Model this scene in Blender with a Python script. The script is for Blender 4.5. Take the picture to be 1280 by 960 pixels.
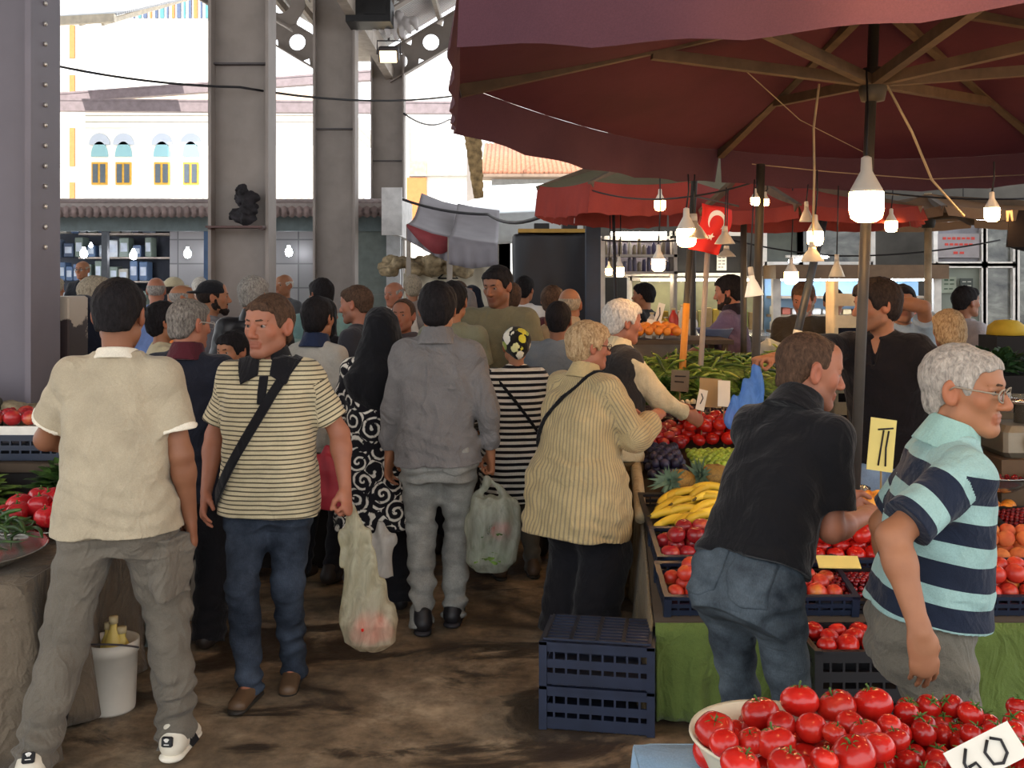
import bpy, math, random
import numpy as np
from mathutils import Vector, Matrix
for _o in list(bpy.data.objects): bpy.data.objects.remove(_o)
sc = bpy.context.scene
COL = sc.collection
random.seed(7); RNG = np.random.default_rng(7)
R = math.radians
# ------------------------------------------------------------------ camera
F = 1300.0; CH = 1.73; HY = 350.0           # focal length in pixels, eye height, horizon row
cam_d = bpy.data.cameras.new('camera'); cam = bpy.data.objects.new('camera', cam_d); COL.objects.link(cam)
cam.location = (0, 0, CH); cam.rotation_euler = (R(90), 0, 0)
cam_d.sensor_width = 36; cam_d.lens = 36*F/1280; cam_d.shift_y = (HY-480)/1280
cam_d.clip_start = .05; cam_d.clip_end = 500
sc.camera = cam
# ------------------------------------------------------------------ sky, sun, exposure
w = bpy.data.worlds.new('world'); sc.world = w; w.use_nodes = True
nt = w.node_tree; bg = nt.nodes['Background']
bg.inputs[0].default_value = (.93, .96, 1, 1); bg.inputs[1].default_value = 2.9
sun_d = bpy.data.lights.new('sun', 'SUN'); sun = bpy.data.objects.new('sun', sun_d); COL.objects.link(sun)
sun_d.energy = 11.0; sun_d.angle = R(.6); sun_d.color = (1, .95, .86)
sun.rotation_euler = (R(38), 0, R(-28))       # from behind the camera, high
vs = sc.view_settings; vs.view_transform = 'Standard'; vs.look = 'None'; vs.gamma = 1; vs.use_curve_mapping = False
vs.exposure = -0.12
def P(px, py, d): return Vector(((px-640)/F*d, d, CH-(py-HY)/F*d))
def PX(px, d): return (px-640)/F*d
def PZ(py, d): return CH-(py-HY)/F*d
# ------------------------------------------------------------------ materials
MATS = {}
def hexc(h):
    h = h.lstrip('#'); v = [int(h[i:i+2], 16)/255 for i in (0, 2, 4)]
    return tuple((c/12.92 if c <= .04045 else ((c+.055)/1.055)**2.4) for c in v)
class NT:
    def __init__(s, m): s.m = m; s.t = m.node_tree; s.n = s.t.nodes; s.l = s.t.links; s.b = s.n['Principled BSDF']
    def new(s, ty, **kw):
        n = s.n.new(ty)
        for k, v in kw.items():
            if k in n.inputs: n.inputs[k].default_value = v
            else: setattr(n, k, v)
        return n
    def link(s, a, b): s.l.new(a, b)
    def coord(s, kind='Object', scale=(1, 1, 1)):
        c = s.new('ShaderNodeTexCoord'); mp = s.new('ShaderNodeMapping'); mp.inputs['Scale'].default_value = scale
        s.link(c.outputs[kind], mp.inputs[0]); return mp.outputs[0]
    def noise(s, vec, scale, detail=4, rough=.55, dist=0):
        n = s.new('ShaderNodeTexNoise'); n.inputs['Scale'].default_value = scale; n.inputs['Detail'].default_value = detail
        n.inputs['Roughness'].default_value = rough; n.inputs['Distortion'].default_value = dist; s.link(vec, n.inputs['Vector']); return n.outputs[0]
    def ramp(s, fac, stops, interp='LINEAR'):
        r = s.new('ShaderNodeValToRGB'); r.color_ramp.interpolation = interp; e = r.color_ramp.elements
        while len(e) < len(stops): e.new(.5)
        for el, (p, c) in zip(e, stops): el.position = p; el.color = (*c[:3], 1)
        s.link(fac, r.inputs[0]); return r.outputs[0]
    def math(s, op, a, b=None):
        n = s.new('ShaderNodeMath', operation=op)
        for i, v in enumerate((a, b)):
            if v is None: continue
            if isinstance(v, (int, float)): n.inputs[i].default_value = v
            else: s.link(v, n.inputs[i])
        return n.outputs[0]
    def mix(s, fac, a, b, mode='MIX'):
        n = s.new('ShaderNodeMix', data_type='RGBA', blend_type=mode)
        if isinstance(fac, (int, float)): n.inputs[0].default_value = fac
        else: s.link(fac, n.inputs[0])
        for i, v in ((6, a), (7, b)):
            if isinstance(v, tuple): n.inputs[i].default_value = (*v[:3], 1)
            else: s.link(v, n.inputs[i])
        return n.outputs[2]
    def bump(s, h, strength=.3, dist=.01):
        n = s.new('ShaderNodeBump'); n.inputs['Strength'].default_value = strength; n.inputs['Distance'].default_value = dist
        s.link(h, n.inputs['Height']); s.link(n.outputs[0], s.b.inputs['Normal'])
    def attr(s, name):
        a = s.new('ShaderNodeAttribute'); a.attribute_name = name; return a
def newmat(name):
    m = bpy.data.materials.new(name); m.use_nodes = True; return m, NT(m)
def mat(name, col, rough=.7, metal=0, var=.12, scale=8, bump=0, bscale=60, spec=.4, trans=0, coat=0, kind='Object'):
    """plain surface with a little mottling"""
    if name in MATS: return MATS[name]
    m, N = newmat(name); col = hexc(col) if isinstance(col, str) else col
    b = N.b; b.inputs['Roughness'].default_value = rough; b.inputs['Metallic'].default_value = metal
    b.inputs['Specular IOR Level'].default_value = spec; b.inputs['Transmission Weight'].default_value = trans; b.inputs['Coat Weight'].default_value = coat
    v = N.coord(kind)
    if var:
        f = N.noise(v, scale, 5)
        lo = tuple(c*(1-var*1.6) for c in col); hi = tuple(min(1, c*(1+var*1.3)) for c in col)
        N.link(N.ramp(f, [(.28, lo), (.72, hi)]), b.inputs['Base Color'])
    else: b.inputs['Base Color'].default_value = (*col, 1)
    if bump: N.bump(N.noise(v, bscale, 4), bump, .004)
    MATS[name] = m; return m
def glow(name, col, strength):
    if name in MATS: return MATS[name]
    m, N = newmat(name); col = hexc(col) if isinstance(col, str) else col
    N.b.inputs['Base Color'].default_value = (*col, 1); N.b.inputs['Emission Color'].default_value = (*col, 1); N.b.inputs['Emission Strength'].default_value = strength
    MATS[name] = m; return m
def fabric(name, col, pat=None, rough=.88, weave=.25, fuzz=.1):
    """cloth; pat draws on the 'pc' attribute (x across, y noise, z along the garment, in metres)"""
    if name in MATS: return MATS[name]
    m, N = newmat(name); b = N.b; col = hexc(col) if isinstance(col, str) else col
    b.inputs['Roughness'].default_value = rough; b.inputs['Specular IOR Level'].default_value = .2; b.inputs['Sheen Weight'].default_value = fuzz
    o = N.coord('Object'); mott = N.noise(o, 9, 5); fine = N.noise(o, 260, 2)
    at = N.attr('pc'); sep = N.new('ShaderNodeSeparateXYZ'); N.link(at.outputs['Vector'], sep.inputs[0])
    base = col
    if pat:
        base = pat(N, sep, o, col)
    shade = N.ramp(mott, [(.3, (.86, .86, .86)), (.7, (1.08, 1.08, 1.08))])
    c = N.mix(1.0, base, shade, 'MULTIPLY'); c = N.mix(1.0, c, N.ramp(fine, [(.3, (.9, .9, .9)), (.7, (1.06, 1.06, 1.06))]), 'MULTIPLY')
    N.link(c, b.inputs['Base Color'])
    rg = N.math('SUBTRACT', 1.0, N.math('MULTIPLY', N.math('ABSOLUTE', N.math('SUBTRACT', N.noise(N.coord('Object', (1, 1, .7)), 6.5, 3, .55, .9), .5)), 5.0))
    N.bump(N.math('ADD', N.math('ADD', N.math('MULTIPLY', fine, .25), N.noise(o, 28, 4, .6, .6)), N.math('MULTIPLY', N.math('MAXIMUM', rg, 0.0), 1.6)), min(1, weave*1.7), .009)
    MATS[name] = m; return m
def stripes(c2, period, duty, axis='Z', offset=0., soft=.04):
    def f(N, sep, o, col):
        v = N.math('ADD', N.math('DIVIDE', sep.outputs[axis], period), offset+50)
        fr = N.math('FRACT', v)
        tri = N.ramp(fr, [(0, (0, 0, 0)), (soft, (1, 1, 1)), (duty, (1, 1, 1)), (min(1, duty+soft), (0, 0, 0))])
        return N.mix(tri, col, hexc(c2))
    return f
def bands(seq):
    """seq = [(height along the garment, colour)...] rising; hard edged bands"""
    def f(N, sep, o, col):
        z0, z1 = seq[0][0], seq[-1][0]+.1
        v = N.math('DIVIDE', N.math('SUBTRACT', sep.outputs['Z'], z0), z1-z0)
        return N.ramp(v, [((z-z0)/(z1-z0), hexc(c)) for z, c in seq], 'CONSTANT')
    return f
def swirl(c2, scale=13):
    def f(N, sep, o, col):
        v = N.new('ShaderNodeTexVoronoi'); v.inputs['Scale'].default_value = scale; N.link(o, v.inputs['Vector'])
        d = N.new('ShaderNodeVectorMath', operation='SUBTRACT'); N.link(o, d.inputs[0]); N.link(v.outputs['Position'], d.inputs[1]); s3 = N.new('ShaderNodeSeparateXYZ'); N.link(d.outputs[0], s3.inputs[0])
        ang = N.math('DIVIDE', N.math('ARCTAN2', s3.outputs['Z'], s3.outputs['X']), 6.28318)
        n = N.noise(o, scale*2.2, 2, .5, .6)
        sp = N.math('FRACT', N.math('ADD', N.math('ADD', ang, N.math('MULTIPLY', v.outputs['Distance'], 2.9)), N.math('MULTIPLY', n, .55)))
        k = N.ramp(sp, [(.0, (0, 0, 0)), (.06, (0, 0, 0)), (.16, (1, 1, 1)), (.40, (1, 1, 1)), (.50, (0, 0, 0))])
        n2 = N.noise(o, scale*1.1, 2, .5, 1.2)
        k = N.math('MULTIPLY', k, N.ramp(n2, [(.40, (0, 0, 0)), (.44, (1, 1, 1))]))
        return N.mix(k, col, hexc(c2))
    return f
def florals(cols, scale=22):
    def f(N, sep, o, col):
        v = N.new('ShaderNodeTexVoronoi'); v.inputs['Scale'].default_value = scale; 
        N.link(N.new('ShaderNodeVectorMath').outputs[0], v.inputs['Vector']) if 0 else N.link(o, v.inputs['Vector'])
        n = N.noise(o, scale*1.4, 2, .5, 1.5)
        d = N.math('ADD', v.outputs['Distance'], N.math('MULTIPLY', n, .35))
        s2 = N.new('ShaderNodeSeparateColor'); N.link(v.outputs['Color'], s2.inputs[0])
        pc = N.ramp(s2.outputs[0], [(i/len(cols), hexc(c)) for i, c in enumerate(cols)], 'CONSTANT')
        return N.mix(N.ramp(d, [(.66, (1, 1, 1)), (.70, (0, 0, 0))]), col, pc)
    return f
def denim(name, col, fade):
    if name in MATS: return MATS[name]
    m, N = newmat(name); b = N.b; b.inputs['Roughness'].default_value = .9; b.inputs['Specular IOR Level'].default_value = .15
    o = N.coord('Object'); n = N.noise(o, 4.2, 6, .62); fine = N.noise(N.coord('Object', (1, 1, .3)), 330, 2)
    c = N.ramp(n, [(.36, hexc(col)), (.68, hexc(fade))]); c = N.mix(1.0, c, N.ramp(fine, [(.3, (.82, .82, .82)), (.7, (1.12, 1.12, 1.12))]), 'MULTIPLY')
    N.link(c, b.inputs['Base Color']); N.bump(N.math('ADD', N.noise(N.coord('Object', (1, 1, 2.2)), 20, 4, .6, .8), N.math('MULTIPLY', fine, .2)), .45, .008)
    MATS[name] = m; return m
def skin_mat(name, col):
    if name in MATS: return MATS[name]
    m, N = newmat(name); b = N.b; col = hexc(col)
    b.inputs['Roughness'].default_value = .55; b.inputs['Specular IOR Level'].default_value = .35
    b.inputs['Subsurface Weight'].default_value = .0
    o = N.coord('Object'); n = N.noise(o, 14, 5); f = N.noise(o, 120, 3)
    c = N.ramp(n, [(.3, tuple(x*y for x, y in zip(col, (.88, .82, .8)))), (.7, tuple(min(1, x*y) for x, y in zip(col, (1.06, 1.03, 1.0))))])
    t = N.attr('tint'); c = N.mix(1.0, c, t.outputs['Color'], 'MULTIPLY')
    N.link(c, b.inputs['Base Color']); N.bump(f, .12, .002)
    MATS[name] = m; return m
def hair_mat(name, c1, c2):
    if name in MATS: return MATS[name]
    m, N = newmat(name); b = N.b; b.inputs['Roughness'].default_value = .75; b.inputs['Specular IOR Level'].default_value = .15
    n = N.noise(N.coord('Object', (1.6, 1.6, .7)), 60, 4, .65, .6)
    N.link(N.ramp(n, [(.3, hexc(c1)), (.72, hexc(c2))]), b.inputs['Base Color']); N.bump(N.noise(N.coord('Object', (2, 2, .8)), 90, 3), .6, .006)
    MATS[name] = m; return m
# ------------------------------------------------------------------ objects
def tag(o, label=None, cat=None, group=None, kind=None):
    if label: o['label'] = label
    if cat: o['category'] = cat
    if group: o['group'] = group
    if kind: o['kind'] = kind
    return o
def thing(name, label, cat, loc=(0, 0, 0), rz=0, group=None):
    o = bpy.data.objects.new(name, None); COL.objects.link(o); o.location = loc; o.rotation_euler = (0, 0, rz); o.empty_display_size = .1
    return tag(o, label, cat, group)
def link(name, me, parent=None, loc=None):
    o = bpy.data.objects.new(name, me); COL.objects.link(o)
    if parent is not None: o.parent = parent
    if loc is not None: o.location = loc
    return o
def np_mesh(name, v, q, m, smooth=True, mi=None):
    """fast mesh from numpy verts and quads/tris (n,k)"""
    me = bpy.data.meshes.new(name); v = np.asarray(v, np.float32); q = np.asarray(q, np.int32); k = q.shape[1]
    me.vertices.add(len(v)); me.vertices.foreach_set('co', v.ravel())
    me.loops.add(q.size); me.loops.foreach_set('vertex_index', q.ravel())
    me.polygons.add(len(q)); me.polygons.foreach_set('loop_start', np.arange(0, q.size, k, dtype=np.int32))
    me.update(calc_edges=True); me.validate()
    for x in (m if isinstance(m, (list, tuple)) else [m]): me.materials.append(x)
    if mi is not None: me.polygons.foreach_set('material_index', np.asarray(mi, np.int32))
    me.polygons.foreach_set('use_smooth', np.full(len(me.polygons), smooth))
    return me
class MB:
    """collects boxes, tubes, lathes and patches into ONE mesh; every add takes a material slot"""
    def __init__(s): s.v = []; s.f = []; s.mi = []; s.sm = []
    def add(s, vs, fs, mi=0, smooth=False):
        o = len(s.v); s.v += [tuple(x) for x in vs]
        for f in fs: s.f.append(tuple(i+o for i in f)); s.mi.append(mi); s.sm.append(smooth)
        return s
    def box(s, c, size, rot=None, mi=0, bev=0):
        x, y, z = (a/2 for a in size); M = rot if rot is not None else Matrix.Identity(3); c = Vector(c)
        if bev and bev < min(x, y, z):
            b = bev; ring = []
            for (hx, hy, hz) in ((x-b, y-b, -z), (x, y, -z+b), (x, y, z-b), (x-b, y-b, z)):
                # octagonal outline keeps corners soft
                bx, by = (b, b)
                pts = [(hx-bx*.6, -hy), (hx, -hy+by*.6), (hx, hy-by*.6), (hx-bx*.6, hy), (-hx+bx*.6, hy), (-hx, hy-by*.6), (-hx, -hy+by*.6), (-hx+bx*.6, -hy)]
                ring += [(px, py, hz) for px, py in pts]
            fs = [tuple(range(7, -1, -1)), tuple(range(24, 32))]
            for r_ in range(3):
                for k in range(8): a = r_*8+k; b2 = r_*8+(k+1) % 8; fs.append((a, b2, b2+8, a+8))
            return s.add([c+M@Vector(p) for p in ring], fs, mi)
        pts = [(i, j, k) for k in (-z, z) for j in (-y, y) for i in (-x, x)]
        return s.add([c+M@Vector(p) for p in pts], [(0, 2, 3, 1), (4, 5, 7, 6), (0, 1, 5, 4), (2, 6, 7, 3), (0, 4, 6, 2), (1, 3, 7, 5)], mi)
    def bar(s, a, b, wd, ht=None, mi=0, up=(0, 0, 1)):
        a = Vector(a); b = Vector(b); d = b-a; L = d.length; d.normalize(); u = Vector(up)
        if abs(d.dot(u)) > .98: u = Vector((0, 1, 0))
        x = d.cross(u).normalized(); z = x.cross(d).normalized(); M = Matrix((x, d, z)).transposed()
        return s.box((a+b)/2, (wd, L, ht or wd), M, mi)
    def tube(s, pts, r, n=8, mi=0, cap=True, closed=False):
        pts = [Vector(p) for p in pts]; rs = r if isinstance(r, (list, tuple)) else [r]*len(pts); vs = []; prev = None
        for i, p in enumerate(pts):
            a = pts[max(0, i-1)] if not closed else pts[i-1]; b = pts[min(len(pts)-1, i+1)] if not closed else pts[(i+1) % len(pts)]
            d = (b-a).normalized(); u = prev if prev is not None else (Vector((0, 0, 1)) if abs(d.z) < .9 else Vector((1, 0, 0)))
            x = (u-d*u.dot(d)).normalized(); prev = x; y = d.cross(x)
            vs += [p+(x*math.cos(2*math.pi*k/n)+y*math.sin(2*math.pi*k/n))*rs[i] for k in range(n)]
        fs = []; m = len(pts)
        for i in range(m if closed else m-1):
            j = (i+1) % m
            for k in range(n): k2 = (k+1) % n; fs.append((i*n+k, i*n+k2, j*n+k2, j*n+k))
        if cap and not closed: fs += [tuple(range(n-1, -1, -1)), tuple((m-1)*n+k for k in range(n))]
        return s.add(vs, fs, mi, True)
    def lathe(s, prof, n=24, c=(0, 0, 0), mi=0, M=None, squash=None):
        """prof = [(radius, z)...]; open profile"""
        vs = []; c = Vector(c); M = M if M is not None else Matrix.Identity(3)
        for r_, z in prof:
            for k in range(n):
                a = 2*math.pi*k/n; f = squash(a, z) if squash else 1
                vs.append(c+M@Vector((r_*f*math.cos(a), r_*f*math.sin(a), z)))
        fs = []
        for i in range(len(prof)-1):
            for k in range(n): k2 = (k+1) % n; fs.append((i*n+k, i*n+k2, (i+1)*n+k2, (i+1)*n+k))
        if prof[0][0] > 1e-6: fs.append(tuple(range(n-1, -1, -1)))
        if prof[-1][0] > 1e-6: fs.append(tuple((len(prof)-1)*n+k for k in range(n)))
        return s.add(vs, fs, mi, True)
    def grid(s, fn, nu, nv, mi=0, smooth=True, thick=0):
        """fn(u,v) in 0..1 -> point; optional thickness along -normal"""
        vs = [Vector(fn(i/nu, j/nv)) for i in range(nu+1) for j in range(nv+1)]; W = nv+1
        fs = [(i*W+j, (i+1)*W+j, (i+1)*W+j+1, i*W+j+1) for i in range(nu) for j in range(nv)]
        if thick:
            nrm = [Vector((0, 0, 0)) for _ in vs]
            for f in fs:
                nn = (vs[f[1]]-vs[f[0]]).cross(vs[f[3]]-vs[f[0]])
                for i in f: nrm[i] += nn
            o = len(vs); vs2 = [v-(n.normalized() if n.length > 0 else n)*thick for v, n in zip(vs, nrm)]
            fs2 = [tuple(o+i for i in reversed(f)) for f in fs]; rim = []
            bd = [i*W for i in range(nu+1)]+[nu*W+j for j in range(1, W)]+[i*W+nv for i in range(nu-1, -1, -1)]+[j for j in range(nv-1, 0, -1)]
            for a, b in zip(bd, bd[1:]+bd[:1]): rim.append((b, a, o+a, o+b))
            return s.add(vs+vs2, fs+fs2+rim, mi, smooth)
        return s.add(vs, fs, mi, smooth)
    def mesh(s, name, mats):
        me = bpy.data.meshes.new(name); me.from_pydata([tuple(v) for v in s.v], [], s.f)
        for m in (mats if isinstance(mats, (list, tuple)) else [mats]): me.materials.append(m)
        me.polygons.foreach_set('material_index', s.mi); me.polygons.foreach_set('use_smooth', s.sm); me.update(); return me
    def build(s, name, mats, parent=None, loc=None): return link(name, s.mesh(name, mats), parent, loc)
def copy_tree(o, parent=None):
    c = o.copy(); COL.objects.link(c)
    if parent is not None: c.parent = parent
    for ch in o.children: copy_tree(ch, c)
    return c
# ------------------------------------------------------------------ signed-distance modelling (smooth blended bodies and cloth)
def sn(p, f, seed=0.):
    """cheap smooth noise from sines, about -1..1"""
    x, y, z = p[..., 0]*f+seed, p[..., 1]*f+seed*1.7, p[..., 2]*f-seed*.6
    return (np.sin(x+1.3*np.sin(y*1.1+z*.7))+np.sin(y*1.23+1.5*np.sin(z*.9+x*.4))+np.sin(z*1.1+1.4*np.sin(x*1.3-y*.5)))/3
def V(*a): return np.array(a, np.float32)
def cone(a, b, ra, rb, side=None, q=1., flat=0, q2=None):
    """round cone a->b; q squeezes the section along 'side'; flat=1 cuts the b end square, 2 both ends"""
    a = np.asarray(a, np.float32); b = np.asarray(b, np.float32); ba = b-a; L = float(np.linalg.norm(ba))+1e-6; dr = ba/L
    sd = None
    if side is not None: sd = np.asarray(side, np.float32); sd = sd-dr*np.dot(sd, dr); sd = sd/(np.linalg.norm(sd)+1e-9)
    q2 = q if q2 is None else q2; m = max(ra, rb)*max(1, q, q2)
    def f(p):
        r = p-a; tt = (r@dr)/L; t = np.clip(tt, 0, 1); r = r-t[..., None]*ba
        if sd is not None:
            qq = q+(q2-q)*t; u = r@sd; r = r+sd*(u*(1/qq-1))[..., None]
        d = np.linalg.norm(r, axis=-1)-(ra+(rb-ra)*t)
        if flat: d = np.maximum(d, (tt-1)*L)
        if flat > 1: d = np.maximum(d, -tt*L)
        return d
    f.bb = (np.minimum(a, b)-m, np.maximum(a, b)+m)
    perp = sd if sd is not None else np.cross(dr, V(0, 1, 0) if abs(dr[1]) < .9 else V(1, 0, 0)); perp = perp/(np.linalg.norm(perp)+1e-9); perp2 = np.cross(dr, perp)
    f.pc = lambda p: np.stack([np.arctan2((p-a)@perp2, -((p-a)@perp))*.0605*m/.065, (p-a)@perp, (p-a)@dr], -1)
    return f
def ell(c, r, Rm=None):
    c = np.asarray(c, np.float32); r = np.asarray(r, np.float32); Rm = np.eye(3, dtype=np.float32) if Rm is None else np.asarray(Rm, np.float32)
    def f(p):
        x = (p-c)@Rm; k0 = np.linalg.norm(x/r, axis=-1); k1 = np.linalg.norm(x/(r*r), axis=-1)+1e-9
        return k0*(k0-1)/k1
    m = float(r.max()); f.bb = (c-m, c+m); f.pc = lambda p: (p-c)@Rm
    return f
def stack(o, Rm, secs, ex=2.4):
    """body of elliptic sections [(z, half width, half depth, centre y)] in the frame (o, Rm)"""
    o = np.asarray(o, np.float32); Rm = np.asarray(Rm, np.float32); A = np.array([s if len(s) > 3 else (*s, 0) for s in secs], np.float32)
    z, rx, ry, cy = A.T
    def f(p):
        x = (p-o)@Rm; zz = np.clip(x[..., 2], z[0], z[-1]); X = np.interp(zz, z, rx); Y = np.interp(zz, z, ry); C = np.interp(zz, z, cy)
        k = (np.abs(x[..., 0]/X)**ex+np.abs((x[..., 1]-C)/Y)**ex)**(1/ex)
        d = (k-1)*np.minimum(X, Y)
        e = np.abs(x[..., 2]-zz); return np.where(e > 0, np.maximum(d, e), np.maximum(d, np.maximum(z[0]-x[..., 2], x[..., 2]-z[-1])))
    w = float(max(rx.max(), (ry+abs(cy)).max())); cs = np.array([[i, j, k] for i in (-w, w) for j in (-w, w) for k in (z[0], z[-1])], np.float32)@Rm.T+o
    f.bb = (cs.min(0), cs.max(0))
    def pc(p):
        x = (p-o)@Rm; zz = np.clip(x[..., 2], z[0], z[-1]); X = np.interp(zz, z, rx); Y = np.interp(zz, z, ry)
        return np.stack([.180/math.pi*np.arctan2(x[..., 0]/X, -x[..., 1]/Y)*3, x[..., 1], x[..., 2]], -1)
    f.pc = pc
    return f
class Vol:
    def __init__(s): s.ops = []
    def add(s, f, k=.0, mode='u', tag=None, bb=None): s.ops.append((f, k, mode, tag, bb or f.bb)); return s
    def sub(s, f, k=.0): return s.add(f, k, 's')
    def cut(s, fn, k=0.): s.ops.append((fn, k, 'i', None, None)); return s          # fn: keep where negative
    def warp(s, fn): s.ops.append((fn, 0, 'w', None, None)); return s                # d += fn(p)
    def bounds(s, pad=.02):
        us = [o for o in s.ops if o[2] == 'u']; lo = np.min([o[4][0] for o in us], 0)-pad; hi = np.max([o[4][1] for o in us], 0)+pad; return lo, hi
    def mesh(s, name, h, mats, tints=None, pc=False, lo=None, hi=None):
        b0, b1 = s.bounds(2*h+.012); lo = b0 if lo is None else np.maximum(b0, lo); hi = b1 if hi is None else np.minimum(b1, hi)
        n = np.ceil((hi-lo)/h).astype(int)+1
        ax = [lo[i]+h*np.arange(n[i], dtype=np.float32) for i in range(3)]
        D = np.full(n, 9., np.float32)
        for f, k, mode, tg, bb in s.ops:
            pad = k+3*h+.012
            if mode in 'us':
                i0 = np.maximum(0, np.floor((bb[0]-pad-lo)/h).astype(int)); i1 = np.minimum(n, np.ceil((bb[1]+pad-lo)/h).astype(int)+1)
                if (i1 <= i0).any(): continue
                sl = tuple(slice(a, b) for a, b in zip(i0, i1))
                p = np.stack(np.meshgrid(*[a[c] for a, c in zip(ax, sl)], indexing='ij'), -1); d = f(p); E_ = D[sl]
                if mode == 'u':
                    r = np.minimum(E_, d)
                    if k: hh = np.maximum(k-np.abs(E_-d), 0)/k; r = r-hh*hh*k*.25
                else:
                    r = np.maximum(E_, -d)
                    if k: hh = np.maximum(k-np.abs(E_+d), 0)/k; r = r+hh*hh*k*.25
                D[sl] = r
            else:
                I = np.nonzero(np.abs(D) < .06+2*h); p = np.stack([ax[i][I[i]] for i in range(3)], -1) 
                if mode == 'w': D[I] += f(p)
                else:
                    I = np.nonzero(D < 4*h+.02); p = np.stack([ax[i][I[i]] for i in range(3)], -1); D[I] = np.maximum(D[I], f(p))
        v, q = nets(D, lo, h)
        if len(v) == 0: raise ValueError('empty '+name)
        me = np_mesh(name, v, q, mats)
        us = [o for o in s.ops if o[2] == 'u']
        if tints is not None or pc:
            best = np.full(len(v), 1e9, np.float32); which = np.zeros(len(v), np.int32); v32 = v.astype(np.float32)
            for i, o in enumerate(us):
                inb = np.all((v32 > o[4][0]-.03) & (v32 < o[4][1]+.03), 1); idx = np.nonzero(inb)[0]
                if not len(idx): continue
                d = o[0](v32[idx])+(.012 if o[3] == 'sleeve' else 0); up = d < best[idx]; best[idx[up]] = d[up]; which[idx[up]] = i
            if tints is not None:
                colr = np.ones((len(v), 4), np.float32)
                for i, o in enumerate(us):
                    t = tints.get(o[3])
                    if t is not None: colr[which == i, :3] = t
                fx = tints.get('fn')
                if fx: colr[:, :3] *= fx(v32)
                a = me.attributes.new('tint', 'FLOAT_COLOR', 'POINT'); a.data.foreach_set('color', colr.ravel())
            if pc:
                out = np.zeros((len(v), 3), np.float32)
                for i, o in enumerate(us):
                    k_ = which == i
                    if not k_.any(): continue
                    if o[3] == 'cl': out[k_] = us[0][0].pc(v32[k_])
                    else:
                        c_ = o[0].pc(v32[k_])
                        if o[3] == 'sleeve': c_[:, 2] = .49-c_[:, 2]
                        if o[3] == 'forearm': c_[:, 2] = .20-c_[:, 2]
                        out[k_] = c_
                a = me.attributes.new('pc', 'FLOAT_VECTOR', 'POINT'); a.data.foreach_set('vector', out.ravel())
        return me
def nets(D, lo, h):
    ins = D < 0; s = np.zeros(tuple(x-1 for x in D.shape), np.int8)
    C8 = [(i, j, k) for i in (0, 1) for j in (0, 1) for k in (0, 1)]
    sl = lambda c: tuple(slice(o, D.shape[a]-1+o) for a, o in enumerate(c))
    for c in C8: s += ins[sl(c)]
    act = (s > 0) & (s < 8); I = np.nonzero(act); n = len(I[0]); idg = np.full(act.shape, -1, np.int32); idg[I] = np.arange(n)
    acc = np.zeros((n, 3)); cnt = np.zeros(n); val = {c: D[I[0]+c[0], I[1]+c[1], I[2]+c[2]] for c in C8}
    for c in C8:
        for a in range(3):
            if c[a]: continue
            e = list(c); e[a] = 1; v0 = val[c]; v1 = val[tuple(e)]; m = (v0 < 0) != (v1 < 0); t = np.where(m, v0/(v0-v1+1e-12), 0)
            pt = np.tile(np.array(c, float), (n, 1)); pt[:, a] = t; acc += pt*m[:, None]; cnt += m
    v = (np.stack(I, -1)+acc/np.maximum(cnt, 1)[:, None])*h+lo; qs = []
    for a in range(3):
        b, c = (a+1) % 3, (a+2) % 3
        s0 = [slice(None)]*3; s1 = [slice(None)]*3; s0[a] = slice(0, -1); s1[a] = slice(1, None)
        A0 = ins[tuple(s0)]; ch = A0 != ins[tuple(s1)]; J = np.nonzero(ch); J = [x for x in J]
        ok = (J[b] > 0) & (J[c] > 0) & (J[b] < act.shape[b]) & (J[c] < act.shape[c]); J = [x[ok] for x in J]
        g = []
        for ob, oc in ((-1, -1), (0, -1), (0, 0), (-1, 0)):
            K = [x.copy() for x in J]; K[b] = K[b]+ob; K[c] = K[c]+oc; g.append(idg[tuple(K)])
        q = np.stack(g, -1); fl = ~A0[tuple(J)]; q[fl] = q[fl][:, ::-1]; qs.append(q)
    q = np.concatenate(qs); q = q[(q >= 0).all(1)]
    return v, q
# ------------------------------------------------------------------ people
def Rx(a): c, s = math.cos(R(a)), math.sin(R(a)); return np.array([[1, 0, 0], [0, c, -s], [0, s, c]])
def Ry(a): c, s = math.cos(R(a)), math.sin(R(a)); return np.array([[c, 0, s], [0, 1, 0], [-s, 0, c]])
def Rz(a): c, s = math.cos(R(a)), math.sin(R(a)); return np.array([[c, -s, 0], [s, c, 0], [0, 0, 1]])
def ik(S, T, a, b, pole):
    d = T-S; L = np.linalg.norm(d); d = d/(L+1e-9)
    if L > (a+b)*.999: L = (a+b)*.999; T = S+d*L
    x = (a*a-b*b+L*L)/(2*L); h = math.sqrt(max(a*a-x*x, 0)); p = np.array(pole, float); p = p-d*p.dot(d); p /= np.linalg.norm(p)+1e-9
    return S+d*x+p*h, T
SK = {'fair': '#bd8c70', 'tan': '#9c6c4e', 'mid': '#855a42', 'dark': '#6f4936', 'pale': '#c39a80', 'red': '#9e6a53'}
HAIRC = {'black': ('#0b0a0b', '#242022'), 'dark': ('#15110f', '#352a25'), 'brown': ('#2e221b', '#5d4636'), 'grey': ('#57534f', '#a8a29a'), 'white': ('#8f8b86', '#e4ddd2'),
         'salt': ('#3c3835', '#8b857e'), 'pale': ('#6f6a64', '#b9b1a6'), 'blonde': ('#74583a', '#cbb088'), 'ash': ('#6a6153', '#b5a791')}
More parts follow.
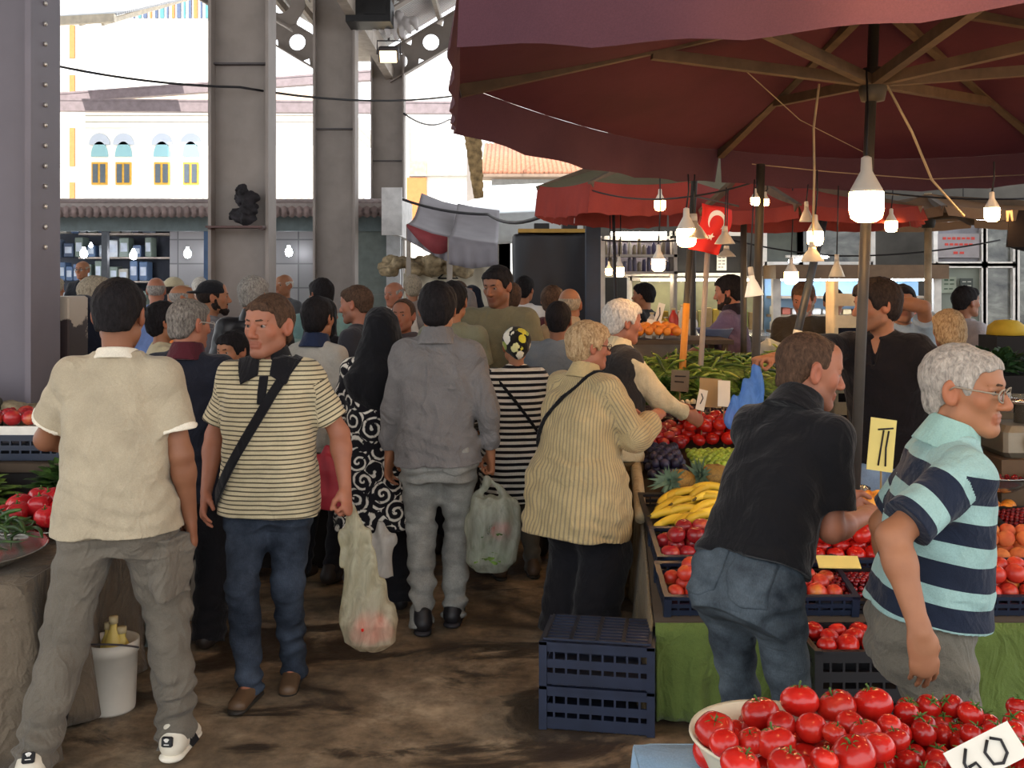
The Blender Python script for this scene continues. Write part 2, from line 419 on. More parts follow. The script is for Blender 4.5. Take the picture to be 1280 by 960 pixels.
HLINE = {   # lower limit of the hair over front-back position (head frame, metres)
    'short': [(-.12, -.078), (-.05, -.07), (-.022, -.03), (-.008, .012), (.012, .012), (.024, -.008), (.040, .0), (.046, .045), (.066, .062), (.1, .070)],
    'fade': [(-.12, -.066), (-.05, -.055), (-.02, .0), (.0, .02), (.03, .02), (.046, .045), (.064, .060), (.1, .066)],
    'recede': [(-.12, -.078), (-.05, -.07), (-.02, -.02), (-.008, .012), (.012, .012), (.024, .0), (.032, .03), (.036, .075), (.06, .105), (.1, .2)],
    'full': [(-.12, -.1), (-.05, -.095), (-.02, -.06), (-.008, .0), (.012, .0), (.024, -.02), (.046, -.01), (.052, .035), (.07, .055), (.1, .06)]}
def hand(v, w, d, t, right, curl, s, spread=.0, thumb=.5):
    """palm, four jointed fingers and a thumb from the wrist w, pointing along d, thumb side t"""
    d = d/np.linalg.norm(d); t = t-d*t.dot(d); t = t/(np.linalg.norm(t)+1e-9); n = np.cross(t, d) if right else np.cross(d, t)
    v.add(cone(w-d*.01*s, w+d*.035*s, .026*s, .030*s, n, .62), .02)
    v.add(cone(w+d*.03*s, w+d*.078*s, .037*s, .040*s, n, .40), .02, tag='hand')
    v.add(ell(w+d*.035*s+t*.022*s+n*.008*s, (.021*s,)*3), .02)
    for lo, ln, r, bo in ((.0325, .070, .0085, .080), (.0110, .079, .0088, .088), (-.0105, .073, .0085, .085), (-.0315, .057, .0075, .076)):
        p = w+d*bo*s+t*lo*s; ang = 0.; dd = d+t*spread*lo*8; dd = dd/np.linalg.norm(dd)
        for j, (fr, an) in enumerate(((.44, 38), (.31, 52), (.25, 34))):
            ang += R(an)*curl; dr = dd*math.cos(ang)+n*math.sin(ang); e = p+dr*ln*fr*s
            v.add(cone(p, e, r*(1-.1*j)*s, r*(.92-.12*j)*s), .003 if j else .007, tag='finger'); p = e
    p = w+d*.030*s+t*.030*s+n*.010*s; q = p+(d*.6+t*(.62-.3*thumb)+n*(.25+.3*thumb))*.040*s; v.add(cone(p, q, .0135*s, .0105*s), .014, tag='finger')
    e = q+(d*.85+t*(.2-.4*thumb)+n*(.3+.35*thumb))*.032*s; v.add(cone(q, e, .0105*s, .0085*s), .006, tag='finger')
    return w+d*.085*s+n*.022*s, n
def person(label, x, d, yaw, H=1.72, g=1.0, vox=None, skin='tan', hair=('short', 'dark', .010), lean=0, side=0, twist=0, head=(0, 0, 0), hoff=(0, 0, 0), ra=None, la=None, feet=None,
           top=None, bot=None, shoe=('#2b2420', None), belly=0., crouch=0., stubble=0., beard=None, extras=(), cat='person', group=None, female=False, legs=True, z=0., headscale=1.07, brow=True, fine=1.):
    s = H/1.75; h = vox or max(.0045, min(.014, d*1.75/F))*fine
    root = thing('person', label, cat, (x, d, z), R(yaw), group)
    hipz = .915*s-crouch; pel = np.array((0, 0, hipz)); Rt = Rx(-lean)@Ry(side); Rs = Rt@Rz(twist)
    T = lambda *a: pel+Rt@(np.array(a)*s)
    sw = .158*(.93 if female else 1)*(1+(g-1)*.5)
    S = {1: pel+Rt@np.array((0, -.005, .478))*s+Rs@np.array((sw, 0, 0))*s, -1: pel+Rt@np.array((0, -.005, .478))*s+Rs@np.array((-sw, 0, 0))*s}
    nb = T(0, -.015, .545); hdir = Rt@np.array((0, .3, 1.))*.45+np.array((0, .12, 1.))*.55; hdir = hdir/np.linalg.norm(hdir)
    Rh = Rz(head[0])@Rx(-head[1])@Ry(head[2]); Hc = nb+hdir*.160*s+np.array(hoff); hs = s*headscale/ (1 if True else 1)
    hp = lambda *a: Hc+Rh@(np.array(a, float)*hs)
    sz = lambda *a: np.array(a, float)*hs
    # ---- arms
    arms = {}
    for sd, spec in ((1, ra), (-1, la)):
        spec = spec or {}; tgt = spec.get('w'); ua, fa = .292*s, .252*s
        if tgt is None: tgt = S[sd]+np.array((sd*.07, .05, -.525)) * np.array((s, s, s))
        else: tgt = np.array(tgt, float)
        pole = spec.get('pole', (sd*.5, -.9, 0)); Ew, W = ik(S[sd], tgt, ua, fa, pole)
        dv = spec.get('dir'); dv = (W-Ew) if dv is None else np.array(dv, float)
        arms[sd] = (Ew, W, dv, np.array(spec.get('thumb', (-sd*.25, 1, .05)), float), spec.get('curl', .55), spec.get('tc', .5))
    # ---- legs
    hipx = .086*s*(1+(g-1)*.3); legsd = {}
    for sd, f_ in ((1, (feet or {}).get('r', (.10, 0, 0, 4))), (-1, (feet or {}).get('l', (-.10, 0, 0, -4)))):
        hipj = pel+np.array((sd*hipx, 0, -.01*s)); pit = f_[4] if len(f_) > 4 else 0
        fz = Rz(-f_[3]); ank = np.array((f_[0], f_[1], f_[2]))+np.array((0, 0, .085*s))
        K, A = ik(hipj, ank, .425*s, .42*s, fz@np.array((0, 1, 0)))
        legsd[sd] = (hipj, K, A, fz@Rx(-pit))
    # ---- body (skin): one continuous surface
    b = Vol()
    gs = 1+(g-1)*.8
    secs = [(-.12, .13, .085), (-.02, .155*gs, .105*gs), (.12, .135*gs, .095*gs), (.30, .155*gs, .105*gs), (.42, .16*gs, .10*gs), (.5, .13, .078), (.545, .07, .06)]
    b.add(stack(pel, Rt, [tuple(a*s for a in q) for q in secs]), 0)
    for sd in (1, -1):
        E_, W, dv, th, cu, tc = arms[sd]
        b.add(cone(T(sd*.05, -.008, .512), S[sd]-(S[sd]-E_)*.0, .034*s, .042*s), .04)
        m = 1+(g-1)*.7; m *= (.88 if female else 1)*(.9 if (top or {}).get('sleeve', .6) > 1 else 1)
        b.add(cone(S[sd], E_, .046*s*m, .041*s*m), .04); b.add(cone(E_, E_+(W-E_)*.3, .0405*s*m, .0425*s*m), .02)
        b.add(cone(E_+(W-E_)*.25, W, .0425*s*m, .0265*s*m, np.cross(W-E_, th), 1, q2=.92), .02)
        arms[sd] += hand(b, W, dv, th, sd > 0, cu, s*(.9 if female else 1.0)*1.03, thumb=tc)
        if legs:
            hj, K, A, fm = legsd[sd]
            b.add(cone(hj, K, .075*s, .05*s), .03); b.add(cone(K, A, .05*s, .034*s), .02); b.add(cone(A, A+fm@np.array((0, .10, -.055))*s, .030*s, .022*s), .02)
    # neck and head
    b.add(cone(nb+Rt@np.array((0, .006, -.03))*s, hp(0, -.022, -.045), .051*s*gs, .054*s*(1+(g-1)*.6)*(.88 if female else 1)), .03)
    b.add(ell(hp(0, -.014, .030), sz(.076, .099, .087), Rh), .02)
    b.add(ell(hp(0, .030, -.025), sz(.061, .064, .083), Rh), .025)
    b.add(cone(hp(.043, .012, -.062), hp(.013, .072, -.092), .026*hs, .021*hs), .02, tag='jaw'); b.add(cone(hp(-.043, .012, -.062), hp(-.013, .072, -.092), .026*hs, .021*hs), .02, tag='jaw')
    b.add(ell(hp(0, .080, -.092), sz(.021, .018, .018), Rh), .015, tag='jaw')
    for q in (1, -1):
        b.add(ell(hp(q*.042, .058, -.014), sz(.022, .020, .024), Rh), .02, tag='cheek')
        b.add(cone(hp(q*.010, .088, .030), hp(q*.040, .076, .032), .011*hs, .009*hs), .015, tag='brow')
    b.add(ell(hp(0, .058, .058), sz(.052, .030, .040), Rh), .02)
    for q in (1, -1): b.sub(ell(hp(q*.032, .100, .010), sz(.018, .017, .012), Rh), .012)
    for q in (1, -1): b.add(cone(hp(q*.019, .0865, .0175), hp(q*.044, .079, .0165), .0068*hs, .006*hs), .006); b.add(cone(hp(q*.021, .085, -.0035), hp(q*.043, .079, -.0025), .005*hs, .005*hs), .006)
    b.add(cone(hp(0, .088, .016), hp(0, .113, -.022), .0095*hs, .0125*hs), .010, tag='nose'); b.add(ell(hp(0, .110, -.027), sz(.012, .012, .0105), Rh), .008, tag='nose')
    for q in (1, -1): b.add(ell(hp(q*.0125, .100, -.030), sz(.0085, .012, .0085), Rh), .006, tag='nose')
    b.add(cone(hp(-.018, .090, -.0555), hp(.018, .090, -.0555), .0075*hs, .0075*hs), .008, tag='lips'); b.add(cone(hp(-.015, .0895, -.067), hp(.015, .0895, -.067), .008*hs, .008*hs), .006, tag='lips')
    b.sub(cone(hp(-.024, .0985, -.061), hp(.024, .0985, -.061), .0025*hs, .0025*hs), .003)
    for q in (1, -1):
        er = Rh@Rz(q*24)@Rx(8); b.add(ell(hp(q*.079, -.010, -.004), sz(.010, .021, .034), er), .008, tag='ear'); b.add(ell(hp(q*.076, -.004, -.026), sz(.009, .012, .012), er), .006, tag='ear')
        b.sub(ell(hp(q*.090, -.004, -.002), sz(.010, .011, .019), er), .006)
    sc_ = hp(0, 0, 0)
    def fx(p):
        u = (p-Hc)@Rh/hs; m = np.ones((len(p), 3), np.float32)
        if stubble:
            k = np.clip((-.030-u[:, 2])/.02, 0, 1)*np.clip((u[:, 1]+.01)/.03, 0, 1)*(np.abs(u[:, 2]+.08) < .06); m *= (1-stubble*k[:, None]*np.array((.9, .85, .78)))
        return m
    b_me = b.mesh('body', h, skin_mat('skin '+skin, SK[skin]), {'lips': (.92, .72, .70), 'nose': (1.04, .93, .9), 'ear': (1.04, .86, .83), 'cheek': (1.04, .93, .90), 'finger': (1.03, .95, .92), 'hand': (1.02, .97, .95), 'fn': fx})
    body = link('body', b_me, root)
    if brow:
        for q in (1, -1):
            e = MB(); ei = [hp(q*.0315, .0765, .0085)]
            M3 = Matrix(Rh.tolist())
            e.lathe([(0, -.0115*hs)]+[(.0122*hs*math.cos(a), .0115*hs*math.sin(a)) for a in (-1, -.5, 0, .5, 1)]+[(0, .0115*hs)], 10, ei[0], 0, M3@Matrix.Rotation(R(-90), 3, 'X'))
            e.lathe([(.0055*hs, .0095*hs), (.0045*hs, .0118*hs), (0, .0125*hs)], 8, hp(q*.0315, .0765, .0085), 1, M3@Matrix.Rotation(R(-90), 3, 'X'))
            e.build('eye', [mat('eye white', '#8a7a70', .3, var=0), mat('iris', '#1c120d', .2, var=0)], root)
            bc = hair[1] if hair[1] in ('black', 'dark', 'brown', 'salt', 'grey', 'white') else 'brown'
            vb = Vol(); vb.add(cone(hp(q*.014, .0965, .029), hp(q*.031, .0900, .031), .0036*hs, .0034*hs), .004); vb.add(cone(hp(q*.031, .0900, .031), hp(q*.050, .072, .027), .0034*hs, .0022*hs), .004)
            link('eyebrow', vb.mesh('eyebrow', min(h, .0028), hair_mat('hair '+bc, *HAIRC[bc])), root)
    # ---- hair
    if hair[0] in HLINE or hair[0] in ('bob', 'bald'):
        st, hcn, th = hair; hv = Vol(); line = np.array(HLINE.get(st, HLINE['short' if st == 'bald' else 'full'])); hm = hair_mat('hair '+hcn, *HAIRC[hcn])
        hv.add(ell(hp(0, -.014, .030), sz(.076+th*.8, .099+th, .087+th), Rh), 0)
        hv.add(ell(hp(0, .058, .058), sz(.052+th, .030+th*.5, .040+th), Rh), .02)
        if st not in ('bald',): hv.add(ell(hp(0, -.05, -.035), sz(.056+th*.5, .046+th, .055), Rh), .02)
        if st == 'bob': hv.add(ell(hp(0, -.03, -.03), sz(.088+th*.5, .085, .10), Rh), .03)
        def line_cut(p):
            u = (p-Hc)@Rh/hs; d_ = np.interp(u[:, 1], line[:, 0], line[:, 1])-u[:, 2]+.006*sn(p, 120.)
            if st == 'bald': d_ = np.maximum(d_, np.minimum(u[:, 2]-.045+.3*np.maximum(0, -u[:, 1]-.03), .012-u[:, 1]*0+0*d_)) if False else np.maximum(d_, u[:, 2]-(.048-.25*np.maximum(0, u[:, 1])))
            if st == 'recede': pass
            return d_*hs
        hv.warp(lambda p: (.0015+th*.12)*sn(p*np.array((1.3, 1.3, .6)), 95.)*hs+.0012*sn(p*np.array((1.3, 1.3, .6)), 230., 2)*hs)
        hv.cut(line_cut)
        link('hair', hv.mesh('hair', min(h, .007), hm), root)
    elif hair[0] == 'scarf':        # hood, cheeks and shoulder drape
        st, m_, drape = hair; hv = Vol()
        hv.add(ell(hp(0, -.022, .030), sz(.098, .122, .102), Rh), 0); hv.add(ell(hp(0, -.03, -.05), sz(.096, .104, .09), Rh), .05)
        hv.add(cone(hp(0, -.03, -.08), nb+Rt@np.array((0, -.01, -.02))*s, .095*s, .13*s), .06)
        if drape: hv.add(cone(nb+Rt@np.array((0, -.02, -.0))*s, nb+Rt@np.array((0, -.045, -drape))*s, .14*s, .22*s, Rt@np.array((0, 1, 0)), .66), .06)
        hv.sub(ell(hp(0, .115, -.008), sz(.058, .075, .085), Rh), .015)
        hv.warp(lambda p: .007*sn(p*np.array((1, 1, .35)), 34.)+.003*sn(p, 70., 1))
        link('headscarf', hv.mesh('headscarf', h, m_, pc=True), root)
    elif hair[0] == 'wrap':
        st, m_, _ = hair; hv = Vol()
        hv.add(ell(hp(0, -.022, .034), sz(.094, .118, .098), Rh), 0); hv.add(ell(hp(0, -.10, -.028), sz(.05, .045, .055), Rh), .04)
        hv.cut(lambda p: (np.interp(((p-Hc)@Rh/hs)[:, 1], [-.12, -.02, .05, .1], [-.1, -.05, .03, .055])-((p-Hc)@Rh/hs)[:, 2])*hs)
        hv.warp(lambda p: .004*sn(p, 55.))
        link('headscarf', hv.mesh('headscarf', h, m_, pc=True), root)
    elif hair[0] == 'cap':
        st, m_, back = hair; hv = Vol(); hv.add(ell(hp(0, -.014, .038), sz(.084, .107, .090), Rh), 0)
        hv.cut(lambda p: (.030-((p-Hc)@Rh/hs)[:, 2])*hs); yb = -1 if back else 1
        hv.add(ell(hp(0, yb*.115-.01, .040), sz(.066, .062, .010), Rh), .008); link('cap', hv.mesh('cap', h, m_), root)
        h2 = Vol(); h2.add(ell(hp(0, -.014, .030), sz(.081, .105, .09), Rh), 0); ln = np.array(HLINE['short'])
        h2.cut(lambda p: np.maximum(np.interp(((p-Hc)@Rh/hs)[:, 1], ln[:, 0], ln[:, 1])-((p-Hc)@Rh/hs)[:, 2], ((p-Hc)@Rh/hs)[:, 2]-.04)*hs); link('hair', h2.mesh('hair', h, hair_mat('hair dark', *HAIRC['dark'])), root)
    if beard:
        bv = Vol()
        for q in (1, -1): bv.add(cone(hp(q*.047, .008, -.055), hp(q*.013, .074, -.094), .026*hs, .025*hs), .02); bv.add(cone(hp(q*.067, .008, -.02), hp(q*.047, .01, -.06), .014*hs, .024*hs), .015)
        bv.add(cone(hp(-.02, .092, -.046), hp(.02, .092, -.046), .008*hs, .008*hs), .01); bv.add(ell(hp(0, .082, -.098), sz(.026, .022, .024), Rh), .015)
        bv.sub(cone(hp(-.018, .102, -.062), hp(.018, .102, -.062), .0095*hs, .0095*hs), .005); bv.warp(lambda p: .004*sn(p, 140.))
        link('beard', bv.mesh('beard', min(h, .006), hair_mat('hair '+beard, *HAIRC[beard])), root)
    # ---- clothes
    top = top or {}; tm = top.get('m'); lo_ = top.get('loose', .0); hem = top.get('hem', -.10); sl = top.get('sleeve', .62); fold = top.get('fold', .0065)
    bs = 1+(g-1)*1.0
    base = [(-.30, .190, .150), (-.12, .186, .142), (0, .178, .135), (.12, .166, .126), (.30, .180, .128), (.42, .186, .122), (.49, .165, .098), (.535, .105, .080), (.560, .075, .068)]
    if female: base = [(-.30, .205, .165), (-.12, .200, .158), (0, .185, .142), (.12, .160, .126), (.30, .170, .142), (.42, .168, .120), (.49, .150, .096), (.535, .10, .078), (.560, .07, .064)]
    zs = np.array([q[0] for q in base])
    if hem < -.30: base = [(hem, base[0][1]+(-.30-hem)*.10, base[0][2]+(-.30-hem)*.10)]+base
    else:
        wi = np.interp(hem, zs, [q[1] for q in base]); di = np.interp(hem, zs, [q[2] for q in base]); base = [(hem, wi, di)]+[q for q in base if q[0] > hem+.02]
    def sect(off, lo=0.):
        out = []
        for z_, a, c in base:
            k = np.clip((.44-z_)/.3, 0, 1); bl = belly*math.exp(-((z_-.10)/.16)**2); kk = 1 if z_ > .48 else bs
            out.append((z_*s, (a*kk+lo*k+off+bl*.25)*s, (c*kk+lo*k+off+bl*.55)*s, bl*.55*s+top.get('cy', 0)))
        return out
    tors = stack(pel, Rt, sect(0, lo_), 2.5)
    def build_top(vol, off=0., sleeves=True):
        t0 = stack(pel, Rt, sect(off, lo_), 2.5); vol.add(t0, 0, tag='torso')
        for sd in (1, -1):
            E_, W = arms[sd][0], arms[sd][1]; rr = (.060+off)*s*bs**.6*(.92 if female else 1)+lo_*.3
            vol.add(cone(T(sd*.055, -.008, .515), S[sd], (.050+off)*s, rr*1.0), .05, tag='cl')
            if not sleeves: continue
            if sl <= 1: vol.add(cone(S[sd], S[sd]+(E_-S[sd])*sl, rr, rr*1.02+lo_*.35, flat=1), .035, tag='sleeve')
            else:
                rr *= top.get('slr', 1); vol.add(cone(S[sd], E_, rr, rr*.92+lo_*.2), .035, tag='sleeve'); vol.add(cone(E_, E_+(W-E_)*(sl-1), rr*.92+lo_*.2, rr*.70+lo_*.15, flat=1), .02, tag='forearm')
    if tm is not None:
        tv = Vol(); build_top(tv)
        if hem > -.5 and legs and bot:
            for sd in (1, -1):
                hj, K, A, fm = legsd[sd]; m = bs**.8
                tv.add(cone(hj+np.array((0, -.008*s, 0)), hj+(K-hj)*.6, (.112+bot.get('loose', 0))*s*m, (.10+bot.get('loose', 0))*s*m), .05, tag='cl')
        def wr(p):
            q = p*np.array((1, 1, .45)); d_ = .55*fold*(1-2.2*np.abs(sn(p*np.array((1, 1, .8))+.02*sn(p, 9.)[:, None], 17., 5)))+fold*(.8*sn(q, 24., label.__len__()*.7)+.6*sn(p*np.array((.8, .8, 1.2)), 46., 3))
            d_ = d_+.35*fold*np.sin(p[:, 2]*70+5*sn(p, 12.))*(p[:, 2] < hipz+.12*s)
            return d_
        tv.warp(wr)
        if top.get('vneck'): tv.sub(cone(T(0, .085+belly*.5, .61), T(0, .115+belly*.6, top['vneck']), .062*s, .008*s), .004)
        if hem > -.5: tv.cut(lambda p: (hem*s+.012*sn(p*np.array((1, 1, 0)), 11.))-((p-pel)@Rt)[:, 2])
        me = tv.mesh('shirt', h, tm, pc=True)
        link(top.get('name', 'shirt'), me, root)
        if top.get('collar') is not None:
            cv = Vol(); c0 = T(0, -.018, .520); c1 = T(0, -.002, .612)
            cv.add(cone(c0, c1, .106*s, .074*s, Rt@np.array((0, 1, 0)), .95, flat=2), 0)
            cv.sub(cone(T(0, -.014, .50), T(0, .002, .64), .066*s, .062*s), 0)
            ang = top.get('open', 40)
            cv.cut(lambda p: (lambda u: np.where(u[:, 1] > 0, math.sin(R(ang/2))*u[:, 1]*1.0-np.abs(u[:, 0])*math.cos(R(ang/2))-.004, -1))((p-T(0, .02, .55))@Rt))
            link('collar', cv.mesh('collar', min(h, .007), top['collar']), root)
            if top.get('flaps'):
                fv = Vol(); build_top(fv, .020, False); pol = [(.030, .585), (.130, .560), (.100, .452), (.026, .492)]
                def fcut(p):
                    u = (p-pel)@Rt/s; x_ = np.abs(u[:, 0]); d_ = np.full(len(p), -9.)
                    for (ax, az), (bx, bz) in zip(pol, pol[1:]+pol[:1]): L_ = math.hypot(bx-ax, bz-az); d_ = np.maximum(d_, ((bx-ax)*(u[:, 2]-az)-(bz-az)*(x_-ax))/L_)
                    return np.maximum(d_, .01-u[:, 1])*s
                fv.cut(fcut); link('collar', fv.mesh('collar', min(h, .006), top['collar']), root)
            if top.get('placket'):
                pv = Vol(); pv.add(stack(pel, Rt, sect(.013, lo_), 2.5)); pv.cut(lambda p: (lambda u: np.maximum(np.maximum(np.abs(u[:, 0])-.019*s, -u[:, 1]), np.maximum(.37*s-u[:, 2], u[:, 2]-(.49 if top.get('vneck') else .56)*s)))((p-pel)@Rt)); link('placket', pv.mesh('placket', min(h, .006), top['placket']), root)
        if top.get('neckband') is not None:
            cv = Vol(); c0 = T(0, -.014, .540); c1 = T(0, -.006, .580); cv.add(cone(c0, c1, .088*s, .070*s, Rt@np.array((0, 1, 0)), .95, flat=2), 0); link('neckband', cv.mesh('neckband', min(h, .007), top['neckband']), root)
        if top.get('cuff') is not None and sl <= 1:
            for sd in (1, -1):
                E_ = arms[sd][0]; rr = .060*s*bs**.6+lo_*.65; a = S[sd]+(E_-S[sd])*(sl-.055); e = S[sd]+(E_-S[sd])*(sl+.012)
                cv = Vol(); cv.add(cone(a, e, rr+.004, rr+.005, flat=2), 0); cv.warp(wr); link('cuff', cv.mesh('cuff', min(h, .007), top['cuff']), root)
    if bot:
        bm = bot['m']; bl = bot.get('loose', 0); bv = Vol(); wz = bot.get('waist', .07); of = bot.get('off', 0)
        hips = [(-.15, .155, .115), (-.06, .172, .132), (.0, .168, .128), (wz, .160, .122)]
        bv.add(stack(pel, Rt, [(z_*s, (a*bs+of)*s, (c*bs+belly*.3*(z_ > -.03)+of)*s, belly*.3*s*(z_ > -.03)) for z_, a, c in hips], 2.5), 0)
        if bot.get('skirt'):
            bv.add(stack(pel, np.eye(3), [(-bot['skirt']*s, .20*bs*s, .18*bs*s), (-.1*s, .18*bs*s, .15*bs*s)], 2.2), .04)
        elif legs:
            for sd in (1, -1):
                hj, K, A, fm = legsd[sd]; m = bs**.8
                bv.add(cone(hj+np.array((0, -.008*s, .0)), K, (.098+bl)*s*m, (.066+bl)*s*m), .045); bv.add(cone(K, K+(A-K)*bot.get('len', 1.10), (.066+bl)*s*m, (.054+bl)*s*m, flat=1), .03)
        bf = bot.get('fold', .005)
        def wb(p):
            d_ = bf*(sn(p*np.array((1, 1, .6)), 26., 1.3)+.5*sn(p*np.array((.7, .7, 1.5)), 48., 4))
            low = np.clip((.42*s-p[:, 2])/.2, 0, 1)+np.exp(-((p[:, 2]-hipz+.07)/.08)**2)*.7+np.exp(-((p[:, 2]-.5*s)/.07)**2)*.3
            return d_+bf*.9*low*np.sin(p[:, 2]*75+4*sn(p, 13., 2))
        bv.warp(wb)
        link(bot.get('name', 'trousers'), bv.mesh('trousers', h, bm, pc=True), root)
        if bot.get('belt'):
            ev = Vol(); ev.add(stack(pel, Rt, [(z_*s, (a*bs+.006)*s, (c*bs+.006+belly*.3)*s, belly*.3*s) for z_, a, c in ((wz-.045, .162, .124), (wz-.005, .161, .123))], 2.5)); link('belt', ev.mesh('belt', h, bot['belt']), root)
        for sd in ((bot.get('pocket') and (1,)) or ()):      # cargo pocket on the outer thigh
            hj, K, A, fm = legsd[sd]; c_ = hj+(K-hj)*.48+np.array((sd*.085*s*bs, -.01, 0)); pv = Vol(); pv.add(stack(c_+np.array((-.02, -.035, 0)), Rz(-28), [(-.11*s, .045*s, .075*s), (.05*s, .055*s, .085*s), (.09*s, .05*s, .082*s)], 4)); pv.add(stack(c_+np.array((-.02, -.035, 0)), Rz(-28), [(.045*s, .062*s, .092*s), (.105*s, .054*s, .086*s)], 4)); pv.warp(wb); link('pocket', pv.mesh('pocket', .006, bm), root)
        if bot.get('backpockets'):
            for sd in (1, -1):
                pv = Vol(); pv.add(cone(legsd[sd][0]+np.array((0, -.008*s, 0)), legsd[sd][1], .108*s*bs**.8, .078*s, flat=0)); pv.add(stack(pel, Rt, [(z_*s, (a*bs+.008)*s, (c*bs+.008)*s) for z_, a, c in hips], 2.5), .045); c_ = sd*.088*s*bs
                pv.cut(lambda p: (lambda u: np.maximum(np.maximum(np.abs(u[:, 0]-c_)-.066*s-.1*np.minimum(0, u[:, 2]+.02), u[:, 1]+.02), np.maximum(-.115*s+.3*np.abs(u[:, 0]-c_)-u[:, 2], u[:, 2]-.035*s)))((p-pel)@Rt)); pv.warp(wb); link('pocket', pv.mesh('pocket', h, bm), root)
    if legs and shoe:
        for sd in (1, -1):
            hj, K, A, fm = legsd[sd]; sp = lambda *a: A+fm@(np.array(a, float)*s)
            up = Vol(); up.add(cone(sp(0, -.045, -.030), sp(0, .13, -.052), .042*s, .033*s, fm@np.array((1, 0, 0)), 1.0, q2=1.25), 0); up.add(cone(sp(0, -.03, -.02), sp(0, -.02, .015), .042*s, .045*s), .03)
            up.cut(lambda p: (-.083*s)-((p-A)@fm)[:, 2])
            sh = link('shoe', up.mesh('shoe', min(h, .008), mat('shoe '+shoe[0], shoe[0], .5)), root)
            if shoe[1]:
                so = Vol(); so.add(cone(sp(0, -.047, -.070), sp(0, .135, -.070), .046*s, .042*s, fm@np.array((0, 0, 1)), .38), 0); link('sole', so.mesh('sole', min(h, .007), mat('sole '+shoe[1], shoe[1], .6)), sh)
            if len(shoe) > 2:      # three dark stripes on each side, dark heel tab with a pale leaf mark
                dk = mat('shoe trim', '#17171a', .5, var=0)
                for q in (1, -1):
                    for k in range(3):
                        e = MB(); yy = .035+.022*k
                        e.bar(sp(q*.047, yy, -.066), sp(q*.032, yy-.028, -.012), .010*s, .012*s, 0); e.build('stripe', dk, sh)
                e = MB(); e.box(sp(0, -.090, .000), (.040*s, .014*s, .036*s), Matrix(fm.tolist())@Matrix.Rotation(R(-10), 3, 'X'), 0, .004); tb = e.build('heel_tab', dk, sh)
                e = MB()
                for a in (-35, 0, 35): e.box(sp(math.sin(R(a))*.007, -.0985, .003+math.cos(R(a))*.006), (.006*s, .004*s, .012*s), Matrix(fm.tolist())@Matrix.Rotation(R(a), 3, 'Y'), 0)
                e.box(sp(0, -.0985, -.007), (.018*s, .004*s, .0025*s), Matrix(fm.tolist()), 0); e.build('emblem', mat('white trim', '#e6e2da', .6, var=0), sh)
    inf = dict(root=root, hp=hp, Hc=Hc, Rh=Rh, hs=hs, s=s, T=T, pel=pel, Rt=Rt, S=S, arms=arms, sect=sect, build_top=build_top, h=h, lo=lo_, legs=legsd, yaw=yaw, x=x, d=d, wr=None)
    for ex in extras: ex(inf)
    return inf
def to_world(inf, p):
    return Vector((inf['x'], inf['d'], 0))+Matrix.Rotation(R(inf['yaw']), 3, 'Z')@Vector(p)
# ---- things worn
def glasses(col='#2a2522', sun=False):
    def f(i):
        hp, hs, Rh = i['hp'], i['hs'], i['Rh']; e = MB(); M = Matrix(Rh.tolist())
        for q in (1, -1):
            ring = [hp(q*.033+.024*math.cos(a)*1.0, .108-.006*abs(math.cos(a)), .004+.017*math.sin(a)) for a in np.linspace(0, 2*math.pi, 17)[:-1]]
            e.tube(ring, .0022*hs, 6, 0, closed=True)
            e.tube([hp(q*.057, .100, .010), hp(q*.074, .07, .012), hp(q*.083, 0, .014), hp(q*.083, -.012, .004)], .0022*hs, 6)
        e.tube([hp(-.010, .108, .008), hp(0, .113, .011), hp(.010, .108, .008)], .0022*hs, 6)
        fr = e.build('eyeglasses', mat('frame '+col, col, .35, .3, var=0), i['root'])
        for q in (1, -1):
            e = MB(); vs = [hp(q*.033+.023*math.cos(a), .107-.006*abs(math.cos(a)), .004+.016*math.sin(a)) for a in np.linspace(0, 2*math.pi, 17)[:-1]]; e.add(vs+[v+Rh@np.array((0, .001, 0)) for v in vs], [tuple(range(16)), tuple(range(31, 15, -1))]+[(k, (k+1) % 16, 16+(k+1) % 16, 16+k) for k in range(16)]); e.build('lens', GLASS, fr)
    return f
def strap(n, c, wd, m, off=.014, name='strap', zr=None):
    """a band lying round the torso where the plane n.p=c (torso frame) cuts it"""
    n = np.array(n, float); n /= np.linalg.norm(n)
    def f(i):
        s = i['s']; v = Vol(); i['build_top'](v, off, False)
        def cut(p):
            u = (p-i['pel'])@i['Rt']/s; d_ = (np.abs(u@n-c)-wd/2)*s
            d_ = np.maximum(d_, (-.12-u[:, 2])*s)
            if zr: d_ = np.maximum(d_, np.maximum(zr[0]-u[:, 2], u[:, 2]-zr[1])*s)
            return d_
        v.cut(cut); link(name, v.mesh(name, min(i['h'], .008), m), i['root'])
    return f
def vest(m, name='vest', gap=.10, off=.014, sleeves=False, zlo=-.1):
    def f(i):
        s = i['s']; v = Vol(); i['build_top'](v, off, sleeves)
        v.cut(lambda p: (lambda u: np.maximum(np.where(u[:, 1] > 0, gap*s*(.5+.8*np.clip(u[:, 2]/s, 0, .6))-np.abs(u[:, 0]), -1), zlo*s-u[:, 2]))((p-i['pel'])@i['Rt']))
        v.warp(lambda p: .004*sn(p, 30.)); link(name, v.mesh(name, i['h'], m), i['root'])
    return f
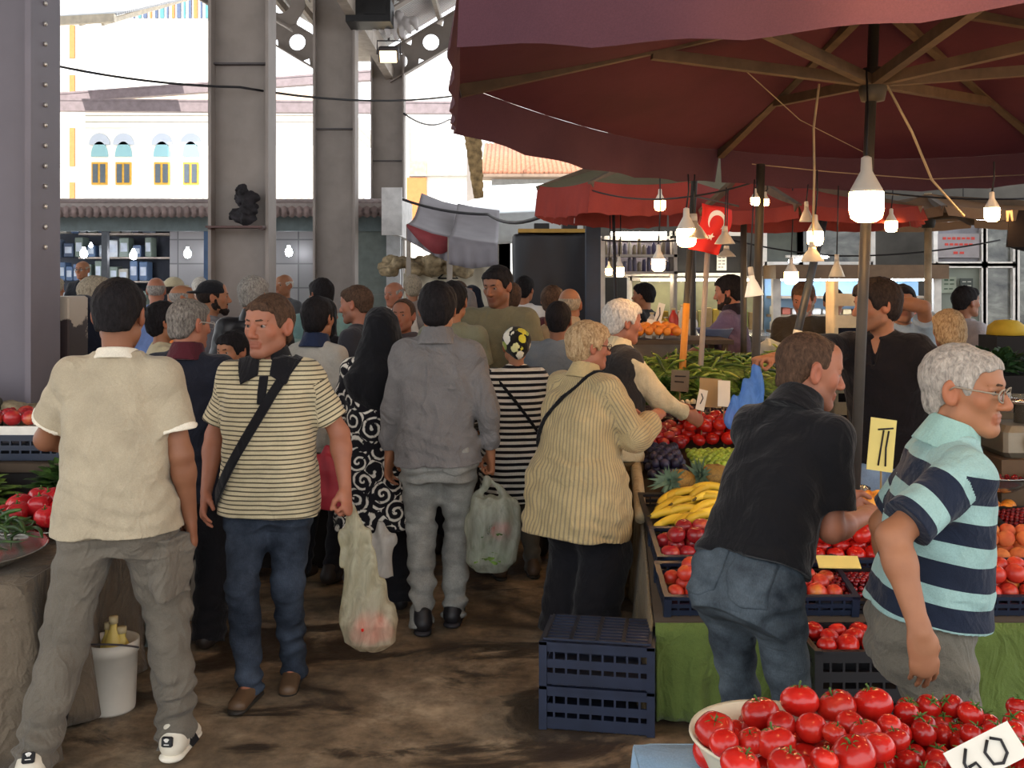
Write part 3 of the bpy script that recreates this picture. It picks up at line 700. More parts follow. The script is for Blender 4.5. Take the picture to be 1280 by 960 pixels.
# ------------------------------------------------------------------ hall: floor, roof, columns
def clear_lens():
    m, N = newmat('clear lens'); g = N.new('ShaderNodeBsdfGlossy'); g.inputs['Roughness'].default_value = .05; tp = N.new('ShaderNodeBsdfTransparent'); tp.inputs[0].default_value = (.86, .88, .88, 1); mx = N.new('ShaderNodeMixShader'); mx.inputs[0].default_value = .06
    N.link(tp.outputs[0], mx.inputs[1]); N.link(g.outputs[0], mx.inputs[2]); N.link(mx.outputs[0], N.n['Material Output'].inputs[0]); return m
GLASS = clear_lens()
def floor_mat():
    m, N = newmat('dirty concrete'); b = N.b; v = N.coord('Object'); n = N.noise(v, 1.6, 9, .68); n2 = N.noise(v, 9, 7, .68); n3 = N.noise(N.coord('Object', (1, 1.7, 1)), 1.15, 8, .66, .9)
    c = N.ramp(n, [(.30, hexc('#544838')), (.5, hexc('#83715b')), (.70, hexc('#b0a088'))])
    c = N.mix(1.0, c, N.ramp(n2, [(.36, (.55, .53, .50)), (.62, (1.12, 1.1, 1.06))]), 'MULTIPLY')
    c = N.mix(N.ramp(n3, [(.50, (0, 0, 0)), (.57, (.85, .85, .85))]), c, hexc('#2b211a'))
    N.link(c, b.inputs['Base Color']); N.link(N.ramp(n3, [(.45, (.75, .75, .75)), (.63, (.36, .36, .36))]), b.inputs['Roughness'])
    N.bump(N.math('ADD', n2, N.math('MULTIPLY', n, .8)), .35, .02); return m
FL = floor_mat()
MB().box((0, 8, -.1), (30, 27, .2)).build('floor', FL)['kind'] = 'structure'
o = MB().box((0, 51.5, -.12), (90, 60, .2)).build('pavement', mat('pale paving', '#b9b2a6', .85, var=.08, scale=1.5)); o['kind'] = 'structure'
o = MB().box((0, -14, -.12), (60, 17, .2)).build('pavement', mat('pale paving', '#b9b2a6', .85)); o['kind'] = 'structure'
STEEL = mat('grey painted steel', '#8b827c', .62, .0, .10, 3, .15, 30)
STEELD = mat('dark painted steel', '#4b4648', .6, .0, .1, 4, .1)
STEELL = mat('pale worn steel', '#a59a8f', .6, .0, .14, 6)
def corrugated():
    m, N = newmat('corrugated sheet'); v = N.coord('Object'); w_ = N.new('ShaderNodeTexWave', bands_direction='Y'); w_.inputs['Scale'].default_value = 3.2; N.link(v, w_.inputs[0])
    n = N.noise(v, .8, 5); N.link(N.ramp(n, [(.3, hexc('#8a8c90')), (.7, hexc('#b4b4b4'))]), N.b.inputs['Base Color']); N.b.inputs['Roughness'].default_value = .5; N.b.inputs['Metallic'].default_value = .3; N.bump(w_.outputs[0], .9, .04); return m
CORR = corrugated(); SL = math.tan(R(31))
VX = -2.35; VZ = 5.55; Y0, Y1 = -4.5, 19.5
def slab(x0, z0, x1, z1, y0=Y0, y1=Y1, t=.05):
    b = MB(); vs = [(x0, y0, z0), (x1, y0, z1), (x1, y1, z1), (x0, y1, z0)]; b.add(vs+[(x, y, z+t) for x, y, z in vs], [(3, 2, 1, 0), (4, 5, 6, 7), (0, 1, 5, 4), (1, 2, 6, 5), (2, 3, 7, 6), (3, 0, 4, 7)]); return b
RZ = VZ+5.8*SL+.5
for a in ((VX, VZ+.55, VX+5.8, RZ+.05), (VX+5.8, RZ+.05, VX+11.6, VZ+.55), (VX-.7, VZ+.55, VX-6.5, RZ+.05), (VX-6.5, RZ+.05, VX-12.3, VZ+.55)):
    slab(*a).build('ceiling', CORR)['kind'] = 'structure'
for xx in (VX+11.6,):                                          # far side wall of the hall, behind the shops
    pass
def cell_beam(a, b, dep, holes=True):
    """girder with round openings in its web, from a to b (same y)"""
    a = Vector(a); b = Vector(b); d = (b-a); L = d.length; d.normalize(); up = Vector((-d.z, 0, d.x)) if d.x > 0 else Vector((d.z, 0, -d.x)); mb = MB(); n = max(1, int(L/.62)); st = L/n; r = dep*.30; t = .015
    for i in range(n):
        c = a+d*(st*(i+.5)); ring = []; outer = []
        for k in range(16):
            q = 2*math.pi*k/16; cx, cz = math.cos(q), math.sin(q); f = 1/max(abs(cx)/(st/2), abs(cz)/(dep/2)); ring.append(c+d*(r*cx)+up*(r*cz)); outer.append(c+d*(f*cx)+up*(f*cz))
        for off in (-t, t):
            pts = [p+Vector((0, off, 0)) for p in ring+outer]; mb.add(pts, [(k, (k+1) % 16, 16+(k+1) % 16, 16+k) for k in range(16)])
    for sgn in (-1, 1): mb.bar(a+up*(sgn*dep/2), b+up*(sgn*dep/2), .20, .025, 0, (0, 0, 1))
    return mb
YC = (5.4, 10.5, 15.0, 19.0)
for yc in YC:
    for sg in (1, -1):
        a = (VX+.0 if sg > 0 else VX-.7, yc, VZ); b = (a[0]+sg*5.8, yc, VZ+5.8*SL)
        o = cell_beam(a, b, .50).build('roof_girder', STEEL); o['kind'] = 'structure'
for k in range(9):
    for sg in (1, -1):
        x = (VX if sg > 0 else VX-.7)+sg*(.35+.66*k); z = VZ+(.35+.66*k)*SL+.42
        o = MB().bar((x, 1, z), (x, Y1, z), .07, .14).build('purlin', STEELL); o['kind'] = 'structure'
o = MB().box((VX-.35, 7.5, VZ+.30), (.72, 24, .05)).box((VX-.70, 7.5, VZ+.42), (.03, 24, .26)).box((VX+.0, 7.5, VZ+.42), (.03, 24, .26)).build('valley_gutter', STEELL); o['kind'] = 'structure'
o = MB().bar((VX+.12, 10.5, VZ-.05), (VX+.12, 19, VZ-.05), .14, .22).build('eaves_beam', STEELL); o['kind'] = 'structure'
def column(label, yc, x0, x1, m, bolts=False):
    t = thing('steel_column', label, 'column', ((x0+x1)/2, yc, 0)); w_ = x1-x0; hgt = VZ+.3
    o = MB().box((0, .0, hgt/2), (w_-.04, .025, hgt)).build('web', m, t)
    for sg in (-1, 1): MB().box((sg*(w_/2-.015), 0, hgt/2), (.03, .34, hgt)).build('flange', m, t)
    MB().box((0, 0, .015), (w_+.15, .5, .03)).build('base_plate', STEELD, t)
    for z in (3.9,): MB().box((0, -.045, z), (w_-.06, .09, .018)).build('stiffener', STEELD, t)
    if bolts:
        for k in range(22): MB().lathe([(.012, 0), (.012, .012), (0, .016)], 8, (w_/2+.001, -.02, 1.9+.105*k), 0, Matrix.Rotation(R(90), 3, 'Y')).build('bolt', mat('bright bolt', '#c9c4bd', .4, .6, var=0), t)
    return t
column('huge shaded grey steel column at the edge of the picture, beside the peeling cabinet', YC[0], -3.2, -2.42, mat('shaded column paint', '#67626a', .6, 0, .08, 2), True)  # this column's shade is put into its darker paint
column('broad grey steel column carrying the dark hanging bundle', YC[1], -3.02, -2.42, STEEL)
column('grey steel column standing between the bundle column and the kiosk corner', YC[2], -2.84, -2.24, STEEL)
column('most distant grey steel column, rising behind the kiosk roof', YC[3], -2.56, -1.96, STEEL)
# dark bundle and bracket on the second column
v = Vol()
for k in range(9): v.add(ell((random.uniform(-.10, .10), random.uniform(-.05, .05), .05+.035*k+random.uniform(0, .03)), (.11-.006*k, .08, .06)), .02)
v.warp(lambda p: .02*sn(p, 40.)+.01*sn(p, 85., 2))
o = link('cloth_bundle', v.mesh('cloth_bundle', .012, mat('dark rag', '#211e22', .85, var=.5, scale=14))); o.location = (PX(312, 10.28), 10.28, PZ(283, 10.28)); tag(o, 'dark bundle of rags on the bracket of the broad column', 'bundle')
b = MB().box((0, 0, 0), (.56, .22, .02)).bar((-.25, .08, -.01), (-.25, -.08, -.01), .03).bar((.25, .08, -.01), (.25, -.08, -.01), .03)
o = b.build('shelf_bracket', mat('red brown paint', '#5b4340', .6)); o.location = (-2.72, 10.28, PZ(284, 10.28)); tag(o, 'thin reddish shelf bracket under the dark bundle', 'bracket')
# clutter and floodlight in the roof valley
def floodlight(label, loc):
    t = thing('floodlight', label, 'lamp', loc); MB().box((0, 0, 0), (.30, .14, .22), Matrix.Rotation(R(35), 3, 'X'), 0, .02).build('housing', STEELD, t); MB().box((0, -.07, -.05), (.24, .02, .17), Matrix.Rotation(R(35), 3, 'X')).build('lens', glow('flood', '#ffe2b0', 6), t); MB().tube([(-.17, 0, 0), (-.17, .0, .2), (.17, 0, .2), (.17, 0, 0)], .012).build('yoke', STEELD, t); MB().bar((0, 0, .2), (0, 0, 1.15), .03).build('rod', STEELD, t)
floodlight('small lit floodlight under the roof beside the valley beam', (PX(486, 15.3), 15.3, PZ(68, 15.3)))
o = MB().box((0, 0, 0), (.62, .5, .32)).box((.1, -.26, .02), (.3, .02, .16)).build('junction_box', mat('black plastic', '#151518', .5)); o.location = (PX(463, 14.6), 14.6, PZ(18, 14.6)); tag(o, 'black electrical box at the top of the roof valley', 'electrical box')
v = Vol()
for k in range(7): v.add(cone((-.3+.1*k, 0, .05*math.sin(k*2)), (-.25+.1*k, .03, -.2+.06*math.cos(k)), .07, .03), .02)
v.warp(lambda p: .015*sn(p, 30.)); o = link('plastic_sheet', v.mesh('plastic_sheet', .014, mat('torn sheet', '#b9b4b4', .5))); o.location = (PX(490, 14.8), 14.8, PZ(24, 14.8)); tag(o, 'torn pale plastic sheet caught in the roof valley', 'sheet')
# ------------------------------------------------------------------ outside, beyond the columns
WHITE = mat('white render', '#efece6', .85, var=.03); ORANGE = mat('orange render', '#d07a4a', .85, var=.06)
WOOD = mat('yellow wood', '#c99a3c', .6); DK = mat('dark window', '#4a5560', .3, var=.1)
def arch_house():
    D = 42.0; t = thing('old_house', 'white two storey house with a row of arched windows', 'building', (PX(180, D), D, 0)); x0 = PX(94, D)-t.location.x; x1 = PX(420, D)-t.location.x; zc = PZ(160, D)
    MB().box(((x0+x1)/2, 4, zc/2), (x1-x0, 8, zc)).build('wall', WHITE, t)
    b = MB()
    for k, (dz, ov) in enumerate(((0, .25), (.22, .45), (.44, .7))): b.box(((x0+x1)/2, 4-ov/2, zc+dz+.1), (x1-x0+2*ov, 8+ov, .2))
    b.build('cornice', WHITE, t)
    MB().add([(x0-.6, -.9, zc+.6), (x1+.6, -.9, zc+.6), (x1+.6, 9, zc+.6), (x0-.6, 9, zc+.6), (x0+2, 4, zc+2.2), (x1-2, 4, zc+2.2)], [(0, 1, 5, 4), (2, 3, 4, 5), (1, 2, 5), (3, 0, 4), (3, 2, 1, 0)]).build('roof', mat('pale tile', '#b9a08a', .8), t)
    for px in (125, 155, 203, 239):
        X = PX(px, D)-t.location.x; z0 = PZ(231, D); zt = PZ(203, D); r = .30
        f = MB().box((X, -.03, (z0+zt)/2), (.62, .12, zt-z0)).build('window', WOOD, t)
        MB().box((X-.15, -.07, (z0+zt)/2), (.2, .1, zt-z0-.16)).box((X+.15, -.07, (z0+zt)/2), (.2, .1, zt-z0-.16)).build('pane', DK, f)
        for zz, rr, m in ((PZ(196, D), .34, mat('blue glass', '#7fa9b4', .3, var=0)), (PZ(181, D), .42, mat('pale blue relief', '#a9b3c4', .8, var=0))):
            hgt = .9 if rr < .4 else .55
            pts = [(X+rr*math.cos(a), -.08, zz+hgt*rr*2*math.sin(a)) for a in np.linspace(0, math.pi, 13)]; k = len(pts)
            MB().add(pts+[(p[0], .05, p[2]) for p in pts], [tuple(range(k)), tuple(range(2*k-1, k-1, -1))]+[(i, (i+1) % k, k+(i+1) % k, k+i) for i in range(k)]).build('arch', m, t)
arch_house()
def balcony_block():
    D = 38.0; t = thing('apartment_building', 'white apartment block with narrow orange strips beside its windows', 'building', (PX(60, D), D, 0)); x0 = -9.0; x1 = PX(95, D)-t.location.x
    MB().box(((x0+x1)/2, .4, 7.5), (x1-x0, .8, 15)).build('wall', WHITE, t)
    for py0, py1 in ((32, 73), (94, 118), (160, 208), (228, 248)):
        a = PZ(py1, D); c = PZ(py0, D); X = PX(91, D)-t.location.x
        MB().box((X, -.03, (a+c)/2), (.18, .1, c-a)).build('pilaster', ORANGE, t)
        w_ = MB().box((PX(79, D)-t.location.x, -.02, (a+c)/2), (.5, .08, c-a)).build('window', mat('grey frame', '#c9c5bd', .6), t)
        MB().box((PX(79, D)-t.location.x, -.05, (a+c)/2), (.38, .06, c-a-.2)).build('pane', mat('pale pane', '#b3b5b0', .3, var=0), w_)
balcony_block()
def plain_block():
    D = 36.0; t = thing('apartment_building', 'white building with an orange wall patch beyond the hall opening', 'building', (PX(560, D), D, 0)); q = lambda px: PX(px, D)-t.location.x
    MB().box((q(575), 3, 4.6), (q(650)-q(500), 6, 9.2)).build('wall', WHITE, t)
    MB().box((q(521), -.04, (PZ(222, D)+PZ(282, D))/2), (q(534)-q(509), .1, PZ(222, D)-PZ(282, D))).build('wall_panel', ORANGE, t)
    MB().box((q(522), -.05, (PZ(201, D)+PZ(219, D))/2), (q(535)-q(512), .1, .5)).build('balcony', mat('olive glass', '#a9a98a', .6), t)
    MB().box((q(551), -.06, PZ(219.5, D)), (q(585)-q(509), .14, .06)).box((q(512), -.06, PZ(190, D)), (.06, .1, 1.7)).build('railing', mat('grey rail', '#9b9790', .6), t)
plain_block()
D = 55.0; t = thing('apartment_building', 'distant pale block with blue and orange vertical strips at the very top', 'building', (PX(216, D), D, 0)); q = lambda px: PX(px, D)-t.location.x
MB().box((0, 1.5, PZ(-30, D)/2), (q(300)-q(120), 3, PZ(-30, D))).build('wall', WHITE, t)
for k, px in enumerate(range(168, 268, 7)): MB().box((q(px), -.05, PZ(4, D)), (.10+.05*(k % 3), .1, 1.6)).build('strip', (mat('slate strip', '#4e5c78', .7), mat('teal strip', '#4f8a94', .7), mat('slate strip', '#4e5c78', .7), ORANGE)[k % 4], t)
def tiled_house():
    D = 30.0; t = thing('tiled_house', 'low house with red tiled roof edge beyond the tents', 'building', (PX(660, D), D, 0)); q = lambda px: PX(px, D)-t.location.x
    z1 = PZ(224, D); MB().box((q(690), 4, z1/2), (q(780)-q(629), 8, z1)).build('wall', mat('grey wall', '#a7a9aa', .85), t)
    MB().box((q(618), 1.5, PZ(240, D)/2), (q(640)-q(600), 3, PZ(240, D))).build('annex', WHITE, t)
    rt = mat('red roof tile', '#9c6a52', .8, var=.25, scale=12)
    b = MB()
    for k in range(34): x = q(604)+k*.13; b.tube([(x, -.6, PZ(219, D)), (x, 4, PZ(219, D)+1.4)], .075, 6)
    b.build('roof', rt, t); MB().box((q(690), -.1, PZ(222, D)), (q(780)-q(603), 1.2, .08)).build('eaves', mat('eaves board', '#8a7768', .8), t)
tiled_house()
# outer canopy girders crossing the openings
def girder(label, pts, d, w_, h_, m=STEEL, name='girder'):
    b = MB(); a, c = pts; b.bar(P(*a, d), P(*c, d), w_, h_); b.bar(P(a[0], a[1], d)+Vector((0, -.08, h_/2)), P(c[0], c[1], d)+Vector((0, -.08, h_/2)), .06, .04); o = b.build(name, m); tag(o, label, 'girder'); return o
girder('level grey canopy girder crossing the openings between columns', ((40, 132), (600, 136)), 22.5, .2, .24, mat('grey mauve steel', '#8d8084', .6))
girder('sloping grey pipe beam above the level canopy girder', ((40, 126), (480, 94)), 22.9, .2, .20, mat('grey mauve steel', '#8d8084', .6))
for px, dd in ((30, 22.7), (590, 22.7)):
    b = MB().bar((PX(px, dd), dd, 0), (PX(px, dd), dd, PZ(120, dd)), .22); o = b.build('canopy_post', STEEL); tag(o, ('grey canopy post under the left end of the girder' if px < 100 else 'grey canopy post behind the parasol edge'), 'post')
D = 20.6; t = thing('sheet_canopy', 'corrugated white sheet canopy high in the first opening', 'canopy', (PX(105, D), D, PZ(26, D)))
q = lambda px: PX(px, D)-t.location.x
MB().add([(q(20), 0, 0), (q(145), 0, .1), (q(168), 5, 1.9), (q(20), 5, 1.9)]+[(q(20), 0, .05), (q(145), 0, .15), (q(168), 5, 1.95), (q(20), 5, 1.95)], [(3, 2, 1, 0), (4, 5, 6, 7), (0, 1, 5, 4), (1, 2, 6, 5), (2, 3, 7, 6), (3, 0, 4, 7)]).build('sheet', CORR, t)
MB().bar((q(20), -.05, -.06), (q(145), -.05, .04), .1, .16).build('fascia', mat('cream paint', '#d5cbb8', .6), t)
for xx in (60, 100, 128): MB().bar((q(xx), 0, -.05), (q(xx)+.2, 5, 1.82), .06, .1).build('rafter', mat('cream paint', '#d5cbb8', .6), t)
MB().bar((q(24), .2, -PZ(26, D)), (q(24), .2, 0), .1).build('post', STEELL, t)
# overhead cables
CAB = mat('black cable', '#17151a', .6, var=0)
def cable(label, pts, r=.012, m=CAB, n=10):
    """sagging through 3-D points"""
    out = []
    for a, c in zip(pts, pts[1:]):
        a = Vector(a); c = Vector(c); L = (c-a).length
        for i in range(n): f = i/n; out.append(a.lerp(c, f)-Vector((0, 0, .10*L*f*(1-f))))
    out.append(Vector(pts[-1])); o = MB().tube(out, r, 6).build('cable', m); return tag(o, label, 'cable')
cable('thin dark cable strung across all four columns', [P(60, 80, 10.2), P(300, 109, 10.2), P(580, 118, 14)])
cable('sagging cable from the kiosk corner to the parasol', [P(500, 248, 15.8), P(610, 268, 14), P(700, 258, 9.0)], .02)
cable('slack wire above the orange wall patch', [P(505, 142, 18.7), P(560, 150, 25), P(640, 120, 29)], .02)
# rolled reed blind hanging
v = Vol(); v.add(cone((0, 0, 0), (.12, 0, -1.25), .17, .09, (0, 1, 0), .25, flat=2), 0); v.warp(lambda p: .012*sn(p, 40.))
o = link('reed_blind', v.mesh('reed_blind', .02, mat('reed', '#a88c62', .8, var=.4, scale=9))); o.location = P(590, 158, 18); cable('cord holding up the reed blind', [P(590, 158, 18), P(590, 158, 18)+Vector((0, 0, 2.8))], .01); tag(o, 'narrow reed blind hanging in the bright opening', 'blind')
# ------------------------------------------------------------------ kiosk with tiled eaves (left, beyond the columns)
def bulb_part(parent, loc, r=.03, strength=30, col='#fff2d8', name='bulb'):
    return MB().lathe([(0, -r*1.3), (r*.7, -r*1.05), (r, -r*.3), (r*.85, r*.5), (r*.4, r*1.1), (r*.35, r*1.6), (0, r*1.7)], 14, loc).build(name, glow('glow %s %g' % (col, strength), col, strength), parent)
def kiosk():
    D = 16.4; t = thing('kiosk', 'long low kiosk with tiled eaves and a grey green sign band', 'kiosk', (PX(280, D), D, 0)); q = lambda px: PX(px, D)-t.location.x; z = lambda py: PZ(py, D)
    x0, x1 = q(-60), q(496)
    t1 = mat('weathered tile', '#8d7b78', .8, var=.2, scale=3)
    b = MB()
    for k in range(64): x = x0+(x1-x0)*k/63; b.tube([(x, -1.0, z(270)), (x, .2, z(254)), (x, 1.6, z(246))], .09, 6)
    b.build('roof', t1, t)
    MB().box(((x0+x1)/2, -.95, z(267)), (x1-x0, .08, .18)).build('eaves_board', mat('pale eaves', '#9a908c', .7), t)
    MB().box((x1+.05, .2, z(272)), (.10, 2.6, .62)).box((x1+.05, -1.1, z(270)), (.3, .05, .7)).build('gable_board', mat('white board', '#d9d8d8', .6), t)
    MB().box(((x0+x1)/2, -.25, (z(270)+z(290))/2), (x1-x0, .12, z(270)-z(290))).build('sign_band', mat('grey green band', '#6d7a7c', .6), t)
    wl = mat('kiosk back wall', '#77777a', .6, var=.12, scale=2); m, N = newmat('grey wall tile'); br = N.new('ShaderNodeTexBrick'); br.offset = 0; N.link(N.coord('Object', (1, 1, 1)), br.inputs[0])
    mp = N.n[-1] if False else None
    br.inputs['Color1'].default_value = (*hexc('#8b8887'), 1); br.inputs['Color2'].default_value = (*hexc('#7c7a7c'), 1); br.inputs['Mortar'].default_value = (*hexc('#5c5a5c'), 1); br.inputs['Scale'].default_value = 1; br.inputs['Brick Width'].default_value = .5; br.inputs['Row Height'].default_value = .4; br.inputs['Mortar Size'].default_value = .012
    cb = N.new('ShaderNodeCombineXYZ'); sp = N.new('ShaderNodeSeparateXYZ'); tc = N.new('ShaderNodeTexCoord'); N.link(tc.outputs['Object'], sp.inputs[0]); N.link(sp.outputs['X'], cb.inputs[0]); N.link(sp.outputs['Z'], cb.inputs[1]); N.link(cb.outputs[0], br.inputs[0]); N.link(br.outputs[0], N.b.inputs['Base Color']); N.b.inputs['Roughness'].default_value = .35
    MB().box(((x0+q(190))/2, 1.6, 1.5), (q(190)-x0, .1, 3)).build('back_wall', mat('dark interior', '#3b414d', .6), t)
    MB().box(((q(190)+x1)/2, .9, 1.5), (x1-q(190), .1, 3)).build('tiled_wall', m, t)
    MB().box(((x0+x1)/2, .8, .02), (x1-x0, 1.7, .04)).build('step', wl, t)
    for px, cl in ((54, '#8c8a88'), (138, '#4f545c'), (264, '#3d5a80'), (343, '#c9c7c4'), (494, '#cfd2d6')): MB().bar((q(px), -.2, 0), (q(px), -.2, z(272)), .09 if px != 494 else .22, .09).build('post', mat('post '+cl, cl, .5), t)
    sh = mat('grey green shutter', '#77807c', .6, bump=.2, bscale=6)
    MB().box((q(470), -.1, z(320)/1), (q(492)-q(447), .08, 0.01+z(291)-.1 if False else 1.2)).build('shutter', sh, t)
    MB().box((q(470), -.1, .75), (q(492)-q(447), .10, 1.5)).build('shutter', sh, t)
    MB().box((q(100), -.25, .55), (q(190)-q(10), .5, 1.1)).build('counter', mat('steel counter', '#8f969c', .35, .6), t)
    for k in range(5): MB().box((q(128), 1.25, .9+k*.40), (q(190)-q(64), .5, .03)).build('shelf', STEELL, t)
    for px, py in ((95, 316), (158, 318), (104, 306), (227, 316), (356, 314), (62, 316)): bulb_part(t, (q(px), .3, z(py)), .06 if px in (158, 95, 227, 356) else .03, 45, '#f4f6ff')
    return D, q, t, z
KD, kq, KT, kz = kiosk()
cols = ['#5b6f8f', '#8496ad', '#9fa8b0', '#3f4e68', '#6f7d74', '#a9a59a', '#516a8c', '#c3c9d0']
rr = random.Random(3); n = 0
for row in range(5):
    px = 66
    while px < 186:
        wpx = rr.choice((9, 11, 13)); hh = rr.uniform(.20, .34); zb = .915+row*.40; wd = wpx/F*17.6*.9
        X = PX(px+wpx/2, 17.6); c = rr.choice(cols)
        b = MB().box((0, 0, hh/2), (wd, .26, hh), None, 0, .012).box((0, -.132, hh*.5), (wd*.7, .008, hh*.45), None, 1)
        o = b.build('goods_box', [mat('carton '+c, c, .4), mat('carton label', '#b9c3cf', .5)]); o.location = (X, 17.6, zb); tag(o, 'blue or grey packet on the kiosk shelves', 'packet', 'packets on the kiosk shelves'); px += wpx+rr.choice((0, 1, 4))
# ------------------------------------------------------------------ tents and crates in the bright gap
TG = mat('grey tarpaulin', '#8f8a90', .7, var=.08, scale=3); TR = mat('dull red trim', '#8c3b40', .7); TW = mat('white tarpaulin', '#dfe6ea', .6, var=.04); TC = mat('cream tarpaulin', '#d8cfbb', .7, var=.05)
def awning(label, d, pts, trim=None, m=TG, n=14, sag=.12, depth=2.2, rise=.6):
    """sloping sheet whose front edge follows pts (pixels at distance d) with a hanging valance"""
    t = thing('awning', label, 'awning', (PX(pts[0][0], d), d, 0)); q = lambda px: PX(px, d)-t.location.x; xs = [q(p[0]) for p in pts]; tops = [PZ(p[1], d) for p in pts]; bots = [PZ(p[2], d) for p in pts]
    at = lambda u, arr: float(np.interp(u, np.linspace(0, 1, len(arr)), arr))
    MB().grid(lambda u, v: (at(u, xs), -.02+.03*math.sin(u*25)*v, at(u, tops)*(1-v)+at(u, bots)*v), 24, 4, thick=.012).build('valance', m, t)
    MB().grid(lambda u, v: (at(u, xs), v*depth, at(u, tops)+rise*v-sag*math.sin(v*math.pi)), 12, 6, thick=.012).build('sheet', m, t)
    if trim: MB().grid(lambda u, v: (at(u, xs), -.045, at(u, tops)-(trim*v if not callable(trim) else trim(u)*v)), 24, 1, thick=.012).build('trim', TR, t)
    for u in (.02, .98): MB().bar((at(u, xs), .05, 0), (at(u, xs), .05, at(u, tops)), .06).build('post', STEELL, t)
    return t
awning('grey market awning with a dull red upper trim', 14.0, [(509, 280, 300), (540, 292, 318), (562, 297, 328)], trim=lambda u: .04+.22*math.sin(u*math.pi*.8))
awning('plain grey market awning next to the red trimmed one', 13.6, [(561, 296, 330), (590, 302, 336), (622, 306, 332)])
awning('wide pale blue white tent roof behind the grey awnings', 19.5, [(540, 292, 300), (600, 268, 306), (740, 262, 300)], m=TW, rise=.9, depth=4)
t = thing('tent_wall', 'cream tent side wall with a hanger hook', 'tent', (PX(575, 15), 15, 0)); q = lambda px: PX(px, 15)-t.location.x
MB().grid(lambda u, v: (q(505)+(q(640)-q(505))*u, .03*math.sin(u*40), v*PZ(342-18*math.sin(u*math.pi), 15)), 30, 4, thick=.02).build('sheet', TC, t)
MB().tube([(q(548), -.08, PZ(348, 15)), (q(560), -.08, PZ(338, 15)), (q(573), -.08, PZ(348, 15)), (q(548), -.08, PZ(348, 15))], .012, 6).build('hook', CAB, t)
v = Vol()
for k in range(26): v.add(ell((rr.uniform(-.7, .5), rr.uniform(-.2, .2), .1+.25*rr.random()*(1-abs(k-13)/16)), (.13, .12, .08)), .02)
v.warp(lambda p: .03*sn(p, 25.)+.012*sn(p, 70.)); o = link('reed_bundle', v.mesh('reed_bundle', .025, mat('dry straw', '#9c8a6c', .9, var=.4, scale=12))); o.location = (PX(545, 14.6), 14.6, PZ(350, 14.6)); tag(o, 'heap of dry straw on the tent edge under the awning', 'straw heap')
BLK = mat('black plastic', '#151518', .5); BLKL = mat('black tarp', '#17181f', .45, var=.2, scale=3, bump=.3, bscale=8)
t = thing('tarp_stack', 'tall black tarpaulin covered crate stack beside the blue post', 'covered stack', (PX(692, 11), 11, 0)); q = lambda px: PX(px, 11)-t.location.x
v = Vol(); v.add(stack((0, .5, 0), np.eye(3), [(0, .44, .45), (PZ(292, 11)*.6, .45, .46), (PZ(292, 11), .43, .45)], 9)); v.warp(lambda p: .018*sn(p*np.array((1, 1, .5)), 9.)); link('tarpaulin', v.mesh('tarpaulin', .03, BLKL), t)
MB().box((0, .3, PZ(288, 11)), (.75, .5, .04)).build('board', mat('yellow edge board', '#b08a3c', .6), t)
for k in range(2): MB().box((-.12+.3*k, .3, PZ(284, 11)+.02), (.16, .3, .06)).build('strap_block', BLK, t)
cr_m = mat('dark crate', '#1d1e26', .5)
for k in range(7):
    b = MB().box((0, 0, .01), (.50, .36, .02)); b.box((0, -.18, .10), (.50, .012, .05)).box((0, -.18, .035), (.50, .012, .04)).box((0, .18, .08), (.50, .012, .14)).box((.25, 0, .08), (.012, .36, .14)).box((-.25, 0, .08), (.012, .36, .14)).box((0, -.185, .135), (.5, .01, .012), None, 1)
    o = b.build('crate', [cr_m, mat('pale rim', '#a7a3a0', .5)]); o.location = (PX(660, 10.2), 10.2, .95-.95+.155*k*1.0); tag(o, 'dark plastic crate in the low stack before the tarpaulin stack', 'crate', 'dark crates stacked in front of the black tarpaulin')
o = MB().bar((0, 0, 0), (0, 0, PZ(262, 10)), .14).box((0, 0, PZ(266, 10)), (.7, .1, .1)).build('blue_post', mat('navy post', '#1f3145', .5)); o.location = (PX(741, 10), 10, 0); tag(o, 'dark blue steel post carrying the red valance', 'post')
o = MB().bar((0, 0, 0), (0, 0, PZ(300, 10.3)), .05).build('white_post', mat('white paint', '#d8d6d0', .5)); o.location = (PX(753, 10.3), 10.3, 0); tag(o, 'slim white post next to the dark blue post', 'post')
# ------------------------------------------------------------------ shops on the far side (right)
SD = 12.5; sx = lambda px: PX(px, SD); szz = lambda py: PZ(py, SD)
WF = mat('white window frame', '#d6d2cb', .45); INN = mat('shop interior', '#8b8578', .6, var=.25, scale=2.2); BEI = mat('beige fascia', '#b9ab90', .6)
o = MB().box(((sx(745)+sx(1500))/2, SD+2.2, 1.9), (sx(1500)-sx(745), .15, 3.8)).build('wall_back', mat('shop rear wall', '#5f5b55', .8, var=.3, scale=1.2)); o['kind'] = 'structure'
def shopfront(label, name, x0, x1, zones, m=WF):
    """zones: list of (px0, px1, py0, py1, material) panes in a white frame"""
    t = thing(name, label, 'shop front', (sx((x0+x1)/2), SD, 0)); ox = t.location.x
    for a, b_, c, d_, pm in zones:
        X0, X1, Z1, Z0 = sx(a)-ox, sx(b_)-ox, szz(c), szz(d_); e = MB(); w_ = .055
        e.box((X0, 0, (Z0+Z1)/2), (w_, .08, Z1-Z0+w_)).box((X1, 0, (Z0+Z1)/2), (w_, .08, Z1-Z0+w_)).box(((X0+X1)/2, 0, Z0), (X1-X0, .08, w_)).box(((X0+X1)/2, 0, Z1), (X1-X0, .08, w_)); f = e.build('frame', m, t)
        MB().box(((X0+X1)/2, .03, (Z0+Z1)/2), (X1-X0-.02, .012, Z1-Z0-.02)).build('pane', pm, f)
    return t
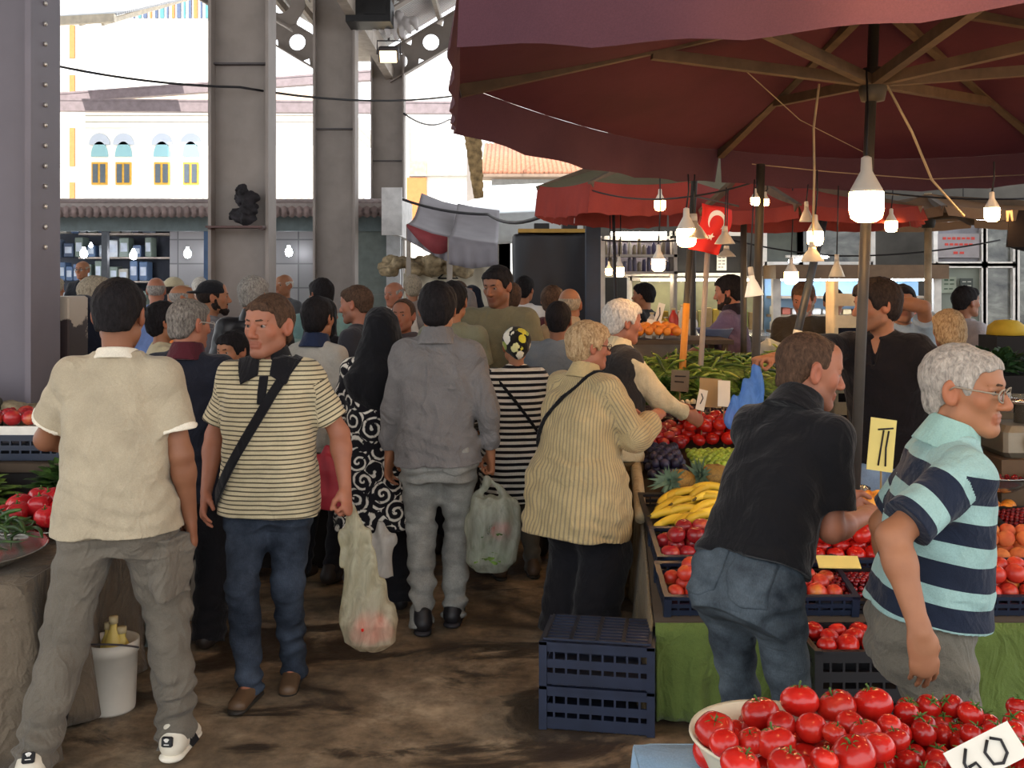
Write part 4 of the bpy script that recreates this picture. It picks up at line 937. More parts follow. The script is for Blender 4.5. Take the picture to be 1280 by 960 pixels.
def greyglass():
    m, N = newmat('shop glass'); v = N.coord('Object', (1, 1, 1.4)); n = N.noise(v, 2.4, 5, .6, .5); N.link(N.ramp(n, [(.35, hexc('#2f3133')), (.55, hexc('#6e706a')), (.75, hexc('#a7aaa2'))]), N.b.inputs['Base Color']); N.b.inputs['Roughness'].default_value = .15; return m
GG = greyglass(); GB = mat('pale blue glass', '#9fb6c9', .2, var=.1, scale=3); GP = mat('purple grey tarp', '#6b6672', .6, var=.35, scale=4); GO = mat('olive glass pane', '#8b8a6d', .3, var=.25, scale=3)
shopfront('white framed shop window with olive toned glass behind the vendors', 'shop_window', 785, 950, [(787, 866, 348, 412, GO), (866, 950, 348, 412, GO)])
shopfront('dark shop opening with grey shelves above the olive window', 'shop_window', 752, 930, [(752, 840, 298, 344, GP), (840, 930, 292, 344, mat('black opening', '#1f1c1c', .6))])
shopfront('white framed upper shop window with green grey poster', 'shop_window', 955, 1090, [(955, 1000, 284, 330, mat('door green', '#4c5148', .5)), (1000, 1090, 284, 330, GG)])
shopfront('tall white mullioned shop windows beside the poster sign', 'shop_window', 1170, 1420, [(1168, 1228, 268, 330, mat('poster pane', '#77757a', .5, var=.15)), (1168, 1228, 332, 440, mat('grey green door', '#6e7468', .5, var=.15, scale=2)), (1230, 1267, 268, 330, GG), (1230, 1267, 332, 420, GG), (1270, 1420, 268, 420, GG)])
t = thing('display_case', 'lit pale blue refrigerated display case with white frame', 'display case', (sx(1068), SD-.45, 0)); ox = t.location.x; D2 = SD-.45
q = lambda px: PX(px, D2)-ox; z = lambda py: PZ(py, D2)
MB().box(((q(968)+q(1172))/2, .3, z(430)/2), (q(1172)-q(968), .7, z(430))).build('base', WF, t)
for px in (970, 1170): MB().box((q(px), 0, (z(430)+z(346))/2), (.09, .09, z(346)-z(430))).build('frame', WF, t)
MB().box((q(1069), .05, z(340)), (q(1176)-q(964), .6, .16)).build('canopy', mat('brown fascia', '#6b533c', .6), t)
MB().box((q(1069), .52, (z(430)+z(348))/2), (q(1170)-q(970), .04, z(348)-z(430))).build('back_panel', mat('pale blue panel', '#9cc3e6', .4, var=.05), t)
for py in (372, 396, 416): MB().box((q(1069), .36, z(py)), (q(1168)-q(972), .3, .03)).build('shelf', mat('brown shelf', '#8b7a68', .5), t)
MB().box((q(1069), .1, z(349)), (q(1160)-q(980), .05, .03)).build('tube_light', glow('cool tube', '#dcecff', 60), t)
# signs on the shop fronts
def poster(label, px0, px1, py0, py1, bgc, lines, d=SD-.036):
    t = thing('poster', label, 'poster', (PX((px0+px1)/2, d), d, PZ((py0+py1)/2, d))); w_ = (px1-px0)/F*d; h_ = (py1-py0)/F*d
    MB().box((0, 0, 0), (w_, .012, h_)).build('sheet', mat('poster '+bgc, bgc, .6, var=.06), t)
    for yy, x0, x1, c, hh in lines:
        e = MB(); k = max(2, int((x1-x0)*w_/.05)); r3 = random.Random(int(yy*1000)+k)
        for i in range(k):
            if r3.random() < .14: continue
            e.box((w_*(x0+(x1-x0)*(i+.5)/k-.5), -.009, h_*(.5-yy)), ((x1-x0)*w_/k*.7, .006, hh*h_*r3.uniform(.7, 1)))
        e.build('lettering', mat('ink '+c, c, .6, var=0), t)
poster('grey shop sign with lines of red lettering', 1172, 1224, 292, 322, '#857f80', [(.2, .1, .9, '#b4372c', .12), (.45, .15, .85, '#b4372c', .10), (.8, .35, .65, '#b4372c', .12)])
poster('small green lettered notice on the grey door', 1177, 1195, 346, 366, '#7f8574', [(.2, .1, .9, '#2f4430', .12), (.45, .1, .9, '#2f4430', .08), (.75, .1, .8, '#2f4430', .08)])
poster('small dark notice on the grey door', 1200, 1216, 348, 362, '#3a3f3a', [(.3, .1, .9, '#a9a99a', .1), (.65, .1, .9, '#a9a99a', .1)])
poster('white notice sheet behind the red flag pole', 896, 908, 318, 338, '#d8d6cf', [(.2, .1, .9, '#33302e', .06), (.4, .1, .9, '#33302e', .06), (.6, .1, .9, '#33302e', .06), (.8, .1, .7, '#33302e', .06)], SD-.036)
# coats and garments hung behind the window, plain

# goods and lights inside the shops
rr = random.Random(9)
t = thing('goods_rack', 'grey rack of jars in the dark shop opening above the olive window', 'rack', (sx(795), SD-.35, 0)); q = lambda px: PX(px, SD-.35)-t.location.x; z = lambda py: PZ(py, SD-.35)
for py in (320, 341): MB().box((0, 0, z(py)), (q(842)-q(752), .3, .03)).build('shelf', STEELL, t)
for px in (752, 842): MB().box((q(px), 0, z(298)/2), (.04, .3, z(298))).build('upright', STEELL, t)
MB().box((0, .1, z(292)), (q(830)-q(760), .05, .05)).build('tube_light', glow('warm fill tube', '#fff0d8', 25), t)  # tube added to brighten the dark shop opening
k = 0
for py in (320, 341):
    for px in range(757, 840, 6):
        c = rr.choice(('#6f6a7c', '#4f4a68', '#a9a29a', '#8c7f6a', '#c9c2b4')); h_ = rr.uniform(.10, .19); r_ = .024
        o = MB().lathe([(r_, 0), (r_, h_*.75), (r_*.7, h_*.85), (r_*.7, h_), (0, h_)], 10).build('jar', mat('jar '+c, c, .4)); o.location = (PX(px, SD-.35), SD-.35, PZ(py, SD-.35)+.016); tag(o, 'small jar on the grey rack in the dark shop opening', 'jar', 'jars on the grey shop rack')
t = thing('window_shelves', 'lit shelves of yellow and olive goods behind the olive shop window', 'shelf unit', (sx(868), SD-.30, 0)); q = lambda px: PX(px, SD-.3)-t.location.x; z = lambda py: PZ(py, SD-.3)
MB().box((0, .0, z(414)), (q(948)-q(790), .22, .04)).build('shelf', STEELL, t); MB().box((0, .05, z(414)/2), (q(948)-q(790), .1, z(414))).build('base', mat('grey board', '#77726a', .6), t)
MB().box((0, 0, z(350)), (q(940)-q(796), .04, .025)).build('tube_light', glow('warm fill tube2', '#fff0d0', 30), t)  # added tube, brightens the goods at the olive window
for px in range(795, 945, 9):
    c = rr.choice(('#c9a83c', '#b9b06a', '#8c9a4c', '#d8cfb0', '#a98c5c')); h_ = rr.uniform(.12, .26)
    o = MB().box((0, 0, h_/2), (.07, .06, h_), None, 0, .008).build('packet', mat('packet '+c, c, .5)); o.location = (PX(px, SD-.3), SD-.32, PZ(414, SD-.3)+.021); tag(o, 'yellow or olive packet on the lit window shelves', 'packet', 'packets on the lit window shelves')
for px in range(978, 1166, 13):
    for py in (396, 416):
        c = rr.choice(('#d8d8d4', '#c9b58c', '#a35a4a', '#e2e2dc')); h_ = rr.uniform(.06, .11)
        o = MB().box((0, 0, h_/2), (.10, .12, h_), None, 0, .01).build('packet', mat('case packet '+c, c, .5)); o.location = (PX(px, D2), D2+.34, PZ(py, D2)+.016); tag(o, 'pale packet on the shelves of the blue display case', 'packet', 'packets in the blue display case')
for px, py, lb in ((1205, 282, 'white ceiling tube light behind the poster window'), (1010, 327, 'white tube light over the blue display case')):
    t = thing('tube_lamp', lb, 'lamp', tuple(P(px, py, SD-.5))); MB().tube([(-.22, 0, 0), (.22, 0, .06)], .022, 8).build('tube', glow('white tube', '#f2f6ff', 25), t); MB().box((0, .02, .06), (.5, .05, .03)).build('housing', WF, t); MB().tube([(0, .02, .06), (0, .02, 1.0)], .006, 6).build('cord', CAB, t)
# ------------------------------------------------------------------ parasols
def canvas(name, col, back):
    m, N = newmat(name); b = N.b; v = N.coord('Object'); n = N.noise(v, 1.6, 6, .6); f = N.noise(v, 220, 2)
    c = N.ramp(n, [(.3, tuple(x*.8 for x in hexc(col))), (.7, tuple(x*1.12 for x in hexc(col)))]); c = N.mix(1.0, c, N.ramp(f, [(.3, (.88, .88, .88)), (.7, (1.05, 1.05, 1.05))]), 'MULTIPLY')
    N.link(c, b.inputs['Base Color']); b.inputs['Roughness'].default_value = .85; b.inputs['Specular IOR Level'].default_value = .15
    tr = N.new('ShaderNodeBsdfTranslucent'); N.link(c, tr.inputs[0]); mx = N.new('ShaderNodeMixShader'); mx.inputs[0].default_value = back
    out = N.n['Material Output']; N.link(b.outputs[0], mx.inputs[1]); N.link(tr.outputs[0], mx.inputs[2]); N.link(mx.outputs[0], out.inputs[0]); return m
WINE = canvas('wine canvas', '#5c2f38', .14); WINE2 = canvas('backlit wine valance canvas', '#52353e', .10); RED = canvas('red canvas', '#93413b', .22); OLIVE = canvas('olive canvas', '#75705c', .2); TAN = canvas('tan canvas', '#8f6f55', .3)  # valance copy greyer: its backlight and cool daylight are put into the colour
RIB = mat('worn parasol wood', '#5b4a3a', .7, var=.2, scale=12); POLE = mat('dark parasol pole', '#35322d', .55, var=.15); BRS = mat('pale worn pole', '#9a8a70', .6, var=.2, scale=9)
def parasol(label, c, verts, zf, za, zh, val, mats, pole=(.024, POLE), group=None, sag=.10, lean=(0, 0), vx=None, knob=True):
    """c = pole foot (x, y); verts = ring of (x, y) canopy corners; zf/za/zh = fold, apex and hub heights; val = valance drop"""
    t = thing('parasol', label, 'parasol', (c[0], c[1], 0), 0, group); n = len(verts); A = Vector((lean[0], lean[1], za)); H = Vector((lean[0]*.9, lean[1]*.9, zh))
    Vs = [Vector((x-c[0], y-c[1], zf)) for x, y in verts]; cm, vm = mats
    cv = MB()
    for i in range(n):
        a, b = Vs[i], Vs[(i+1) % n]
        def pt(u, v):
            e = a.lerp(b, v); p = A.lerp(e, u); p = Vector(p); p.z -= sag*u*4*v*(1-v)*u+.05*math.sin(u*math.pi); mid = e*0; return p
        cv.grid(pt, 8, 8)
    cv.build('canopy', cm, t)
    for i in range(n):
        a, b = Vs[i], Vs[(i+1) % n]; out = Vector(((a+b)/2).xy.normalized().to_3d())
        def pv(u, v):
            e = a.lerp(b, u); z = e.z-sag*4*u*(1-u); drop = val*v*(1-.05*abs(math.sin(u*math.pi*5)))
            return Vector((e.x, e.y, z-drop))+out*(.012*math.sin(u*31+i)*v+.03*v)
        MB().grid(pv, 30, 4).build('valance', vm, t)
    for i in range(n):
        a = Vs[i]; q = Vector((a.x, a.y, a.z-.03)); MB().bar(A-Vector((0, 0, .04)), q, .044, .052).build('rib', RIB, t)
        m_ = (A-Vector((0, 0, .05))).lerp(q, .55); MB().bar(H, m_-Vector((0, 0, .02)), .040, .046).build('strut', RIB, t)
    MB().tube([(0, 0, .0), tuple(A)], pole[0], 12).build('pole', pole[1], t)
    if knob: MB().lathe([(.0, -.09), (.05, -.085), (.062, -.03), (.05, .0), (.058, .03), (.045, .06), (0, .07)], 16, tuple(H)).build('hub', POLE, t)
    MB().lathe([(.16, 0), (.16, .05), (.05, .08), (.045, .22), (0, .22)], 16, (0, 0, 0)).build('foot', POLE, t)
    return t
parasol('huge wine red parasol spread over the fruit stall with dark wooden ribs', (1.49, 4.62), [(-.14, 2.8), (-.22, 4.39), (1.32, 6.6), (3.45, 6.6), (4.3, 4.5), (3.5, 2.2), (1.6, 1.98)], 2.557, 3.02, 2.61, .205, (WINE, WINE2), sag=.06, lean=(.125, 0))
# red parasol with olive top further back
parasol('red parasol with an olive top and deep red valance behind the big one', (1.55, 8.9), [(PX(672, 8.4), 8.4), (PX(738, 8.0), 8.0), (PX(865, 8.0), 8.0), (2.3, 9.4), (1.5, 10.0), (.6, 9.8)], PZ(226, 8), 3.05, PZ(232, 8), .25, (OLIVE, RED), sag=.03)
parasol('bright red parasol behind the crescent flag with its underside showing', (1.72, 7.72), [(1.35, 7.4), (1.9, 6.9), (2.8, 7.1), (3.0, 7.9), (2.5, 8.5), (1.6, 8.4)], PZ(262, 7.5), PZ(205, 7.5), PZ(262, 7.6), .10, (RED, RED), sag=.03)
parasol('brown tan parasol over the far right stall', (PX(1160, 8.6), 8.6), [(2.6, 8.4), (3.2, 7.7), (4.4, 7.7), (5.0, 8.6), (4.2, 9.5), (3.0, 9.5)], PZ(262, 8.2), PZ(236, 8.2), PZ(270, 8.4), .08, (TAN, TAN), pole=(.03, BRS), sag=.04)
parasol('black edged parasol at the far end of the right hand stall', (4.6, 5.6), [(PX(1262, 5.0), 5.0), (4.4, 4.3), (5.6, 4.6), (6.0, 5.6), (5.2, 6.5), (3.6, 6.2)], PZ(262, 5), PZ(215, 5), PZ(262, 5), .18, (canvas('black canvas', '#262022', .1), canvas('black canvas2', '#1c181a', .1)), sag=.04)
# free standing poles between the stalls
def pole(label, px0, py0, px1, py1, d, r, m, bands=None, name='stall_pole'):
    a = P(px0, py0, d); c = P(px1, py1, d); dr = (c-a)/(c.z-a.z); foot = a-dr*a.z
    t = thing(name, label, 'pole', tuple(foot)); MB().tube([(0, 0, 0), tuple(c-foot)], r, 10).build('shaft', m, t)
    for f0, f1, bm in bands or (): MB().tube([tuple((c-foot)*f0), tuple((c-foot)*f1)], r*1.08, 10).build('sleeve', bm, t)
    return t
YEL = mat('yellow tape', '#c07f2a', .5)
pole('dark slim pole wearing an orange sleeve in front of the purple shirted vendor', 855, 430, 868, 226, 6.9, .022, POLE, ((.28, .66, YEL),))
pole('black straight pole behind the blue bag', 945, 440, 951, 205, 6.2, .026, POLE)
pole('slim grey pole carrying the crescent flag', 876, 455, 887, 270, 6.86, .018, STEEL)
pole('slanting blue pole with white taped bands', 990, 445, 1040, 230, 7.62, .03, mat('blue black pole', '#2a3442', .5), ((.40, .44, mat('white tape', '#d9d9d4', .6)), (.50, .56, mat('white tape', '#d9d9d4', .6))))
pole('thin black pole beside the dark blue post', 771, 420, 766, 240, 8.2, .012, CAB)
# ------------------------------------------------------------------ crescent flag
t = thing('flag', 'red flag with a white crescent and star hanging from the thin pole', 'flag', tuple(P(890, 287, 6.78)))
w_, h_ = .20, .31; rot = Matrix.Rotation(R(12), 3, 'Y')
fl = lambda u, v, o=0.: rot@Vector(((u-.5)*w_+.02*math.sin(v*5), .025*math.sin(u*7+v*2)+o, (.5-v)*h_))
MB().grid(fl, 12, 16, thick=.004).build('cloth', mat('flag red', '#d6281f', .7, var=.05), t)
cr = MB(); N_ = 22; pts = []
for k in range(N_+1): a = R(40)+R(280)*k/N_; pts.append(((.5+.30*math.cos(a)), (.30+.21*math.sin(a))))
for k in range(N_, -1, -1): a = R(52)+R(256)*k/N_; pts.append(((.5+.075+.235*math.cos(a)), (.30+.165*math.sin(a))))
rotp = lambda u, v: (.5+(v-.30)*.68*1.0*-1*0+(u-.5)*0-(v-.30)*1.44*0+ (v-.30)*1.3, .30+(u-.5)*.72)
Q = [rotp(*p) for p in pts]; k = len(Q); front = [fl(u, v, -.006) for u, v in Q]
cr.add(front, [(i, i+1, k-2-i, k-1-i) for i in range(N_)])
st = []
for j in range(10): a = R(36*j-90); r_ = .13 if j % 2 == 0 else .055; st.append(fl(.5+r_*math.cos(a), .66+r_*.7*math.sin(a), -.006))
cr.add([fl(.5, .66, -.006)]+st, [(0, 1+j, 1+(j+1) % 10) for j in range(10)]); cr.build('crescent_and_star', mat('flag white', '#ece6dd', .7, var=0), t)
MB().tube([rot@Vector((-.16, 0, .19)), rot@Vector((.14, 0, .185))], .006, 6).build('rod', STEELD, t)
# ------------------------------------------------------------------ hanging lamps
WARM = '#ffc27c'
def led_bulb(label, px, py, d, wpx, top, strength=120., cord_to=None, col=WARM, group=None):
    """hanging LED bulb; px,py = middle of its glowing dome, wpx = its width in the photo, top = height its cord rises to"""
    r = wpx/F*d/2; c = P(px, py, d); t = thing('hanging_bulb', label, 'bulb', tuple(c), 0, group)
    MB().lathe([(0, -r*.95), (r*.55, -r*.92), (r*.88, -r*.7), (r, -r*.2), (r*.98, r*.85)], 20).build('dome', glow('bulb %g %s' % (strength, col), col, strength), t)
    MB().lathe([(r*.98, r*.85), (r*.9, r*1.05), (r*.55, r*1.7), (r*.34, r*2.1), (r*.30, r*2.9), (r*.12, r*3.0), (0, r*3.02)], 20).build('body', mat('white bulb body', '#d8d2c6', .4, var=0), t)
    if cord_to: e = Vector(cord_to)-c
    else: e = Vector((.01, 0, top-c.z))
    MB().tube([(0, 0, r*2.9), tuple(Vector((0, 0, r*2.9)).lerp(e, .5)+Vector((.008, .005, 0))), tuple(e)], max(.003, .0045), 6).build('cord', CAB, t)
    return t
led_bulb('big glowing bulb hanging in front of the parasol pole', 1083, 258, 4.2, 42, 2.55, 100, cord_to=(1.50, 4.4, 2.62))
led_bulb('bright bulb in a metal shade left of the red flag', 858, 297, 5.6, 25, 2.3, 90)
led_bulb('long bright bulb hanging above the olive shop window', 823, 331, 6.6, 17, 2.4, 110)
led_bulb('small lamp glowing on the red valance', 825, 257, 7.5, 14, 2.35, 60)
led_bulb('left one of two bulbs flanking the black straight pole', 944, 252, 6.0, 11, 2.3, 90)
led_bulb('right one of two bulbs flanking the black straight pole', 957, 253, 6.3, 9, 2.3, 60)
led_bulb('bulb glowing above the white bell shade', 1019, 298, 5.4, 20, 2.3, 70)
led_bulb('small bulb seen just right of the big bulb', 1114, 283, 7.0, 15, 2.4, 80)
led_bulb('bulb hanging at the black edged parasol', 1240, 268, 5.0, 19, 2.3, 90)
led_bulb('round bulb low beside the bearded vendor', 989, 347, 7.4, 17, 2.4, 80)
led_bulb('lower bulb of the cluster near the dark blue post', 774, 340, 8.6, 13, 2.3, 70)
led_bulb('second bulb of the cluster near the dark blue post', 761, 340, 8.8, 9, 2.3, 60)
led_bulb('unseen added bulb above the peppers on the cloth covered table', -40, 150, 4.1, 30, 3.1, 100)  # out-of-view bulb added for warm light on the nearest people
for k, (x, y, z) in enumerate(((.75, 2.0, 2.50), (2.3, 2.9, 2.45), (2.9, 4.6, 2.45))):   # the stall's own lamps along the near edge of the canopy
    pc_ = (640+x/y*F, HY+(CH-z)/y*F)
    led_bulb(('bulb under the near edge of the big parasol', 'bulb under the outer side of the big parasol', 'bulb under the rear of the big parasol by the cherries')[k], pc_[0], pc_[1], y, .12/y*F, z+.2, 100)
def lamp_shade(label, px, py, d, wpx, hpx, col, top=2.3, tilt=0, tube_=False):
    r = wpx/F*d/2; h_ = hpx/F*d; t = thing('lamp_shade', label, 'lamp', tuple(P(px, py, d)))
    M = Matrix.Rotation(R(tilt), 3, 'Y')
    MB().lathe([(r, -h_/2), (r*.97, -h_/2+.004), (r*.55, h_*.1), (r*.34, h_*.3), (r*.30, h_*.5), (0, h_*.52)], 20, (0, 0, 0), 0, M).build('shade', mat('shade '+col, col, .35, .2 if col != '#dfe6e8' else 0, var=.05), t)
    MB().lathe([(r*.3, h_*.5), (r*.26, h_*.9), (0, h_*.92)], 12, (0, 0, 0), 0, M).build('socket', mat('pale socket', '#b9b3a8', .4), t)
    MB().tube([M@Vector((0, 0, h_*.9)), (.01, 0, top-P(px, py, d).z)], .004, 6).build('cord', CAB, t)
lamp_shade('wide metal shade beside the bright bulb by the flag', 866, 287, 5.62, 40, 22, '#a8a094')
lamp_shade('grey metal shade hanging over the flag', 906, 297, 6.4, 26, 16, '#b0aba2')
lamp_shade('lower grey metal shade beneath the one over the flag', 908, 316, 6.5, 24, 10, '#9d978d')
lamp_shade('white bell shaped lamp near the black straight pole', 941, 357, 5.9, 24, 26, '#dfe6e8', tilt=-8)
lamp_shade('cream bell shade below the bulb by the slanting pole', 1015, 318, 5.38, 30, 18, '#d8cfba')
lamp_shade('small grey shade on the big parasol rear edge', 1008, 268, 6.2, 18, 18, '#b5aea4')
lamp_shade('dark topped pale lamp beside the slanting pole', 1046, 336, 6.3, 20, 20, '#c9c2ae')
# wires hanging inside the big parasol
def wire(label, pts, d=None, r=.004, m=BRS):
    o = MB().tube(pts, r, 6).build('wire', m); return tag(o, label, 'wire')
wire('tan flex looping from the parasol hub down to the right', [P(1108, 105, 4.6), P(1140, 165, 4.65), P(1165, 225, 4.8), P(1205, 270, 5.0)], r=.006)
wire('tan flex hanging straight from the canopy to the cream shade', [P(1024, 105, 5.0), P(1017, 160, 5.1), P(1018, 215, 5.2), P(1016, 300, 5.38)], r=.006)
wire('thin cord drooping under the rear of the parasol', [P(940, 205, 6.2), P(1040, 215, 6.3), P(1160, 224, 6.3), P(1290, 218, 6.4)], r=.003)
wire('thin diagonal cord under the parasol', [P(925, 82, 4.7), P(1000, 150, 5.4), P(1085, 193, 6.2)], r=.0025)
cable('black cable carrying the bulbs over the middle stall', [P(740, 238, 8.0), P(860, 246, 6.6), P(950, 225, 6.75), P(1060, 235, 6.8), P(1290, 248, 6.8)], .006)
cable('black cable strung in front of the shop windows', [P(752, 300, 9.2), P(900, 296, 9.0), P(1050, 320, 9.2), P(1250, 300, 9.4)], .007)
# ------------------------------------------------------------------ fruit stall (right)
GREEN = fabric('green felt', '#5f7038', rough=.95, weave=.4); NAVY = mat('navy plastic', '#1d2638', .4, var=.1); BLACKP = mat('black crate plastic', '#1b1b1f', .45, var=.15)
BS = .197; BY = 4.08; BZ = .39; TH = math.atan(BS)
def bed(y): return BZ+BS*(y-BY)
LX = lambda y: .56+.085*(y-4.1)
t = thing('fruit_stall', 'long sloping fruit stall with green cloth front and tan side cloth', 'market stall', (.56, 4.08, 0))
ox, oy = .56, 4.08
def stall_top(x0f, x1f, y0, y1, name, m, th=.02):
    return MB().grid(lambda u, v: (x0f(y0+(y1-y0)*v)+(x1f(y0+(y1-y0)*v)-x0f(y0+(y1-y0)*v))*u-ox, y0+(y1-y0)*v-oy, bed(y0+(y1-y0)*v)), 6, 10, thick=th).build(name, m, t)
stall_top(LX, lambda y: 3.6, 4.08, 5.0, 'bed', mat('stall boards', '#4a3d30', .8))
stall_top(LX, lambda y: LX(y)+.85+.15*(y-5), 5.0, 7.5, 'bed', mat('stall boards', '#4a3d30', .8))
def drape(fn, nu, nv, name, m): return MB().grid(fn, nu, nv, thick=.008).build(name, m, t)
drape(lambda u, v: (u*.55, -.012+.020*math.sin(u*16)*v+.012*math.sin(u*37)*v-.02*v, (BZ+.0)*(1-v)+.012*v), 60, 8, 'front_cloth', GREEN)
drape(lambda u, v: (1.06+u*2.0, -.012+.018*math.sin(u*38)*v-.02*v, BZ*(1-v)+.012*v), 90, 8, 'front_cloth', GREEN)
SACK = fabric('tan sack cloth', '#77664a', rough=.95, weave=.5)
drape(lambda u, v: (LX(4.08+u*3.4)-ox-.012-.03*math.sin(u*30)*v-.03*v, u*3.4, bed(4.08+u*3.4)*(1-v)+.02*v), 50, 8, 'side_cloth', SACK)
MB().tube([(LX(4.08+3.4*u)-ox-.02, 3.4*u, bed(4.08+3.4*u)+.05+.012*math.sin(u*40)) for u in np.linspace(.25, 1, 24)], .03, 8).build('rolled_edge', fabric('rolled sack', '#a89878', rough=.95), t)
for x, y in ((.05, .1), (2.9, .1), (1.4, .8), (.35, 3.2), (1.4, 3.2)): MB().bar((x, y, 0), (x, y, bed(y+oy)-.03), .05).build('leg', mat('leg wood', '#5a4632', .8), t)
# crates on the bed
RX = Matrix.Rotation(TH, 3, 'X')
def crate_mesh(w_, dp, h_, m, rim=None, slots=True):
    b = MB(); th = .010; b.box((0, 0, .006), (w_, dp, .012))
    rows = [(h_*.16, h_*.24), (h_*.5, h_*.20), (h_*.88, h_*.22)]
    for zc, hh in rows:
        b.box((0, -dp/2, zc), (w_, th, hh)).box((0, dp/2, zc), (w_, th, hh)).box((-w_/2, 0, zc), (th, dp, hh)).box((w_/2, 0, zc), (th, dp, hh))
    n = max(3, int(w_/.045))
    for k in range(n+1):
        x = -w_/2+w_*k/n
        for y in (-dp/2, dp/2): b.box((x, y, h_/2), (.008, th*.9, h_))
    n = max(3, int(dp/.045))
    for k in range(n+1):
        y = -dp/2+dp*k/n
        for x in (-w_/2, w_/2): b.box((x, y, h_/2), (th*.9, .008, h_))
    for sx_ in (-1, 1):
        for sy in (-1, 1): b.box((sx_*(w_/2-.004), sy*(dp/2-.004), h_/2), (.03, .03, h_*1.02))
    for y in (-dp/2, dp/2): b.box((0, y, h_-.006), (w_+.02, .022, .012))
    for x in (-w_/2, w_/2): b.box((x, 0, h_-.006), (.022, dp+.02, .012))
    return b.mesh('produce_crate', m)
CM = {}
def crate(label, x, y, w_=.38, dp=.30, h_=.085, m=None, lift=0, flat=False, group=None, z=None):
    m = m or NAVY; key = (w_, dp, h_, m.name)
    if key not in CM: CM[key] = crate_mesh(w_, dp, h_, m)
    o = link('produce_crate', CM[key]); o.location = (x, y, (bed(y) if z is None else z)+.004+lift); o.rotation_euler = (0 if flat else TH, 0, 0); return tag(o, label, 'crate', group)
# ---- fruit meshes
def fruit_mat(name, c1, c2, c3=None, rough=.3, scale=9, spec=.5):
    if name in MATS: return MATS[name]
    m, N = newmat(name); v = N.coord('Object'); oi = N.new('ShaderNodeObjectInfo'); ad = N.new('ShaderNodeVectorMath', operation='ADD'); sc_ = N.new('ShaderNodeVectorMath', operation='SCALE')
    N.link(oi.outputs['Random'], sc_.inputs['Scale']); sc_.inputs[0].default_value = (37, 53, 71); N.link(v, ad.inputs[0]); N.link(sc_.outputs[0], ad.inputs[1]); n = N.noise(ad.outputs[0], scale, 4)
    c = N.ramp(n, [(.3, hexc(c1)), (.55, hexc(c2)), (.75, hexc(c3 or c2))]); hv = N.new('ShaderNodeHueSaturation'); N.link(c, hv.inputs['Color'])
    mr = N.new('ShaderNodeMapRange'); N.link(oi.outputs['Random'], mr.inputs[0]); mr.inputs[3].default_value = .8; mr.inputs[4].default_value = 1.15; N.link(mr.outputs[0], hv.inputs['Value']); N.link(hv.outputs[0], N.b.inputs['Base Color'])
    N.b.inputs['Roughness'].default_value = rough; N.b.inputs['Specular IOR Level'].default_value = spec; MATS[name] = m; return m
STEM = mat('green calyx', '#4c6a2a', .7, var=.2, scale=40); STEMB = mat('brown stem', '#4d3a24', .8)
def round_fruit(r, flat=.85, ribs=0, amp=.04, dimple=.12, n=20, taper=0):
    b = MB(); prof = []
    for k in range(n//2+1):
        a = math.pi*k/(n//2)-math.pi/2; rr_ = math.cos(a)*(1+taper*math.sin(a)); z = math.sin(a)*flat
        if a > 0: z -= dimple*max(0, 1-rr_/.45)**1.5 if rr_ < .45 else 0
        prof.append((max(rr_, 0)*r, z*r))
    b.lathe(prof, n, squash=(lambda a, z: 1+amp*math.cos(ribs*a)) if ribs else None); return b
class Fruit:
    def __init__(s, name, r, mb, m, stem=None):
        s.name = name; s.r = r; s.me = mb.mesh(name, m); s.stem = stem.mesh('stem', STEM) if stem else None; s.first = None
    def put(s, loc, label, cat, group, scale=1., rot=None):
        rot = rot or (random.uniform(-.5, .5), random.uniform(-.5, .5), random.uniform(0, 6.28))
        o = bpy.data.objects.new(s.name, s.me); COL.objects.link(o); o.location = loc; o.rotation_euler = rot; o.scale = (scale,)*3
        tag(o, label, cat, group)
        if s.stem: link('stem', s.stem, o)
        return o
def calyx(r, top, n=6, ln=.55):
    b = MB()
    for k in range(n):
        a = 2*math.pi*k/n+random.uniform(-.2, .2); c, s_ = math.cos(a), math.sin(a); L = r*ln*random.uniform(.8, 1.15)
        b.add([(c*.02*r-s_*.10*r, s_*.02*r+c*.10*r, top+.01*r), (c*.02*r+s_*.10*r, s_*.02*r-c*.10*r, top+.01*r), (c*L, s_*L, top+.12*r), (c*L*.6, s_*L*.6, top+.2*r)], [(0, 1, 2), (0, 1, 3), (1, 2, 3), (2, 0, 3)])
    b.tube([(0, 0, top), (.03*r, .02*r, top+.28*r), (.10*r, .03*r, top+.42*r)], [.07*r, .055*r, .06*r], 6); return b
TOM = fruit_mat('tomato skin', '#a8160f', '#c4231a', '#cf3a24', .22, 12)
F_tom = Fruit('tomato', .042, round_fruit(.042, .80, 5, .035, .18, 24), TOM, calyx(.042, .024))
F_tomf = Fruit('tomato', .042, round_fruit(.042, .86, 7, .02, .12, 24), TOM)
F_vine = Fruit('vine_tomato', .026, round_fruit(.026, .9, 0, 0, .10, 18), fruit_mat('vine tomato skin', '#9c120d', '#bb1f17', '#c8321f', .2, 14), calyx(.026, .021, 5, .8))
F_apple = Fruit('apple', .040, round_fruit(.040, .88, 5, .02, .22, 20), fruit_mat('apple skin', '#7d1418', '#a3252a', '#b8603a', .25, 16))
F_nect = Fruit('nectarine', .038, round_fruit(.038, .93, 0, 0, .14, 20), fruit_mat('nectarine skin', '#a3221c', '#c43a26', '#d98a3c', .35, 10))
F_peach = Fruit('peach', .038, round_fruit(.038, .93, 0, 0, .14, 18), fruit_mat('peach skin', '#b0432e', '#cf7a45', '#dba45c', .75, 9, .2))
F_apri = Fruit('apricot', .025, round_fruit(.025, .92, 0, 0, .12, 16), fruit_mat('apricot skin', '#d67a1e', '#e59a34', '#e8ad4c', .55, 12))
